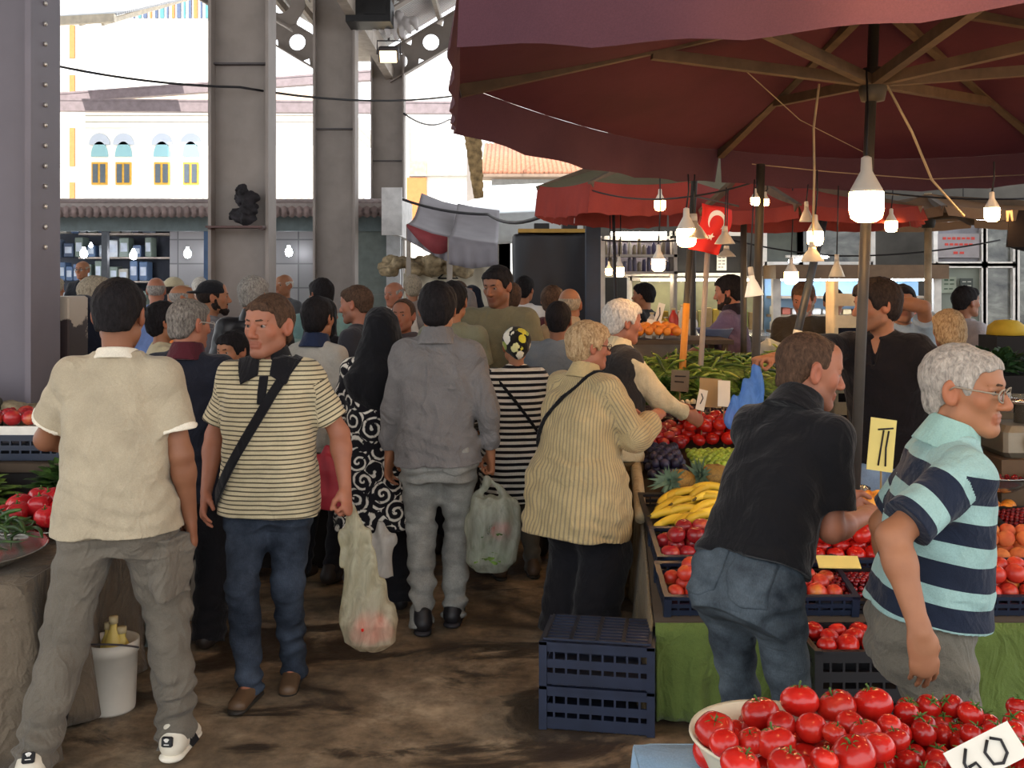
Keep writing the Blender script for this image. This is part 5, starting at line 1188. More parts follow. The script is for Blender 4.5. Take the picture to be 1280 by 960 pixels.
F_lem = Fruit('lemon', .027, round_fruit(.027, 1.22, 0, 0, -.12, 16), fruit_mat('lemon skin', '#d8a92a', '#e6c04a', '#e9cc66', .4, 14))
F_oran = Fruit('orange', .035, round_fruit(.035, .96, 0, 0, .06, 16), fruit_mat('orange skin', '#c9691a', '#e0852a', '#e6973f', .45, 14))
F_plum = Fruit('plum', .026, round_fruit(.026, 1.1, 0, 0, .08, 14), fruit_mat('plum skin', '#17142a', '#2b2846', '#4a4868', .45, 14))
F_lime = Fruit('green_plum', .019, round_fruit(.019, .95, 0, 0, .08, 12), fruit_mat('green plum skin', '#7f9c2c', '#a3bd48', '#b9cc63', .35, 14))
F_cher = Fruit('cherry', .0125, round_fruit(.0125, .92, 0, 0, .12, 10), fruit_mat('cherry skin', '#4a0a10', '#7a1218', '#93201f', .18, 14))
def heap(fr, label, cat, group, x0, x1, y0, y1, n, base=None, mound=.0, layers=1, jit=.25, scl=(.88, 1.1), up=.012, rot=None):
    """hexagonal layers resting on the sloping bed; n caps the count"""
    st = fr.r*1.98; pts = []
    for L in range(layers):
        ins = L*fr.r*.95; yy = y0+fr.r+ins; row = 0
        while yy < y1-fr.r-ins+1e-6:
            xx = x0+fr.r+ins+(row % 2)*st/2
            while xx < x1-fr.r-ins+1e-6:
                pts.append((xx+random.uniform(-jit, jit)*fr.r*.6, yy+random.uniform(-jit, jit)*fr.r*.6, L)); xx += st
            yy += st*.87*math.cos(TH); row += 1
    out = []
    for x, y, L in pts[:n]:
        u = (x-x0)/(x1-x0)*2-1; v = (y-y0)/(y1-y0)*2-1; m_ = mound*max(0, 1-max(abs(u), abs(v))**2)
        z = (bed(y) if base is None else base)+up+fr.r+L*fr.r*1.45+m_+random.uniform(0, .1)*fr.r
        out.append(fr.put((x, y, z), label, cat, group, random.uniform(*scl), rot() if rot else None))
    return out
def lab(x): return x
# column beside the aisle
def col0(y, dx0, dx1): return LX(y)+dx0, LX(y)+dx1
def crated(fr, lbl_crate, lbl, cat, grp, x, y, w_=.38, dp=.29, layers=2, m=None, h_=.085, mound=.02, n=999):
    crate(lbl_crate, x, y, w_, dp, h_, m); return heap(fr, lbl, cat, grp, x-w_/2+.012, x+w_/2-.012, y-dp/2*math.cos(TH)+.012, y+dp/2*math.cos(TH)-.012, n, mound=mound, layers=layers, up=.02)
crated(F_nect, 'navy crate of red nectarines at the stall corner beside the aisle', 'red nectarine in the corner crate beside the aisle', 'nectarine', 'nectarines in the corner crate', .80, 4.26)
crated(F_apple, 'navy crate of dark red apples behind the corner nectarines', 'dark red apple in the second crate from the stall corner', 'apple', 'apples in the second crate', .82, 4.60)
crated(F_nect, 'navy crate of nectarines hidden beside the black polo man', 'red nectarine in the crate behind the black polo man', 'nectarine', 'nectarines behind the black polo man', 1.19, 4.26, .34, .29, 1)
crated(F_apple, 'navy crate of apples hidden behind the black polo man', 'red apple in the crate behind the black polo man', 'apple', 'apples behind the black polo man', 1.21, 4.60, .34, .29, 1)
# bananas
BAN = fruit_mat('banana skin', '#d2a51f', '#e3bd35', '#e8c94e', .5, 5)
def banana_mb(L=.17, r=.017):
    b = MB(); pts = []; rs = []
    for k in range(13):
        u = k/12; a = (u-.5)*1.25; pts.append((L*.8*math.sin(a), 0, -L*.8*(1-math.cos(a))*1.0)); rs.append(r*(.35+.65*min(1, 7*u))*(.40+.60*min(1, 6*(1-u))) if 0 < k < 12 else r*.3)
    b.tube(pts, rs, 6); return b
BAN_ME = banana_mb().mesh('banana', BAN); TIP = MB().tube([(-.092, 0, -.026), (-.074, 0, -.016)], [.006, .007], 6).mesh('stem', mat('banana tip', '#5a4a1e', .8))
k = 0
for row, (y, n_) in enumerate(((4.80, 6), (4.90, 7), (5.00, 7), (5.10, 6))):
    for j in range(n_):
        o = bpy.data.objects.new('banana', BAN_ME); COL.objects.link(o); lay = j//4; x = LX(y)+.06+.05*j*.8+.01*row
        o.location = (x+.04, y+.02*(j % 2), bed(y)+.085+.022*lay+.01*(j % 3)); o.rotation_euler = (R(random.uniform(-25, 15)), R(random.uniform(-14, 10)), R(random.uniform(-15, 45))); o.scale = (random.uniform(1.0, 1.25),)*3
        tag(o, 'ripe yellow banana in the bunch beside the aisle edge', 'banana', 'bananas beside the aisle'); link('stem', TIP, o)
crate('black crate under the bananas', LX(4.95)+.20, 4.95, .40, .40, .075, BLACKP)
crated(F_apri, 'black crate of apricots to the right of the bananas', 'orange apricot in the crate to the right of the bananas', 'apricot', 'apricots beside the bananas', 1.10, 4.96, .26, .36, 2, BLACKP)
# pineapples
PIN = fruit_mat('pineapple skin', '#6b4f22', '#a07a35', '#7f6d34', .7, 60)
LEAF = mat('blue green leaf', '#6f8a72', .6, var=.3, scale=14)
def pineapple(label, x, y, rz, tilt):
    t = thing('pineapple', label, 'pineapple', (x, y, bed(y)+.08)); M = Matrix.Rotation(rz, 3, 'Z')@Matrix.Rotation(tilt, 3, 'Y')
    v = MB(); v.lathe([(0, -.10), (.04, -.095), (.062, -.05), (.066, 0), (.058, .06), (.035, .095), (0, .10)], 22, (0, 0, 0), 0, M, squash=lambda a, z: 1+.05*math.cos(a*11+z*160)); v.build('fruit', PIN, t)
    b = MB(); r_ = random.Random(int(x*999))
    for k in range(34):
        a = k*2.4; L = .06+.07*r_.random(); sp = .35+.9*(k/34); dr = M@Vector((math.cos(a)*sp, math.sin(a)*sp, 1)).normalized(); p0 = M@Vector((0, 0, .085)); sd = dr.cross(M@Vector((0, 0, 1))).normalized()*.010
        m1 = p0+dr*L*.5; e = p0+dr*L+M@Vector((math.cos(a)*.03, math.sin(a)*.03, -.02)); b.add([p0+sd, p0-sd, m1-sd*1.1, m1+sd*1.1, e, m1+dr*.003+Vector((0, 0, -.004))], [(0, 1, 2, 3), (3, 2, 4), (0, 3, 5), (1, 5, 2)])
    b.build('crown', LEAF, t)
for a in (('pineapple lying crown towards the aisle behind the bananas', LX(5.25)+.20, 5.27, R(50), R(-78)), ('pineapple lying next to the first one with crown turned away', LX(5.35)+.38, 5.34, R(35), R(-80))): pineapple(*a)
heap(F_plum, 'dark blue plum in the pile beside the aisle', 'plum', 'dark plums beside the aisle', LX(5.6)+.02, LX(5.6)+.27, 5.44, 5.80, 99, mound=.03, layers=2)
heap(F_lime, 'small bright green plum in the heap beside the dark plums', 'green plum', 'green plums', LX(5.6)+.28, LX(5.6)+.62, 5.42, 5.86, 230, mound=.03, layers=1)
heap(F_tomf, 'red tomato in the pile beyond the green plums', 'tomato', 'tomatoes in the middle of the stall', LX(6)+.22, LX(6)+.75, 5.90, 6.26, 99, mound=.02, layers=2)
heap(F_apple, 'dark pomegranate red fruit beside the stall tomatoes', 'fruit', 'dark red fruits', LX(6)+.02, LX(6)+.26, 5.84, 6.2, 30, mound=.03, layers=1)
EGG = Fruit('aubergine', .03, MB().lathe([(0, -.085), (.022, -.078), (.036, -.04), (.032, .02), (.02, .06), (.012, .078), (0, .08)], 16), fruit_mat('aubergine skin', '#120c1a', '#1f1628', '#2d2238', .18, 6))
heap(EGG, 'glossy dark aubergine lying before the peppers', 'aubergine', 'aubergines', LX(6.4)+.05, LX(6.4)+.75, 6.28, 6.62, 36, mound=.04, layers=1, rot=lambda: (R(85+random.uniform(-15, 15)), 0, random.uniform(0, 6)))
MUSH = Fruit('white_radish', .018, round_fruit(.018, 1.2, 0, 0, .0, 10), mat('cream skin', '#d8cfb4', .5))
heap(MUSH, 'small cream turnip among the aubergines', 'turnip', 'cream turnips', LX(6.5)+.2, LX(6.5)+.6, 6.5, 6.7, 22, mound=.07, layers=1)
# long green peppers: the ones that show, piled
def pepper_mb(L, bend, r=.008):
    b = MB(); pts = [(bend*math.sin(u*2.5)*L, L*(u-.5), .012*math.sin(u*5)) for u in np.linspace(0, 1, 8)]; b.tube(pts, [r*.6, r, r*1.05, r, r*.85, r*.65, r*.4, r*.12], 6); return b
PM = fruit_mat('pepper skin', '#47641c', '#7d9436', '#b9b85f', .35, 10); PM2 = fruit_mat('dark pepper skin', '#1d3312', '#34501e', '#56752f', .35, 10)
PMESH = [pepper_mb(.17, .10).mesh('pepper', PM), pepper_mb(.15, -.16).mesh('pepper', PM), pepper_mb(.19, .2).mesh('pepper', PM2)]
PST = MB().tube([(0, -.085, 0), (.006, -.105, .004)], .004, 5).mesh('stem', STEM)
rr = random.Random(11)
v = Vol(); v.add(ell((0, 0, -.02), (.62, .42, .20))); o = link('pepper_heap_base', v.mesh('heap', .03, mat('pepper leaves', '#54702c', .6, var=.6, scale=40, bump=.8, bscale=60))); o.location = (LX(7)+.52, 7.02, bed(7.02)+.03); o.rotation_euler = (TH, 0, 0); tag(o, 'dense green mass of peppers and leaves under the loose peppers', 'pepper mass', kind='stuff')
for k in range(200):
    a = rr.uniform(0, 2*math.pi); q_ = math.sqrt(rr.random()); lx = .60*q_*math.cos(a); ly = .40*q_*math.sin(a); hz = .19*math.sqrt(max(0, 1-q_*q_*.96))
    o = bpy.data.objects.new('green_pepper', PMESH[rr.randrange(3)]); COL.objects.link(o); y = 7.02+ly; o.location = (LX(7)+.52+lx, y, bed(y)+.025+hz*(1+.18*rr.random())); o.rotation_euler = (rr.uniform(-.6, .6), rr.uniform(-.4, .4), rr.uniform(0, 6.28)); o.scale = (rr.uniform(.85, 1.3),)*3
    tag(o, 'long green pepper in the big pile at the far end of the fruit stall', 'pepper', 'long green peppers'); link('stem', PST, o)
for k in range(50):
    lx = rr.uniform(-.3, .3); ly = rr.uniform(-.22, .22); o = bpy.data.objects.new('pale_pepper', PMESH[rr.randrange(2)]); COL.objects.link(o); o.location = (1.98+lx, 7.3+ly, 1.13+.10*(1-(lx/.32)**2)+rr.uniform(0, .03)); o.rotation_euler = (rr.uniform(-.5, .5), rr.uniform(-.4, .4), rr.uniform(0, 6.28))
    tag(o, 'pale green pepper in the small pile in front of the bearded vendor', 'pepper', 'pale peppers by the bearded vendor')
t2 = thing('pepper_table', 'small wooden table with pale peppers before the bearded vendor', 'table', (1.98, 7.3, 0)); MB().box((0, 0, 1.08), (.72, .55, .05)).build('top', mat('stall boards', '#4a3d30', .8), t2)
for sx_ in (-.32, .32):
    for sy in (-.24, .24): MB().bar((sx_, sy, 0), (sx_, sy, 1.06), .04).build('leg', mat('leg wood', '#5a4632', .8), t2)
heap(F_oran, 'orange in the heap beyond the long green peppers', 'orange', 'oranges beyond the peppers', LX(7)+.07, LX(7)+.45, 7.44, 7.9, 60, base=1.30, mound=.05, layers=1)
heap(F_tomf, 'red tomato in the heap next to the far oranges', 'tomato', 'far tomatoes by the oranges', LX(7)-.12, LX(7)+.06, 7.46, 7.9, 14, base=1.30, mound=.03, layers=1)
t2 = thing('rear_table', 'raised table at the far end carrying the oranges', 'table', (LX(7)+.3, 7.72, 0)); MB().box((0, 0, 1.285), (.95, .62, .03)).build('top', mat('stall boards', '#4a3d30', .8), t2)
for sx_ in (-.42, .42):
    for sy in (-.26, .26): MB().bar((sx_, sy, 0), (sx_, sy, 1.27), .04).build('leg', mat('leg wood', '#5a4632', .8), t2)
# middle columns
crated(F_tomf, 'navy crate of large tomatoes between the two nearest men', 'large red tomato in the crate between the two nearest men', 'tomato', 'large tomatoes between the two men', 1.46, 4.58, .40, .30, 2)
crated(F_lem, 'black crate of lemons beyond the large tomatoes', 'yellow lemon in the crate beyond the large tomatoes', 'lemon', 'lemons in the black crate', 1.44, 4.93, .27, .30, 2, BLACKP, mound=.03)
crated(F_apri, 'black crate of apricots beside the lemons', 'orange apricot in the crate beside the lemons', 'apricot', 'apricots beside the lemons', 1.74, 4.93, .27, .30, 2, BLACKP, mound=.06)
crated(F_cher, 'black crate of red cherries below the large tomatoes', 'dark red cherry in the crate below the large tomatoes', 'cherry', 'cherries below the large tomatoes', 1.42, 4.26, .42, .26, 1, BLACKP, h_=.06, mound=.05)
# right column beyond the striped man
crated(F_nect, 'navy crate of nectarines at the far right of the stall front', 'red nectarine at the right end of the stall front', 'nectarine', 'nectarines at the right end', 2.12, 4.26, .50, .29, 2)
crated(F_peach, 'navy crate of furry peaches behind the right hand nectarines', 'orange red peach in the crate on the right', 'peach', 'peaches on the right', 2.16, 4.58, .50, .30, 2)
crated(F_apri, 'black crate of apricots behind the peaches', 'apricot in the crate behind the peaches', 'apricot', 'apricots behind the peaches', 2.10, 4.88, .30, .26, 2, BLACKP)
crated(F_cher, 'black crate of cherries at the right edge', 'dark red cherry in the crate at the right edge', 'cherry', 'cherries at the right edge', 2.50, 4.88, .44, .28, 1, BLACKP, h_=.06, mound=.06)
crated(F_peach, 'navy crate of peaches partly hidden by the striped polo man', 'peach in the crate hidden by the striped polo man', 'peach', 'peaches behind the striped polo man', 1.80, 4.58, .22, .30, 1)
crated(F_nect, 'navy crate of nectarines partly hidden by the striped polo man', 'nectarine in the crate hidden by the striped polo man', 'nectarine', 'nectarines behind the striped polo man', 1.78, 4.26, .18, .29, 1)
heap(F_oran, 'orange in the row behind the apricots and cherries', 'orange', 'oranges behind the cherries', 1.95, 2.5, 5.0, 5.18, 14, base=bed(5.0), layers=1)
# stack of dark crates in front of the stall between the two men
for k, (z, lb) in enumerate(((0, 'black crate on the floor at the bottom of the stack before the stall'), (.20, 'black crate in the middle of the stack before the stall'))):
    crate(lb, 1.34, 3.90, .48, .30, .19, BLACKP, z=z, flat=True)
heap(F_tomf, 'tomato in the top crate of the stack before the stall', 'tomato', 'tomatoes in the stacked crate', 1.11, 1.57, 3.77, 4.03, 15, base=.36-.012, layers=1, up=.0)
# the navy crates on the floor by the aisle
for z, lb in ((.0, 'navy plastic crate standing on the floor by the aisle'), (.17, 'upturned navy crate on top of the floor crate by the aisle')):
    o = crate(lb, PX(752, 4.05), 4.12, .42, .30, .165, mat('worn navy crate', '#20283c', .45, var=.2), z=z, flat=True); o.rotation_euler = (0, 0, R(-10))
b = MB()
for k in range(9): b.bar((-.2, -.14+.035*k, .0), (.2, -.14+.035*k, .0), .012, .008)
for k in range(5): b.bar((-.2+.1*k, -.145, 0), (-.2+.1*k, .145, 0), .014, .008)
o = b.build('lattice_cover', mat('worn navy crate', '#20283c', .45, var=.2)); o.location = (PX(752, 4.05), 4.12, .347); o.rotation_euler = (0, 0, R(-10)); tag(o, 'latticed lid covering the floor crates by the aisle', 'cover')
# ---- price cards
CARD = {'y': mat('yellow card', '#e2cf7a', .7, var=.04), 'w': mat('white card', '#ded8ca', .7, var=.04), 'k': mat('kraft card', '#a08a66', .8, var=.05), 'd': mat('grey card', '#6d675e', .8, var=.06)}
INK = mat('marker ink', '#1c1a1d', .6, var=0)
def card(label, loc, w_, h_, m, strokes, rot=(0, 0, 0), ink=.006):
    t = thing('price_card', label, 'price card', loc); t.rotation_euler = rot
    MB().box((0, 0, 0), (w_, .005, h_)).build('sheet', CARD[m], t)
    if strokes:
        b = MB()
        for s_ in strokes: b.tube([((u-.5)*w_, -.005, (.5-v)*h_) for u, v in s_], ink, 5)
        b.build('handwriting', INK, t)
    return t
S60 = [[(.30, .15), (.18, .45), (.16, .75), (.25, .9), (.34, .78), (.32, .58), (.20, .6)], [(.62, .2), (.5, .45), (.52, .8), (.64, .88), (.76, .7), (.78, .35), (.66, .18)]]
S7 = [[(.30, .22), (.88, .16)], [(.52, .22), (.42, .9)], [(.72, .22), (.66, .55), (.70, .9)]]
card('upright yellow price card standing between the dark pole and striped polo man', P(1102, 556, 4.0), .10, .20, 'y', S7, (R(-8), R(8), 0), .0035)
card('yellow price card lying on the cherries between the men', (PX(1046, 4.3), 4.28, bed(4.28)+.14), .17, .07, 'y', None, (R(-62), 0, R(-4)))
card('kraft price card stuck in the stall tomatoes', P(888, 491, 6.1), .13, .17, 'k', None, (R(-12), R(4), 0))
card('slim white price card leaning by the kraft card', P(877, 500, 5.95), .05, .12, 'w', [[(.3, .2), (.6, .4), (.4, .7)]], (R(-12), R(14), 0), .003)
card('grey price card on a stick before the peppers', P(850, 476, 6.35), .11, .13, 'd', [[(.2, .3), (.8, .28)], [(.2, .55), (.7, .55)]], (R(-6), R(4), 0), .004)
card('grey price card beside the old man in the vest', P(806, 484, 6.3), .09, .13, 'd', [[(.2, .4), (.8, .4)]], (R(-6), R(-6), 0), .004)
card('white price card behind the blue bag', P(905, 492, 6.0), .07, .15, 'w', None, (R(-10), R(3), 0))
for k, (px, py, d, w_, h_) in enumerate(((824, 393, 7.7, .05, .17), (826, 415, 7.6, .05, .16), (812, 411, 7.6, .05, .14))):
    card(('tall white price card at the top of the far orange heap', 'white price card leaning below the tall one', 'narrow white price card beside the old man')[k], P(px, py, d), w_, h_, 'w', [[(.3, .2), (.6, .5), (.4, .8)]], (R(-8), R(16-4*k), 0), .004)
for px, py, d, z0 in ((888, 491, 6.1, 0), (850, 476, 6.35, 0), (806, 484, 6.3, 0), (905, 492, 6.0, 0), (877, 500, 5.95, 0), (1102, 556, 4.0, 0)):
    p = P(px, py, d); o = MB().tube([(p.x, p.y+.008, bed(d)), (p.x, p.y+.008, p.z)], .004, 5).build('card_stick', mat('stick wood', '#8a744e', .8)); tag(o, {888: 'stick holding the kraft price card', 850: 'stick holding the grey card before the peppers', 806: 'stick holding the grey card beside the old man', 905: 'stick holding the white card behind the bag', 877: 'stick holding the slim white card', 1102: 'stick holding the upright yellow card'}[px], 'stick')
# metal bowls and the scale behind the cherries
STL = mat('bright steel', '#b9b6b0', .22, .9, var=.05)
def bowl(label, x, y, z, r, fill=None):
    t = thing('metal_bowl', label, 'bowl', (x, y, z)); MB().lathe([(r*.5, 0), (r*.75, .02), (r*.95, .05), (r, .075), (r*1.08, .078), (r*1.07, .083), (r*.97, .08), (r*.9, .055), (r*.7, .03), (0, .022)], 32).build('body', STL, t)
bowl('wide steel bowl of cherries by the right edge', PX(1268, 4.95), 5.12, bed(5.12)+.10, .15)
for k in range(30):
    a = k*2.4; q_ = .11*math.sqrt(k/30); F_cher.put((PX(1268, 4.95)+q_*math.cos(a), 5.12+q_*math.sin(a), bed(5.12)+.165), 'dark red cherry in the steel bowl', 'cherry', 'cherries in the steel bowl')
bowl('small steel bowl on the stall behind the dark pole', PX(1065, 5.1), 5.16, bed(5.1)+.03, .10)
t = thing('weighing_scale', 'old metal weighing scale with a flat pan', 'scale', (2.62, 5.32, 0)); MB().box((0, 0, .92), (.34, .30, .16), None, 0, .03).build('housing', mat('scale grey', '#8a8272', .4, .4), t); MB().lathe([(.05, 1.0), (.05, 1.10), (.17, 1.11), (.18, 1.13), (0, 1.125)], 28).build('pan', STL, t); MB().box((0, 0, .42), (.4, .36, .84)).build('stand', mat('leg wood', '#5a4632', .8), t); MB().lathe([(.0, 0), (.075, 0), (.075, .02), (0, .02)], 20, (0, -.155, .92), 0, Matrix.Rotation(R(90), 3, 'X')).build('dial', mat('white dial', '#ddd9cf', .4, var=0), t)
bowl('steel tray tower beside the scale', 2.42, 5.62, 1.02, .16); 
t = thing('trays_table', 'wooden work table behind the scale with steel trays', 'table', (2.62, 5.75, 0)); MB().box((0, 0, 1.0), (.9, .36, .04)).build('top', mat('worn table wood', '#6d5a42', .7), t)
for sx_ in (-.4, .4):
    for sy in (-.14, .14): MB().bar((sx_, sy, 0), (sx_, sy, .98), .04).build('leg', mat('leg wood', '#5a4632', .8), t)
v = Vol(); v.add(stack((0, 0, 0), np.eye(3), [(0, .05, .045), (.12, .052, .047), (.16, .045, .04), (.18, .02, .02)], 5)); v.warp(lambda p: .002*sn(p, 60.)); o = link('white_canister', v.mesh('white_canister', .005, mat('cream plastic', '#d9cfb6', .4))); o.location = (PX(1275, 4.6), 5.16, bed(5.16)+.21); tag(o, 'cream plastic canister at the extreme right edge', 'canister')
# ------------------------------------------------------------------ near table with tomatoes
BLUE = fabric('light blue cloth', '#8fb0cc', rough=.9, weave=.2)
t = thing('tomato_table', 'low table under a pale blue cloth carrying the tomato basins', 'table', (.72, 1.92, 0)); TX0, TX1, TY0, TY1, TZ = .28, 1.35, 1.45, 2.28, .70
for x in (TX0+.08, TX1-.08):
    for y in (TY0+.08, TY1-.08): MB().bar((x-.72, y-1.92, 0), (x-.72, y-1.92, TZ-.02), .04).build('leg', mat('leg wood', '#5a4632', .8), t)
MB().box(((TX0+TX1)/2-.72, (TY0+TY1)/2-1.92, TZ-.012), (TX1-TX0, TY1-TY0, .025)).build('top', mat('stall boards', '#4a3d30', .8), t)
b = MB()
def tc(u, v):
    per = u*4; ed = int(per) % 4; f = per-int(per); cs = [(TX0, TY0), (TX1, TY0), (TX1, TY1), (TX0, TY1)]; a, c = cs[ed], cs[(ed+1) % 4]; x = a[0]+(c[0]-a[0])*f; y = a[1]+(c[1]-a[1])*f; nx, ny = ((0, -1), (1, 0), (0, 1), (-1, 0))[ed]; k_ = .012+v*(.035+.03*math.sin(f*19+ed)); return (x+nx*k_-.72, y+ny*k_-1.92, TZ+.006-.34*v)
b.grid(tc, 160, 8, thick=.004); b.grid(lambda u, v: (TX0-.012+(TX1-TX0+.024)*u-.72, TY0-.012+(TY1-TY0+.024)*v-1.92, TZ+.006), 8, 8, thick=.004); b.build('tablecloth', BLUE, t)
BAS = mat('cream enamel', '#ded3b8', .35, var=.04)
def basin(label, x, y, r, h_=.11):
    t = thing('basin', label, 'basin', (x, y, TZ+.012)); MB().lathe([(r*.62, 0), (r*.70, .006), (r*.93, h_*.85), (r, h_), (r*1.03, h_+.004), (r*1.02, h_+.010), (r*.97, h_+.006), (r*.90, h_*.8), (r*.66, .016), (0, .012)], 48).build('body', BAS, t)
basin('cream basin piled with big tomatoes', .518, 2.065, .160); basin('second cream basin cut off by the bottom edge', .45, 1.735, .160)
def on_mound(px, py, cx, cy, r, zrim, hm):
    """where the sight line through a pixel meets the heap in a basin"""
    best = None
    for d in np.linspace(1.3, 2.4, 400):
        q_ = P(px, py, float(d)); rr_ = math.hypot((q_.x-cx)/r, (q_.y-cy)/(r if r < .3 else .26))
        zz = zrim+hm*(1-rr_**2)
        if q_.z <= zz: return q_
    return None
TL = ['tomato at the left rim of the cream basin', 'smaller tomato tucked at the left rim of the basin', 'ribbed tomato with green calyx standing up on the left of the basin pile', 'glossy tomato topping the middle of the basin pile', 'tomato wedged between the two tall ones', 'tomato near the front rim under the ribbed one', 'broad tomato at the front centre of the basin', 'tomato under the glossy middle one', 'wide tomato right of centre on the basin pile', 'largest tomato standing highest on the right of the pile', 'tomato below the wide one', 'tomato below the largest one', 'tomato right of the largest one', 'tomato at the front edge of the second basin', 'tomato with short stalk rising from the second basin', 'big tomato where the two basins meet', 'broad ribbed tomato right of the two basins', 'tomato squeezed behind the second basin rim', 'tomato at the foot of the largest one', 'tomato between the basin and vine tomatoes']
TP = [(894, 913, 25), (905, 929, 19), (950, 892, 24), (1000, 876, 24), (977, 906, 18), (940, 926, 18), (970, 929, 25), (1014, 910, 20), (1046, 884, 25), (1091, 880, 25), (1043, 917, 16), (1081, 917, 20), (1112, 907, 15), (926, 957, 26), (984, 956, 25), (1031, 950, 18), (1067, 944, 28), (1098, 934, 21), (1062, 905, 18), (1120, 925, 17)]
for (px, py, rp), lb in zip(TP, TL):
    d = 2.07-(py-905)*.0044; d = max(1.62, min(2.17, d)); q_ = P(px, py, d); r_ = rp/F*d
    fr = F_tom if rp > 22 or random.random() < .4 else F_tomf
    fr.put(tuple(q_), lb, 'tomato', 'tomatoes in the cream basins', r_/.042, (random.uniform(-.35, .35), random.uniform(-.3, .3), random.uniform(0, 6)))
# filler tomatoes lower in the basins
for cx, cy, g_ in ((.518, 2.065, 'tomatoes low in the piled cream basin'), (.45, 1.735, 'tomatoes low in the second cream basin')):
    for k in range(20):
        a = k*2.4; q_ = .128*math.sqrt((k+.5)/20); F_tomf.put((cx+q_*math.cos(a), cy+q_*math.sin(a), TZ+.088), 'red tomato lower down '+('in the piled cream basin' if cy > 1.8 else 'in the second cream basin'), 'tomato', g_, random.uniform(.85, 1.0))
# vine tomatoes spread over the right of the table
rr = random.Random(5); placed = []
for lay in (0, 1, 2):
    for iy in range(12):
        for ix in range(13):
            x = .70+.046*ix+(.023 if (iy+lay) % 2 else 0)+rr.uniform(-.006, .006); y = 1.74+.043*iy+lay*.012+rr.uniform(-.006, .006); r_ = .0245*rr.uniform(.88, 1.15)
            if math.hypot(x-.518, y-2.065) < .19 or math.hypot(x-.45, y-1.735) < .20 or x > 1.2 or y > 2.22: continue
            lim = (1-((x-.98)/.30)**2)*(1-((y-2.0)/.27)**2)
            if lay == 1 and (lim < .1 or rr.random() < .15): continue
            if lay == 2 and (lim < .35 or rr.random() < .55): continue
            placed.append((x, y, TZ+.035+r_+lay*.034, r_))
t = thing('vine_crate', 'shallow dark crate under the vine tomatoes', 'crate', (.965, 1.98, TZ+.008)); b = MB(); b.box((0, 0, .012), (.52, .50, .02))
for s_ in (-1, 1): b.box((0, s_*.255, .03), (.54, .014, .06)).box((s_*.265, 0, .03), (.014, .52, .06))
b.build('body', BLACKP, t)
for x, y, z, r_ in placed: F_vine.put((x, y, z), 'small vine tomato with green calyx in the loose heap right of the basins', 'tomato', 'vine tomatoes right of the basins', r_/.026, (rr.uniform(-.8, .8), rr.uniform(-.8, .8), rr.uniform(0, 6)))
card('big white price card with handwritten number stuck in the vine tomatoes', P(1232, 943, 1.80), .125, .060, 'w', S60, (R(-30), R(-27), 0), .0028)
# ------------------------------------------------------------------ left hand stall
LT = fabric('worn sack cloth', '#6d6152', rough=.95, weave=.5)
LC = (-2.35, 4.15)
t = thing('vegetable_stall', 'table under worn brownish sack cloth with peppers and tomatoes', 'market stall', (LC[0], LC[1], 0)); x0, x1, y0, y1, tz = -.75, .62, -.50, .64, .66
MB().box(((x0+x1)/2, (y0+y1)/2, tz-.02), (x1-x0, y1-y0, .035)).build('top', mat('stall boards', '#4a3d30', .8), t)
for x in (x0+.1, x1-.1):
    for y in (y0+.1, y1-.1): MB().bar((x, y, 0), (x, y, tz-.03), .05).build('leg', mat('leg wood', '#5a4632', .8), t)
b = MB()
def tc2(u, v):
    per = u*4; ed = int(per) % 4; f = per-int(per); cs = [(x0, y0), (x1, y0), (x1, y1), (x0, y1)]; a, c = cs[ed], cs[(ed+1) % 4]; x = a[0]+(c[0]-a[0])*f; y = a[1]+(c[1]-a[1])*f; nx, ny = ((0, -1), (1, 0), (0, 1), (-1, 0))[ed]; k_ = .012+v*(.05+.05*math.sin(f*17+ed)+.02*math.sin(f*41)); return (x+nx*k_, y+ny*k_, tz+.004-(tz-.02)*v)
b.grid(tc2, 200, 10, thick=.006); b.grid(lambda u, v: (x0-.012+(x1-x0+.024)*u, y0-.012+(y1-y0+.024)*v, tz+.004), 8, 8, thick=.006); b.build('sack_cloth', LT, t)
t = thing('metal_tray', 'round steel tray of dark green peppers at the left edge', 'tray', (-2.10, 3.90, tz+.012)); MB().lathe([(.24, 0), (.30, .03), (.33, .045), (.335, .05), (.325, .05), (.29, .03), (0, .012)], 40).build('body', STL, t)
rr = random.Random(21)
for k in range(80):
    a = rr.uniform(0, 6.28); q_ = .27*math.sqrt(rr.random()); o = bpy.data.objects.new('dark_pepper', PMESH[2]); COL.objects.link(o); o.location = (-2.10+q_*math.cos(a), 3.90+q_*math.sin(a), tz+.05+.12*(1-(q_/.3)**2)+rr.uniform(0, .03)); o.rotation_euler = (rr.uniform(-.5, .5), rr.uniform(-.4, .4), rr.uniform(0, 6.28)); o.scale = (rr.uniform(.7, 1.1),)*3; tag(o, 'dark green pepper heaped on the round steel tray', 'pepper', 'dark peppers on the steel tray')
t = thing('metal_tray', 'oval steel tray under the red capsicums', 'tray', (-1.98, 4.42, tz+.012)); MB().lathe([(.20, 0), (.25, .03), (.27, .04), (.265, .045), (.24, .03), (0, .012)], 36).build('body', STL, t)
CAPS = Fruit('red_capsicum', .05, round_fruit(.05, .95, 4, .09, .2, 24, .1), fruit_mat('capsicum skin', '#a5121c', '#c81d27', '#d63a3a', .18, 8), calyx(.05, .036, 4, .3))
for k in range(15):
    a = k*2.4; q_ = .19*math.sqrt((k+.3)/15); CAPS.put((-1.98+q_*math.cos(a), 4.42+q_*math.sin(a), tz+.075+.06*(1-k/15)), 'glossy red capsicum piled on the oval tray', 'capsicum', 'red capsicums on the oval tray', rr.uniform(.9, 1.15))
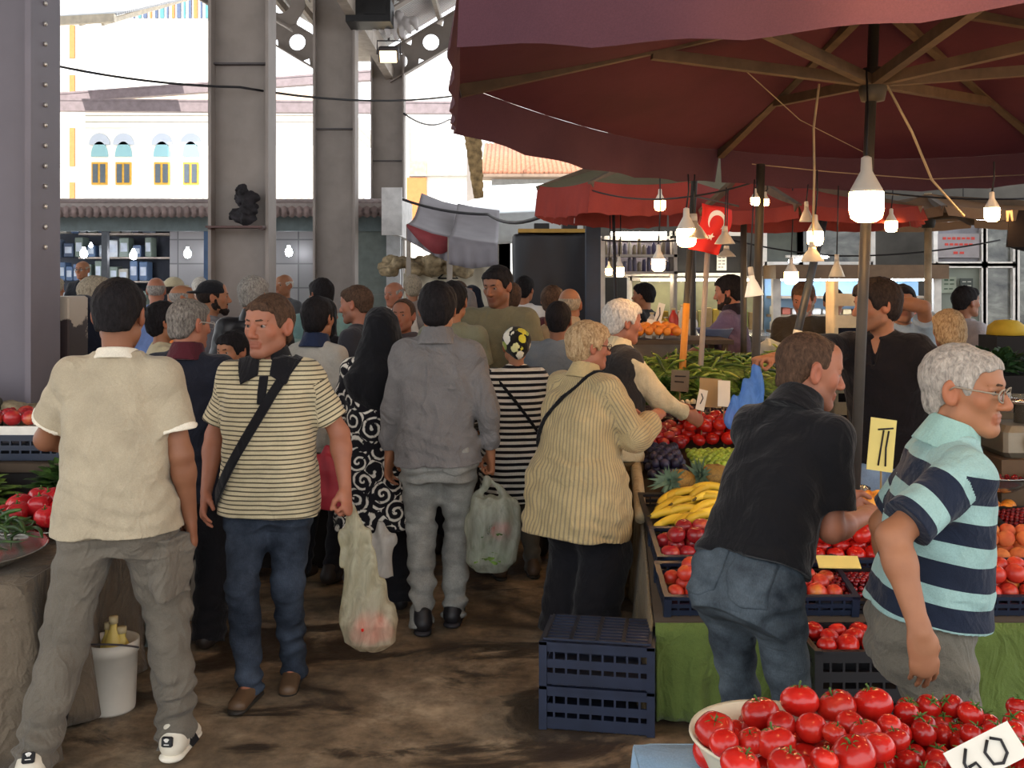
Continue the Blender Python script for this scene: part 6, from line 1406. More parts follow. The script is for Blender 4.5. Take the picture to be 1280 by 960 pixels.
# leafy greens behind
LG = mat('leafy green', '#3f6128', .6, var=.6, scale=18); LG2 = mat('pale leafy green', '#6f8f3e', .6, var=.5, scale=18)
def greens(label, loc, r, n, m, seed, name='leafy_greens', cat='greens'):
    b = MB(); r3 = random.Random(seed)
    for k in range(n):
        a = r3.uniform(0, 6.28); el_ = r3.uniform(.1, 1.45); L = r*r3.uniform(.6, 1.05); dr = Vector((math.cos(a)*math.cos(el_), math.sin(a)*math.cos(el_), math.sin(el_))); sd = dr.cross(Vector((0, 0, 1))).normalized()*r*r3.uniform(.12, .22); up = sd.cross(dr).normalized()*r*.05; p0 = dr*L*.25; m1 = p0+dr*L*.45+up; e = dr*L+Vector((0, 0, -r*.12))
        b.add([p0, m1+sd, e+sd*.4+up, e+dr*r*.06, e-sd*.4+up, m1-sd, m1+up*1.6, p0-up*.3], [(0, 1, 6), (0, 6, 5), (1, 2, 6), (2, 3, 6), (3, 4, 6), (4, 5, 6), (0, 5, 7), (0, 7, 1)], 0, True)
    o = b.build(name, m); o.location = loc; return tag(o, label, cat)
greens('bunch of pale curly greens behind the steel tray', (-2.42, 4.62, tz+.04), .24, 170, LG2, 1); greens('bunch of dark greens beside the red capsicums', (-2.02, 4.78, tz+.05), .24, 170, LG, 2); greens('bunch of dark greens half hidden by the white tee man', (-1.86, 4.66, tz+.02), .17, 120, LG, 3)
# second tier: dark crates with a white tray of red fruit
t = thing('stall_bench', 'dark crate bench carrying the white tray behind the greens', 'bench', (-2.72, 4.99, 0)); MB().box((0, 0, .42), (1.3, .32, .84)).build('base', mat('dark board', '#211d1c', .8), t); MB().box((0, 0, .86), (1.36, .36, .04)).build('top', mat('stall boards', '#4a3d30', .8), t)
crate('navy crate under the white tray of red fruit', -2.42, 5.02, .62, .30, .12, NAVY, z=.88, flat=True)
t = thing('foam_tray', 'white foam tray of dark red fruit near the column', 'tray', (-2.42, 5.02, 1.005)); MB().box((0, 0, .008), (.62, .30, .016), None, 0).box((0, -.148, .02), (.62, .014, .04)).box((0, .148, .02), (.62, .014, .04)).box((.31, 0, .02), (.014, .30, .04)).box((-.31, 0, .02), (.014, .30, .04)).build('body', mat('white foam', '#d8d5cc', .7), t)
for o in heap(F_apple, 'dark red fruit lying in the white foam tray', 'fruit', 'red fruits in the foam tray', -2.72, -2.13, 4.88, 5.16, 18, base=1.012, mound=.02, layers=1): pass
for k, (x, y, z, c, s_) in enumerate(((-2.86, 5.08, 1.05, '#5b5340', .16), (-2.60, 5.10, 1.05, '#3b3a34', .14), (-2.44, 5.10, 1.05, '#857a63', .11), (-2.74, 5.08, 1.13, '#2e2c2b', .13))):
    v = Vol(); r3 = random.Random(k)
    for j in range(8): v.add(ell((r3.uniform(-s_, s_)*.6, r3.uniform(-s_, s_)*.5, r3.uniform(0, s_)*.5), (s_*.5, s_*.45, s_*.38)), .03)
    v.warp(lambda p: .015*sn(p, 45.)); o = link('sack', v.mesh('sack', .012, mat('sack '+c, c, .85, var=.4, scale=20))); o.location = (x, y, z); tag(o, ('olive sack of herbs behind the foam tray', 'dark sack of olives beside the cabinet', 'small beige sack behind the red fruit', 'blackish sack at the picture edge behind the red fruit')[k], 'sack')
# electrical cabinet with peeling dark paint
m, N = newmat('peeling paint'); v_ = N.coord('Object'); n = N.noise(v_, 4.5, 6, .62); sp = N.new('ShaderNodeSeparateXYZ'); N.link(v_, sp.inputs[0])
k_ = N.math('SUBTRACT', N.math('ADD', n, .12), N.math('MULTIPLY', N.math('ABSOLUTE', N.math('SUBTRACT', sp.outputs['Z'], 1.32)), 1.3)); N.link(N.ramp(k_, [(.40, hexc('#a59a8c')), (.43, hexc('#2a1d1e'))]), N.b.inputs['Base Color']); N.b.inputs['Roughness'].default_value = .6
t = thing('electrical_cabinet', 'pale metal cabinet with dark peeling paint beside the big column', 'cabinet', (-2.28, 5.18+.62, 0))
q = lambda px: PX(px, 5.65)-t.location.x
MB().box(((q(40)+q(84))/2, 0, .82), (q(84)-q(40), .26, 1.64), None, 0, .012).build('body', m, t); MB().box(((q(40)+q(70))/2, -.135, .85), (q(70)-q(41), .015, 1.5)).build('door', m, t); MB().box((q(66), -.15, 1.2), (.015, .02, .08)).build('handle', STEELD, t)
# buckets and bag on the floor
def bucket(label, x, y, r, h_, m, lip=True):
    t = thing('bucket', label, 'bucket', (x, y, 0)); MB().lathe([(r*.90, 0), (r*.92, .01), (r, h_*.82), (r*1.06, h_*.83), (r*1.06, h_), (r*1.0, h_), (r*.95, h_*.98), (r*.86, .02), (0, .018)], 36).build('body', m, t)
    MB().tube([(r*1.08*math.cos(a), -.0+r*1.08*math.sin(a)*.98, h_*.88-.05*math.sin(a)) for a in np.linspace(-math.pi, 0, 15)], .004, 6).build('handle', STEELD, t); return t
WB = mat('white bucket plastic', '#cfc8ba', .45, var=.06); YB = mat('yellow plastic', '#d9bf66', .4, var=.06)
bucket('white bucket holding yellow bottles under the white tee man', PX(139, 4.2), 4.2, .102, .28, WB)
def bottle(label, x, y, z, r, h_, m, name='bottle', capm=None, cap=True):
    t = thing(name, label, 'bottle', (x, y, z)); MB().lathe([(r*.9, 0), (r, .01), (r, h_*.6), (r*.8, h_*.72), (r*.35, h_*.86), (r*.33, h_*.93)], 18).build('body', m, t)
    if cap: MB().lathe([(r*.42, h_*.92), (r*.42, h_), (0, h_)], 14).build('cap', capm or mat('cream cap', '#c9b990', .5), t)
bottle('yellow bottle standing tall in the white bucket', PX(143, 4.2), 4.19, .03, .042, .345, YB); bottle('shorter yellow bottle at the right in the white bucket', PX(152, 4.2), 4.20, .03, .046, .30, YB); bottle('third yellow bottle at the left in the white bucket', PX(133, 4.2), 4.22, .03, .04, .31, YB)
bucket('tall white bucket standing behind the white tee man under the brown bowl', PX(243, 5.35), 5.35, .075, .33, WB)
t = thing('brown_bowl', 'brown plastic bowl resting on the tall white bucket', 'bowl', (PX(243, 5.35), 5.35, .335)); MB().lathe([(.06, 0), (.075, .01), (.115, .10), (.122, .105), (.118, .108), (.108, .10), (.07, .016), (0, .012)], 30).build('body', mat('brown plastic', '#5f4636', .5), t)
o = MB().grid(lambda u, v: ((u-.5)*.3, .04*math.sin(v*5), v*.34+.02*math.sin(u*8)), 10, 8, thick=.01).build('plastic_sheet', mat('grey blue plastic', '#8f9690', .5)); o.location = (PX(163, 4.9), 4.9, 0); tag(o, 'greyish plastic sheet standing behind the white bucket', 'sheet')
v = Vol(); v.add(stack((0, 0, 0), np.eye(3), [(0, .10, .07), (.10, .12, .09), (.30, .13, .09), (.40, .12, .07)], 4)); v.warp(lambda p: .008*sn(p, 25.)); t = thing('shopping_bag', 'black fabric bag with loop handle standing beside the sack cloth', 'bag', (-1.77, 3.84, 0)); link('body', v.mesh('body', .01, mat('black bag cloth', '#19181b', .8)), t); MB().tube([(-.08, 0, .39), (-.05, .0, .52), (0, 0, .55), (.05, 0, .52), (.09, 0, .39)], .008, 6).build('handle', mat('black bag cloth', '#19181b', .8), t)
# counters in the middle distance on the left of the crowd
for k, (dx, dy) in enumerate(((.18, -.28), (.42, -.32), (.70, -.30), (.55, .0))): greens(('leafy pepper sprig hanging at the front corner of the pepper pile', 'leafy pepper sprig in front of the pepper pile behind the grey card', 'leafy pepper sprig at the front of the pile behind the kraft card', 'leafy sprig on top of the pepper pile')[k], (LX(7)+dx, 7.0+dy, bed(7.0+dy)+.05), .17, 150, (LG, LG2)[k % 2], 50+k)
greens('leafy greens on the middle stall in front of the crowd', (PX(425, 6.5), 6.5, .98), .24, 160, LG, 8); greens('pale cauliflower like greens beside the swirl tunic woman', (PX(437, 6.38), 6.38, .98), .13, 90, mat('pale cauliflower', '#b9b08c', .7, var=.3, scale=30), 9); greens('herb bunches in front of the backwards cap man', (PX(296, 6.4), 6.4, .98), .2, 140, LG, 10)
t = thing('vegetable_counter', 'long low counter of greens among the crowd', 'counter', (PX(374, 6.5), 6.5, 0)); MB().box((0, 0, .45), (1.0, .5, .9)).build('base', mat('dark board', '#211d1c', .8), t); MB().box((0, 0, .94), (1.1, .6, .06)).build('top', mat('stall boards', '#4a3d30', .8), t)
# far right: counter with bottles, dark greens on trays
t = thing('far_counter', 'stainless counter in front of the olive shop window', 'counter', (PX(850, 9.4), 9.4, 0)); MB().box((0, 0, .6), (1.7, .5, 1.2)).build('base', mat('grey board', '#77726a', .6), t); MB().box((0, 0, 1.22), (1.8, .6, .04)).build('top', STL, t)
for k, (px, h_, c, lb) in enumerate(((842, .24, '#c23a2a', 'red sauce bottle on the far counter'), (853, .27, '#d8d3c6', 'white sauce bottle on the far counter'), (832, .16, '#b99a3c', 'yellow jar on the far counter'), (866, .18, '#c9c2b4', 'pale jar on the far counter'), (815, .2, '#b8b0a4', 'grey bottle at the left of the far counter'))): bottle(lb, PX(px, 9.3), 9.3, 1.24, .045, h_, mat('sauce '+c, c, .35))
t = thing('side_counter', 'dark counter of leafy trays at the far right', 'counter', (PX(1266, 6.9), 6.9, 0)); MB().box((0, 0, .56), (1.0, .6, 1.12)).build('base', mat('dark board', '#211d1c', .8), t)
for k, (px, py) in enumerate(((1225, 432), (1255, 424), (1285, 432), (1240, 440))): greens(('dark leafy bunch at the left of the far right counter', 'dark leafy bunch in the middle of the far right counter', 'dark leafy bunch at the picture edge', 'dark leafy bunch in front on the far right counter')[k], (PX(px, 6.9), 6.9-.05*k, 1.13), .18, 110, mat('dark bottle green', '#2c4a26', .6, var=.5, scale=18), 30+k)
t = thing('goods_bag', 'yellow and blue bag of goods behind the dark greens', 'bag', (PX(1258, 7.7), 7.7, 0)); MB().box((0, 0, .66), (.28, .3, 1.32)).build('stand', mat('dark board', '#211d1c', .8), t); MB().lathe([(.0, 1.44), (.08, 1.43), (.13, 1.39), (.14, 1.325), (0, 1.325)], 20).build('yellow_top', mat('yellow cloth', '#c9a52e', .7), t)
t = thing('wooden_crates', 'white slatted wooden crates behind the slanting pole', 'crate', (PX(1062, 7.6), 7.6, 0))
for k in range(9): MB().box((0, -.2, .35+.155*k), (.34, .02, .09)).build('slat', mat('pale wood', '#c9bda0', .7), t)
for x in (-.16, .16): MB().box((x, -.1, .85), (.03, .2, 1.75)).build('post', mat('pale wood', '#c9bda0', .7), t)
v = Vol(); v.add(stack((0, 0, 0), np.eye(3), [(0, .2, .16), (.1, .22, .18), (.2, .15, .12), (.24, .04, .04)], 2.2)); v.warp(lambda p: .02*sn(p, 22.)); o = link('clear_bag', v.mesh('clear_bag', .012, mat('milky plastic', '#8f9694', .3))); o.location = (PX(965, 7.45), 7.0, 1.105+.12); o.location = (1.85, 7.45, 1.108); o.scale = (.6, .6, .8); tag(o, 'milky plastic bag lying on the pepper table', 'plastic bag')
t = thing('pallet', 'low wooden pallet stack under the shopkeeper at the kiosk', 'pallet', (PX(104, 14.4), 14.4, 0))
for k in range(2):
    for x in (-.4, 0, .4): MB().box((x, 0, .04+.11*k), (.09, .7, .08)).build('bearer', mat('pale wood', '#c9bda0', .7), t)
    for y in (-.3, -.1, .1, .3): MB().box((0, y, .095+.11*k), (1.0, .12, .03)).build('board', mat('pale wood', '#c9bda0', .7), t)
# ------------------------------------------------------------------ the crowd
BLACKF = fabric('black cloth', '#131317'); NAVYF = fabric('navy cloth', '#171a26')
def loc_of(px, d): return (px-640)/F*d
def tgt(px_, d_, yaw, p):
    """world pixel/distance target -> the person's own frame"""
    q_ = P(*p)-Vector((loc_of(px_, d_), d_, 0)); return tuple(Matrix.Rotation(R(-yaw), 3, 'Z')@q_)
def who(label, px, d, yaw, H, **kw):
    for a in ('ra', 'la'):
        if kw.get(a) and 'p' in kw[a]: kw[a] = dict(kw[a], w=tgt(px, d, yaw, kw[a]['p']))
    return person(label, loc_of(px, d), d, yaw, H, **kw)
def tee(c, **k): return dict(dict(m=fabric('tee '+c, c), loose=.02, sleeve=.66, hem=-.10), **k)
def pants(c, **k): return dict(dict(m=fabric('pants '+c, c), loose=.0), **k)
TEE = fabric('cream tee', '#ada088'); RIBC = fabric('rib white', '#e6ddca')
who('person in cream tee and olive grey cargo trousers walking away past the peppers, white sneakers', 148, 3.75, 4, 1.735, hair=('fade', 'black', .012), skin='mid', head=(-4, 6, 0), top=dict(m=TEE, loose=.03, neckband=RIBC, cuff=RIBC, sleeve=.70, hem=-.075, fold=.006), bot=dict(m=fabric('cargo cloth', '#6b6459', weave=.4), loose=.014, pocket=1, fold=.009, waist=.06),
    shoe=('#d9d0bd', '#e2dac8', 3), feet=dict(r=(.20, .03, 0, 8), l=(-.20, -.26, .035, -10, 32)), ra=dict(w=(.245, .04, .86), curl=.7), la=dict(w=(-.15, .30, 1.10), pole=(-1, -.6, -.5), thumb=(.3, .2, 1)))
SP = fabric('striped polo', '#c2b594', stripes('#4e473a', .0185, .30)); JN = denim('mid denim', '#1f252f', '#434c5a')
who('person in cream striped polo with black crossbody strap and jeans walking towards the viewer', 338, 4.37, 178, 1.665, vox=.0048, g=1.06, belly=.035, skin='red', hair=('short', 'brown', .006), head=(-22, 4, 0), stubble=.15, headscale=1.17, top=dict(m=SP, flaps=1, vneck=.48, collar=BLACKF, placket=BLACKF, open=58, loose=.02, sleeve=.78, hem=-.12), bot=dict(m=JN, fold=.007, belt=BLACKF), shoe=('#5a4430', '#2a2520'), feet=dict(r=(.06, .10, 0, 6), l=(-.07, -.10, 0, -4, 8)),
    ra=dict(w=(.255, .05, .85), curl=.5), la=dict(w=(-.33, .07, .87), curl=1.5, tc=1), extras=[strap((.87, 0, .49), .165, .042, BLACKF)])
who('person in navy polo with burgundy collar and spectacles seen from behind', 235, 4.9, -6, 1.645, g=1.12, hair=('short', 'salt', .006), skin='red', head=(-28, 6, 0), top=dict(m=NAVYF, collar=fabric('burgundy', '#4a1a24'), open=5, loose=.03, sleeve=.8, hem=-.16), bot=dict(m=fabric('black trousers', '#15151a'), loose=.02), extras=[glasses('#b9b4ac')])
SW = fabric('swirl print', '#131218', swirl('#d6d0c4', 10.5))
who('person in black headscarf and swirling black and white tunic seen from behind', 476, 5.45, 10, 1.585, female=True, g=1.12, hair=('scarf', BLACKF, .10), brow=False, top=dict(m=SW, sleeve=1.9, loose=.03, hem=-.42, name='tunic', fold=.008), bot=dict(m=fabric('black trousers', '#15151a'), loose=.04), shoe=('#17161a', None), ra=dict(w=(.20, .16, .80)), la=dict(w=(-.2, .22, .86)))
GS = fabric('grey shirt', '#73706f', weave=.5); GJ = denim('light grey denim', '#6d6d6a', '#9a9a94')
who('person in grey long sleeved shirt and pale grey jeans walking away', 547, 5.15, 0, 1.715, g=1.10, hair=('full', 'black', .020), skin='tan', head=(-6, 4, 0), top=dict(m=GS, collar=GS, open=4, sleeve=1.84, loose=.012, hem=-.07, fold=.009), bot=dict(m=GJ, fold=.010, backpockets=1), shoe=('#17161a', '#262428'), feet=dict(r=(.075, .08, 0, 6), l=(-.07, -.04, 0, -5)), la=dict(w=(-.245, .05, .845), curl=.6), ra=dict(w=(.262, .03, .865), curl=1.5, tc=1))
who('person in floral headwrap and black and white striped top seen from behind', 645, 6.05, 12, 1.455, female=True, g=1.10, hair=('wrap', fabric('floral wrap', '#1b1916', florals(['#e8e2cc', '#c9bf3e', '#ddd99a', '#94a14a', '#efe9d8'], 18)), 0), brow=False, top=dict(m=fabric('bw stripes', '#141318', stripes('#d9d4c8', .034, .5)), sleeve=1.8, loose=.03, hem=-.36), bot=dict(m=fabric('grey leggings', '#54524c')), shoe=('#4a3a2e', '#2a2520'), extras=[strap((.80, 0, .60), .17, .022, BLACKF)], ra=dict(w=(.22, .2, .85)), la=dict(w=(-.2, .22, .85)))
YS = fabric('yellow striped shirt', '#b8a477', stripes('#94866a', .0155, .36, 'X'))
who('elder person with short white hair in yellow striped shirt reaching towards the fruit', 722, 4.95, -46, 1.53, female=True, g=1.26, lean=7, hair=('full', 'blonde', .020), skin='red', head=(-26, 6, 0), top=dict(m=YS, collar=YS, open=20, sleeve=1.86, slr=1.18, loose=.03, hem=-.32, fold=.009), bot=dict(m=fabric('black trousers', '#15151a'), loose=.05), shoe=('#2b2622', None),
    ra=dict(p=(818, 522, 5.05), pole=(.5, -.3, -1), curl=.6, thumb=(-.8, .2, .5)), la=dict(p=(835, 540, 5.6), pole=(-.5, -.3, -1)), extras=[glasses('#3a2e26'), strap((-.80, 0, .60), .262, .018, BLACKF, zr=(.12, .62))])
who('old person with white hair in dark vest over cream shirt looking at the stall', 763, 5.75, -72, 1.62, lean=6, g=1.05, skin='red', hair=('short', 'white', .018), head=(0, 8, 0), top=dict(m=fabric('cream shirt', '#d3c4a0'), collar=fabric('cream shirt', '#d3c4a0'), open=40, sleeve=1.85, loose=.02), bot=dict(m=fabric('khaki trousers', '#6b5738'), loose=.03, fold=.010), ra=dict(w=(.12, .42, .98), pole=(.6, -.6, -.6)), la=dict(w=(-.1, .45, 1.0), pole=(-.6, -.6, -.6)), extras=[vest(fabric('dark vest', '#33302f'), 'vest')])
who('big person in olive tee standing above the crowd facing the viewer', 622, 7.1, 176, 1.825, g=1.30, belly=.05, skin='mid', hair=('short', 'black', .014), head=(-26, 14, 0), stubble=.35, top=tee('#716e58', loose=.05, sleeve=.85), bot=pants('#2b2b2f'))
who('person in blue grey tee with dark cropped hair bending over the stall', 696, 6.5, -12, 1.60, g=1.10, lean=6, hair=('short', 'black', .010), skin='mid', top=tee('#6f7880', loose=.04), bot=pants('#1f222b'))
who('bald person in beige shirt in front of the tarpaulin stack', 712, 7.5, -8, 1.675, g=1.15, hair=('bald', 'ash', .004), skin='tan', top=tee('#a6957a', loose=.03, collar=fabric('tee #a6957a', '#a6957a'), open=4), bot=pants('#3a3835'))
who('person in dark red shirt beside the bald one in beige', 690, 8.2, -25, 1.69, g=1.05, hair=('short', 'brown', .010), top=tee('#4f2228'), bot=pants('#23242a'))
who('person in white tee far off by the dark crates', 655, 10.2, -24, 1.77, hair=('short', 'black', .012), top=tee('#d8d8d6'), bot=pants('#23242a'))
who('brown haired person partly behind the big olive tee person', 638, 9.0, 30, 1.71, hair=('full', 'brown', .014), top=tee('#5a5550'), bot=pants('#23242a'))
who('person in grey headscarf behind the grey shirt person', 579, 7.7, -20, 1.67, female=True, hair=('scarf', fabric('grey scarf', '#6c6a6c'), .22), top=tee('#4c4a4c', sleeve=1.8), bot=pants('#23242a'), brow=False)
who('person in sage tee right beside the grey shirt person', 566, 6.55, -14, 1.725, hair=('short', 'black', .012), top=tee('#7c7c66', loose=.03), bot=pants('#23242a'))
who('bald person in white shirt near the kiosk corner', 493, 10.5, 165, 1.715, hair=('bald', 'grey', .004), skin='red', top=tee('#d9d2c8', sleeve=1.8), bot=pants('#3a3835'), head=(-20, 6, 0))
who('tall grey haired person beside the kiosk corner', 516, 11.3, 10, 1.78, hair=('full', 'ash', .018), top=tee('#8c8078'), bot=pants('#23242a'))
who('person with faded haircut in profile leaning over the greens', 462, 6.9, 72, 1.70, lean=8, g=1.08, skin='red', hair=('fade', 'brown', .010), stubble=.3, top=tee('#34343a'), bot=pants('#23242a'), head=(0, 8, 0))
who('person whose pale face shows between headscarf and grey shirt', 505, 7.3, 165, 1.60, hair=('recede', 'brown', .008), skin='red', top=tee('#4c4448'), bot=pants('#23242a'))
who('person in pale teal tee with white chest bands near the greens', 402, 8.2, 24, 1.745, g=1.12, hair=('short', 'black', .012), skin='mid', top=dict(m=fabric('teal tee', '#8fb0ac', bands([(-.3, '#7fa3a0'), (.26, '#a9c2ba'), (.36, '#86aaa6')])), loose=.04, sleeve=.75), bot=pants('#3a3835'), head=(18, 4, 0))
who('grey haired person in black leather jacket seen from behind', 317, 7.1, 4, 1.755, g=1.22, hair=('short', 'grey', .016), skin='tan', head=(-24, 4, 0), top=dict(m=mat('black leather', '#17171b', .4, bump=.3, bscale=18), sleeve=1.9, loose=.03, hem=-.16, collar=mat('black leather', '#17171b', .4), open=10, name='jacket'), bot=pants('#23242a'))
who('bald white haired person far off below the kiosk lamp', 356, 11.8, 150, 1.80, hair=('bald', 'white', .005), skin='tan', top=tee('#55585c'), bot=pants('#23242a'))
who('bearded person with backwards black cap and grey tee in profile', 264, 7.65, -72, 1.73, hair=('cap', fabric('black cap', '#1a1a1e'), True), beard='dark', top=tee('#77757a', loose=.04), bot=pants('#23242a'))
who('dark haired person in pale vest with navy collar behind the striped polo', 396, 5.95, -22, 1.635, female=True, hair=('full', 'black', .014), top=tee('#a9a49a', collar=fabric('navy collar', '#1f2942'), open=4, sleeve=1.8), bot=pants('#23242a'))
who('person in black headscarf turned aside near the teal tee', 404, 7.5, -40, 1.60, female=True, hair=('scarf', BLACKF, .2), top=tee('#1d1c20', sleeve=1.8), bot=pants('#1d1c20'), brow=False)
who('fair haired person in grey blue shirt near the kiosk shelves', 118, 7.5, -62, 1.755, hair=('full', 'ash', .016), skin='red', top=tee('#6d747e', sleeve=1.8, loose=.03), bot=pants('#23242a'))
who('person in navy headscarf and dark red jacket beside the cabinet', 103, 6.7, 26, 1.63, female=True, g=1.1, hair=('scarf', fabric('navy scarf', '#191d2b'), .30), top=tee('#7c2b33', sleeve=1.85, loose=.04, hem=-.2), bot=pants('#1d1c20'), brow=False)
who('shopkeeper in black tee and spectacles with folded arms at the kiosk', 104, 14.4, 172, 1.78, z=.22, hair=('bald', 'ash', .004), skin='tan', top=tee('#1e2026'), bot=pants('#23242a'), ra=dict(w=(-.08, .30, 1.16), pole=(1, -.2, -.6)), la=dict(w=(.08, .33, 1.14), pole=(-1, -.2, -.6)), extras=[glasses()])
who('person in blue checked shirt with back turned near the kiosk', 195, 10.0, 12, 1.76, g=1.1, hair=('bald', 'grey', .006), skin='red', top=tee('#6f86b8', sleeve=1.8, loose=.03), bot=pants('#2c3240'), la=dict(w=(-.35, -.05, 1.0)))
who('person in bright orange shirt among the crowd by the kiosk', 226, 9.6, -66, 1.69, hair=('bald', 'grey', .006), skin='tan', top=tee('#e07a2c', loose=.03), bot=pants('#2c3240'))
who('person in pale beige cap standing behind the orange shirt', 217, 10.7, -30, 1.76, hair=('cap', fabric('beige cap', '#b9ae90'), False), top=tee('#b7b19f'), bot=pants('#2c3240'))
who('dark haired person in cream blouse behind the navy polo', 203, 6.2, -62, 1.60, female=True, hair=('full', 'black', .016), top=tee('#c6b896', sleeve=1.8), bot=pants('#23242a'))
who('short person facing the viewer in the gap beside the striped polo', 292, 5.7, 172, 1.45, female=True, hair=('full', 'black', .014), skin='tan', top=tee('#2e2f2b'), bot=pants('#23242a'), head=(-20, 8, 0))
who('person in dark headscarf facing the viewer far off by the cream tent', 590, 11.2, 172, 1.67, female=True, hair=('scarf', fabric('navy scarf', '#191d2b'), .22), skin='red', top=tee('#8c8078', sleeve=1.8), bot=pants('#23242a'))
who('brown haired person in pale striped top far off by the cream tent', 573, 10.6, 20, 1.72, hair=('full', 'brown', .014), top=dict(m=fabric('pale stripes', '#cbb9a6', stripes('#8f7f78', .06, .4)), sleeve=1.8, loose=.03), bot=pants('#3a3835'))
who('white haired person far off beside the broad column', 250, 12.4, 14, 1.76, hair=('full', 'white', .016), top=tee('#8c8078'), bot=pants('#23242a'))
who('person in dark jacket far off at the picture edge by the kiosk', 66, 11.4, -30, 1.76, hair=('full', 'ash', .016), top=tee('#44404e', sleeve=1.8), bot=pants('#23242a'))
# ---- right: customers and vendors at the fruit stall
BP = fabric('black polo', '#0f0f13'); DJ = denim('worn grey denim', '#22282f', '#5d6870')
who('balding person in black polo and worn jeans leaning over the fruit stall', 936, 3.05, -48, 1.66, g=.89, lean=29, belly=.01, skin='red', hair=('recede', 'brown', .003), stubble=.25, head=(-36, 14, 0), hoff=(0, .02, -.02), headscale=1.05, top=dict(m=BP, collar=BP, open=10, loose=.02, sleeve=.76, hem=.03), bot=dict(m=DJ, backpockets=1, waist=.12, fold=.008, loose=-.004), ra=dict(p=(1082, 645, 3.25), pole=(.1, -1, -.15), curl=.6), la=dict(p=(1075, 640, 3.6), pole=(-.3, -.2, -1)))
TB = [(-.3, '#93b3ae')]
for a, c in ((.04, '#1b2334'), (.095, '#93b3ae'), (.14, '#1b2334'), (.20, '#93b3ae'), (.25, '#1b2334'), (.31, '#93b3ae'), (.36, '#1b2334'), (.43, '#93b3ae')): TB.append((a, c))
TB.append((.75, '#93b3ae'))
TS = fabric('teal navy bands', '#93b3ae', bands(TB)); TCc = fabric('teal collar', '#8db0a8')
who('grey haired person with glasses in teal and navy striped polo, nearest at the stall', 1150, 2.78, -97, 1.565, vox=.0036, g=1.02, lean=10, belly=.03, skin='tan', hair=('short', 'pale', .006), head=(-32, 6, 0), headscale=1.12, top=dict(m=TS, collar=TCc, open=24, loose=.02, sleeve=.80, hem=.03), bot=dict(m=fabric('grey chinos', '#6e685c', weave=.4), waist=.11, fold=.008, loose=.01), ra=dict(p=(1150, 790, 2.46), pole=(.1, -1, .1), dir=(.03, .12, -1), curl=.42, tc=.4), la=dict(w=(-.235, .0, .80)), extras=[glasses('#8f8676')])
who('vendor in black v-neck tee leaning across the stall with the blue bag', 1118, 5.47, 138, 1.77, lean=20, g=1.12, skin='tan', hair=('full', 'dark', .018), head=(-42, 8, 0), stubble=.25, top=dict(m=fabric('black v-neck', '#141114'), vneck=.44, loose=.03, sleeve=.75, hem=-.1), bot=pants('#8ea3bb'), ra=dict(p=(934, 452, 5.12), pole=(.3, .3, -1), curl=1.2, tc=1), la=dict(p=(1216, 545, 5.05), pole=(-1, .2, .3), curl=.9))
who('vendor in pale blue tee shading the eyes with a raised arm', 1128, 6.9, 162, 1.70, g=1.1, skin='tan', hair=('short', 'black', .012), top=tee('#a3b6c6', loose=.03), bot=pants('#23242a'), la=dict(p=(1106, 372, 6.72), pole=(-1, .3, .2), curl=.5), ra=dict(w=(.2, .25, 1.0)))
who('bearded vendor in dark olive tee looking down behind the pale peppers', 1004, 8.05, 172, 1.715, g=1.12, skin='red', hair=('short', 'brown', .012), beard='grey', head=(-22, 22, 0), top=tee('#37322a', loose=.04, sleeve=.8), bot=pants('#23242a'), ra=dict(w=(.02, .36, 1.10), pole=(1, -.3, -.5)), la=dict(w=(-.10, .40, 1.06), pole=(-1, -.3, -.5)))
who('bearded vendor in purple polo standing in profile with a blue bowl', 914, 8.3, 66, 1.765, skin='red', hair=('short', 'black', .016), beard='dark', head=(0, 10, 0), top=tee('#655876', collar=fabric('dark collar', '#221d26'), open=30, loose=.03), bot=pants('#23242a'), ra=dict(w=(.12, .36, 1.10), pole=(.8, -.6, -.5)), la=dict(w=(-.12, .40, 1.10), pole=(-.8, -.6, -.5)))
who('person in black tee in profile before the olive shop window', 806, 10.3, 60, 1.70, skin='tan', hair=('fade', 'black', .014), top=tee('#19181a', loose=.03), bot=pants('#23242a'))
who('fair haired person with back turned behind the black v-neck vendor', 1187, 6.1, 8, 1.555, female=True, hair=('bob', 'blonde', .016), top=tee('#1b191b', sleeve=1.8), bot=pants('#23242a'))
who('dark haired person in pale grey tee before the grey green door', 1206, 8.3, -74, 1.68, skin='mid', hair=('fade', 'black', .014), top=tee('#a8a5ab', loose=.03), bot=pants('#23242a'))
who('person in dark navy sweater beside the bearded vendor, half behind the slanting pole', 1042, 9.0, 170, 1.66, hair=('short', 'black', .012), top=tee('#1a1d2a', sleeve=1.8), bot=pants('#23242a'))
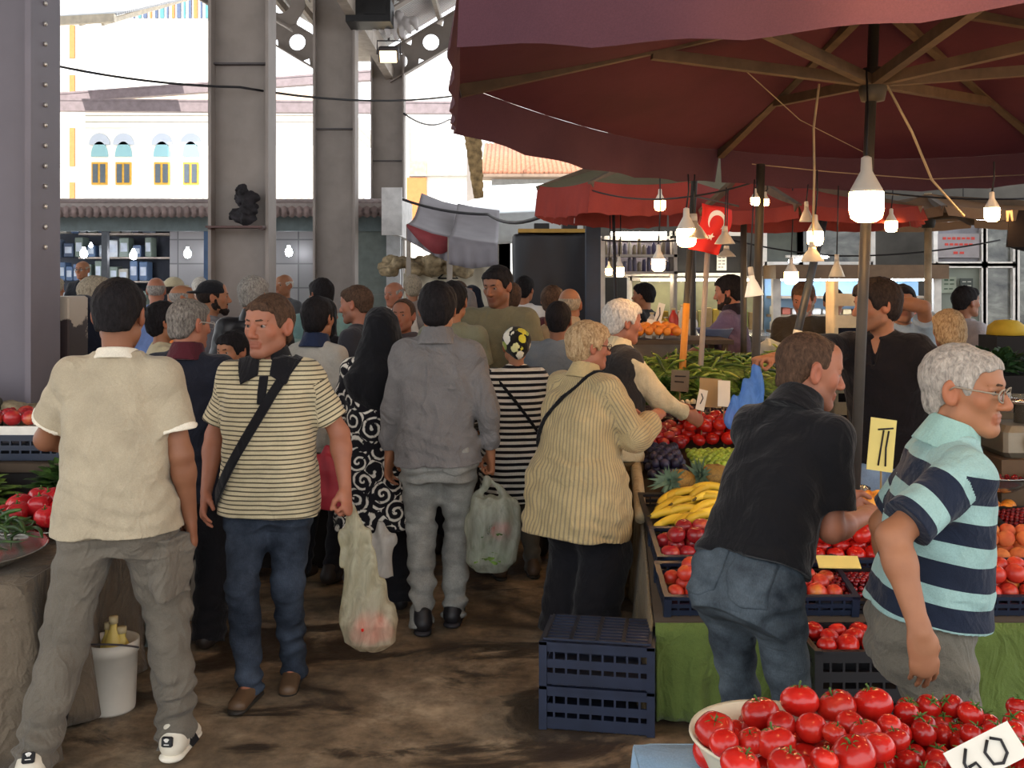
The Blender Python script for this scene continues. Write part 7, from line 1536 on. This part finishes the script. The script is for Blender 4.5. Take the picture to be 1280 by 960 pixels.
# ------------------------------------------------------------------ carried plastic bags
def film(name, col, clear, rough=.25):
    m, N = newmat(name); col = hexc(col); b = N.b; b.inputs['Base Color'].default_value = (*col, 1); b.inputs['Roughness'].default_value = rough
    tr = N.new('ShaderNodeBsdfTranslucent'); tr.inputs[0].default_value = (*col, 1); tp = N.new('ShaderNodeBsdfTransparent'); tp.inputs[0].default_value = tuple(min(1, c*.5+.5) for c in col)+(1,)
    m1 = N.new('ShaderNodeMixShader'); m1.inputs[0].default_value = .45; N.link(b.outputs[0], m1.inputs[1]); N.link(tr.outputs[0], m1.inputs[2])
    m2 = N.new('ShaderNodeMixShader'); n = N.noise(N.coord('Object', (1, 1, .35)), 22, 4, .6, .8); N.link(N.ramp(n, [(.3, (clear-.15,)*3), (.7, (clear+.18,)*3)]), m2.inputs[0]); N.link(m1.outputs[0], m2.inputs[1]); N.link(tp.outputs[0], m2.inputs[2]); N.link(m2.outputs[0], N.n['Material Output'].inputs[0])
    N.bump(N.noise(N.coord('Object', (1, 1, .3)), 40, 4, .6, 1.0), .6, .01); return m
def carrier(label, grip, secs, m, handles=True, lean=0.):
    """plastic carrier hanging from the grip point; secs = [(drop below grip, half width, half depth, sideways shift)]"""
    t = thing('plastic_bag', label, 'bag', tuple(grip)); v = Vol(); g0 = V(0, 0, 0)
    A = [(-dz, a, b_, 0) for dz, a, b_, sx_ in secs][::-1]; zz = np.array([q_[0] for q_ in A]); sh = np.array([s_[3] for s_ in secs][::-1])
    st = stack((0, 0, 0), np.eye(3), A, 2.3); f0 = st
    def f(p): q_ = p.copy(); q_[..., 0] = q_[..., 0]-np.interp(p[..., 2], zz, sh); return f0(q_)
    f.bb = (st.bb[0]-.06, st.bb[1]+.06); f.pc = st.pc; v.add(f, 0)
    if handles:
        z1 = -secs[0][0]-.02; s1 = secs[0][3]
        for sg in (-1, 1): v.add(cone((sg*.006, 0, .0), (s1+sg*secs[0][1]*.8, 0, z1), .010, .022), .03)
    v.warp(lambda p: .006*np.sin(p[:, 0]*90+3*np.sin(p[:, 2]*9))*np.clip((p[:, 2]+secs[-1][0])/.2, .2, 1)+.004*sn(p, 30.))
    link('film', v.mesh('film', .006, m), t); return t
FY = film('cream film', '#ddd8bc', .52); FG = film('clear film', '#cfd3c4', .52); FB = film('blue film', '#6ba4ee', .40)
g2 = P(441, 634, 4.30)
carrier('pale cream carrier bag of tomatoes hanging from the striped polo person', g2, [(.10, .045, .022, .008), (.20, .065, .035, .025), (.36, .095, .06, .05), (.47, .120, .085, .068), (.55, .105, .08, .075), (.585, .055, .045, .075)], FY)
for k in range(9): a = k*2.4; q_ = .062*math.sqrt((k+.4)/9); F_tomf.put((g2.x+.072+q_*math.cos(a), g2.y+q_*math.sin(a)*.8, g2.z-.525+.05*(k % 2)), 'pinkish tomato inside the cream carrier bag', 'tomato', 'tomatoes in the cream carrier bag', 1.0)
g5 = P(611, 598, 5.12)
carrier('clear carrier bag of green vegetables hanging from the grey shirt person', g5, [(.09, .10, .05, .02), (.14, .125, .08, .02), (.28, .135, .10, .02), (.40, .125, .09, .01), (.45, .08, .06, .01)], FG)
greens('bunch of leafy greens inside the clear carrier bag', (g5.x+.01, g5.y, g5.z-.40), .115, 150, LG2, 77)
greens('upper bunch of leafy greens inside the clear carrier bag', (g5.x+.02, g5.y, g5.z-.27), .11, 150, LG, 78)
CAPS.put((g5.x+.06, g5.y-.03, g5.z-.25), 'red capsicum inside the clear carrier bag', 'capsicum', None, 1.0)
gb = P(947, 457, 5.06)
carrier('blue carrier bag held up by the vendor over the tomatoes', gb, [(.0, .018, .014, 0), (.05, .035, .016, -.005), (.13, .072, .022, -.035), (.22, .095, .03, -.06), (.28, .09, .028, -.08), (.31, .055, .02, -.09)], FB, handles=False)
g4 = P(418, 640, 5.3)
carrier('red cloth bag behind the arm of the striped polo person', P(412, 560, 5.0), [(.04, .06, .03, 0), (.10, .075, .05, 0), (.22, .085, .05, 0), (.29, .07, .04, 0)], mat('red bag cloth', '#8c1f2c', .6))
carrier('pale plastic bag hanging beside the swirl tunic person', P(478, 655, 5.2), [(.06, .05, .03, 0), (.12, .06, .04, 0), (.26, .055, .04, 0)], film('white film', '#d8d4cc', .12))
t = thing('bowl', 'blue bowl held by the vendor in purple polo', 'bowl', tuple(P(893, 418, 8.05))); MB().lathe([(.07, -.06), (.09, -.05), (.14, .04), (.145, .05), (.135, .045), (.085, -.04), (0, -.05)], 28).build('body', mat('blue grey plastic', '#5d6c8c', .4), t)
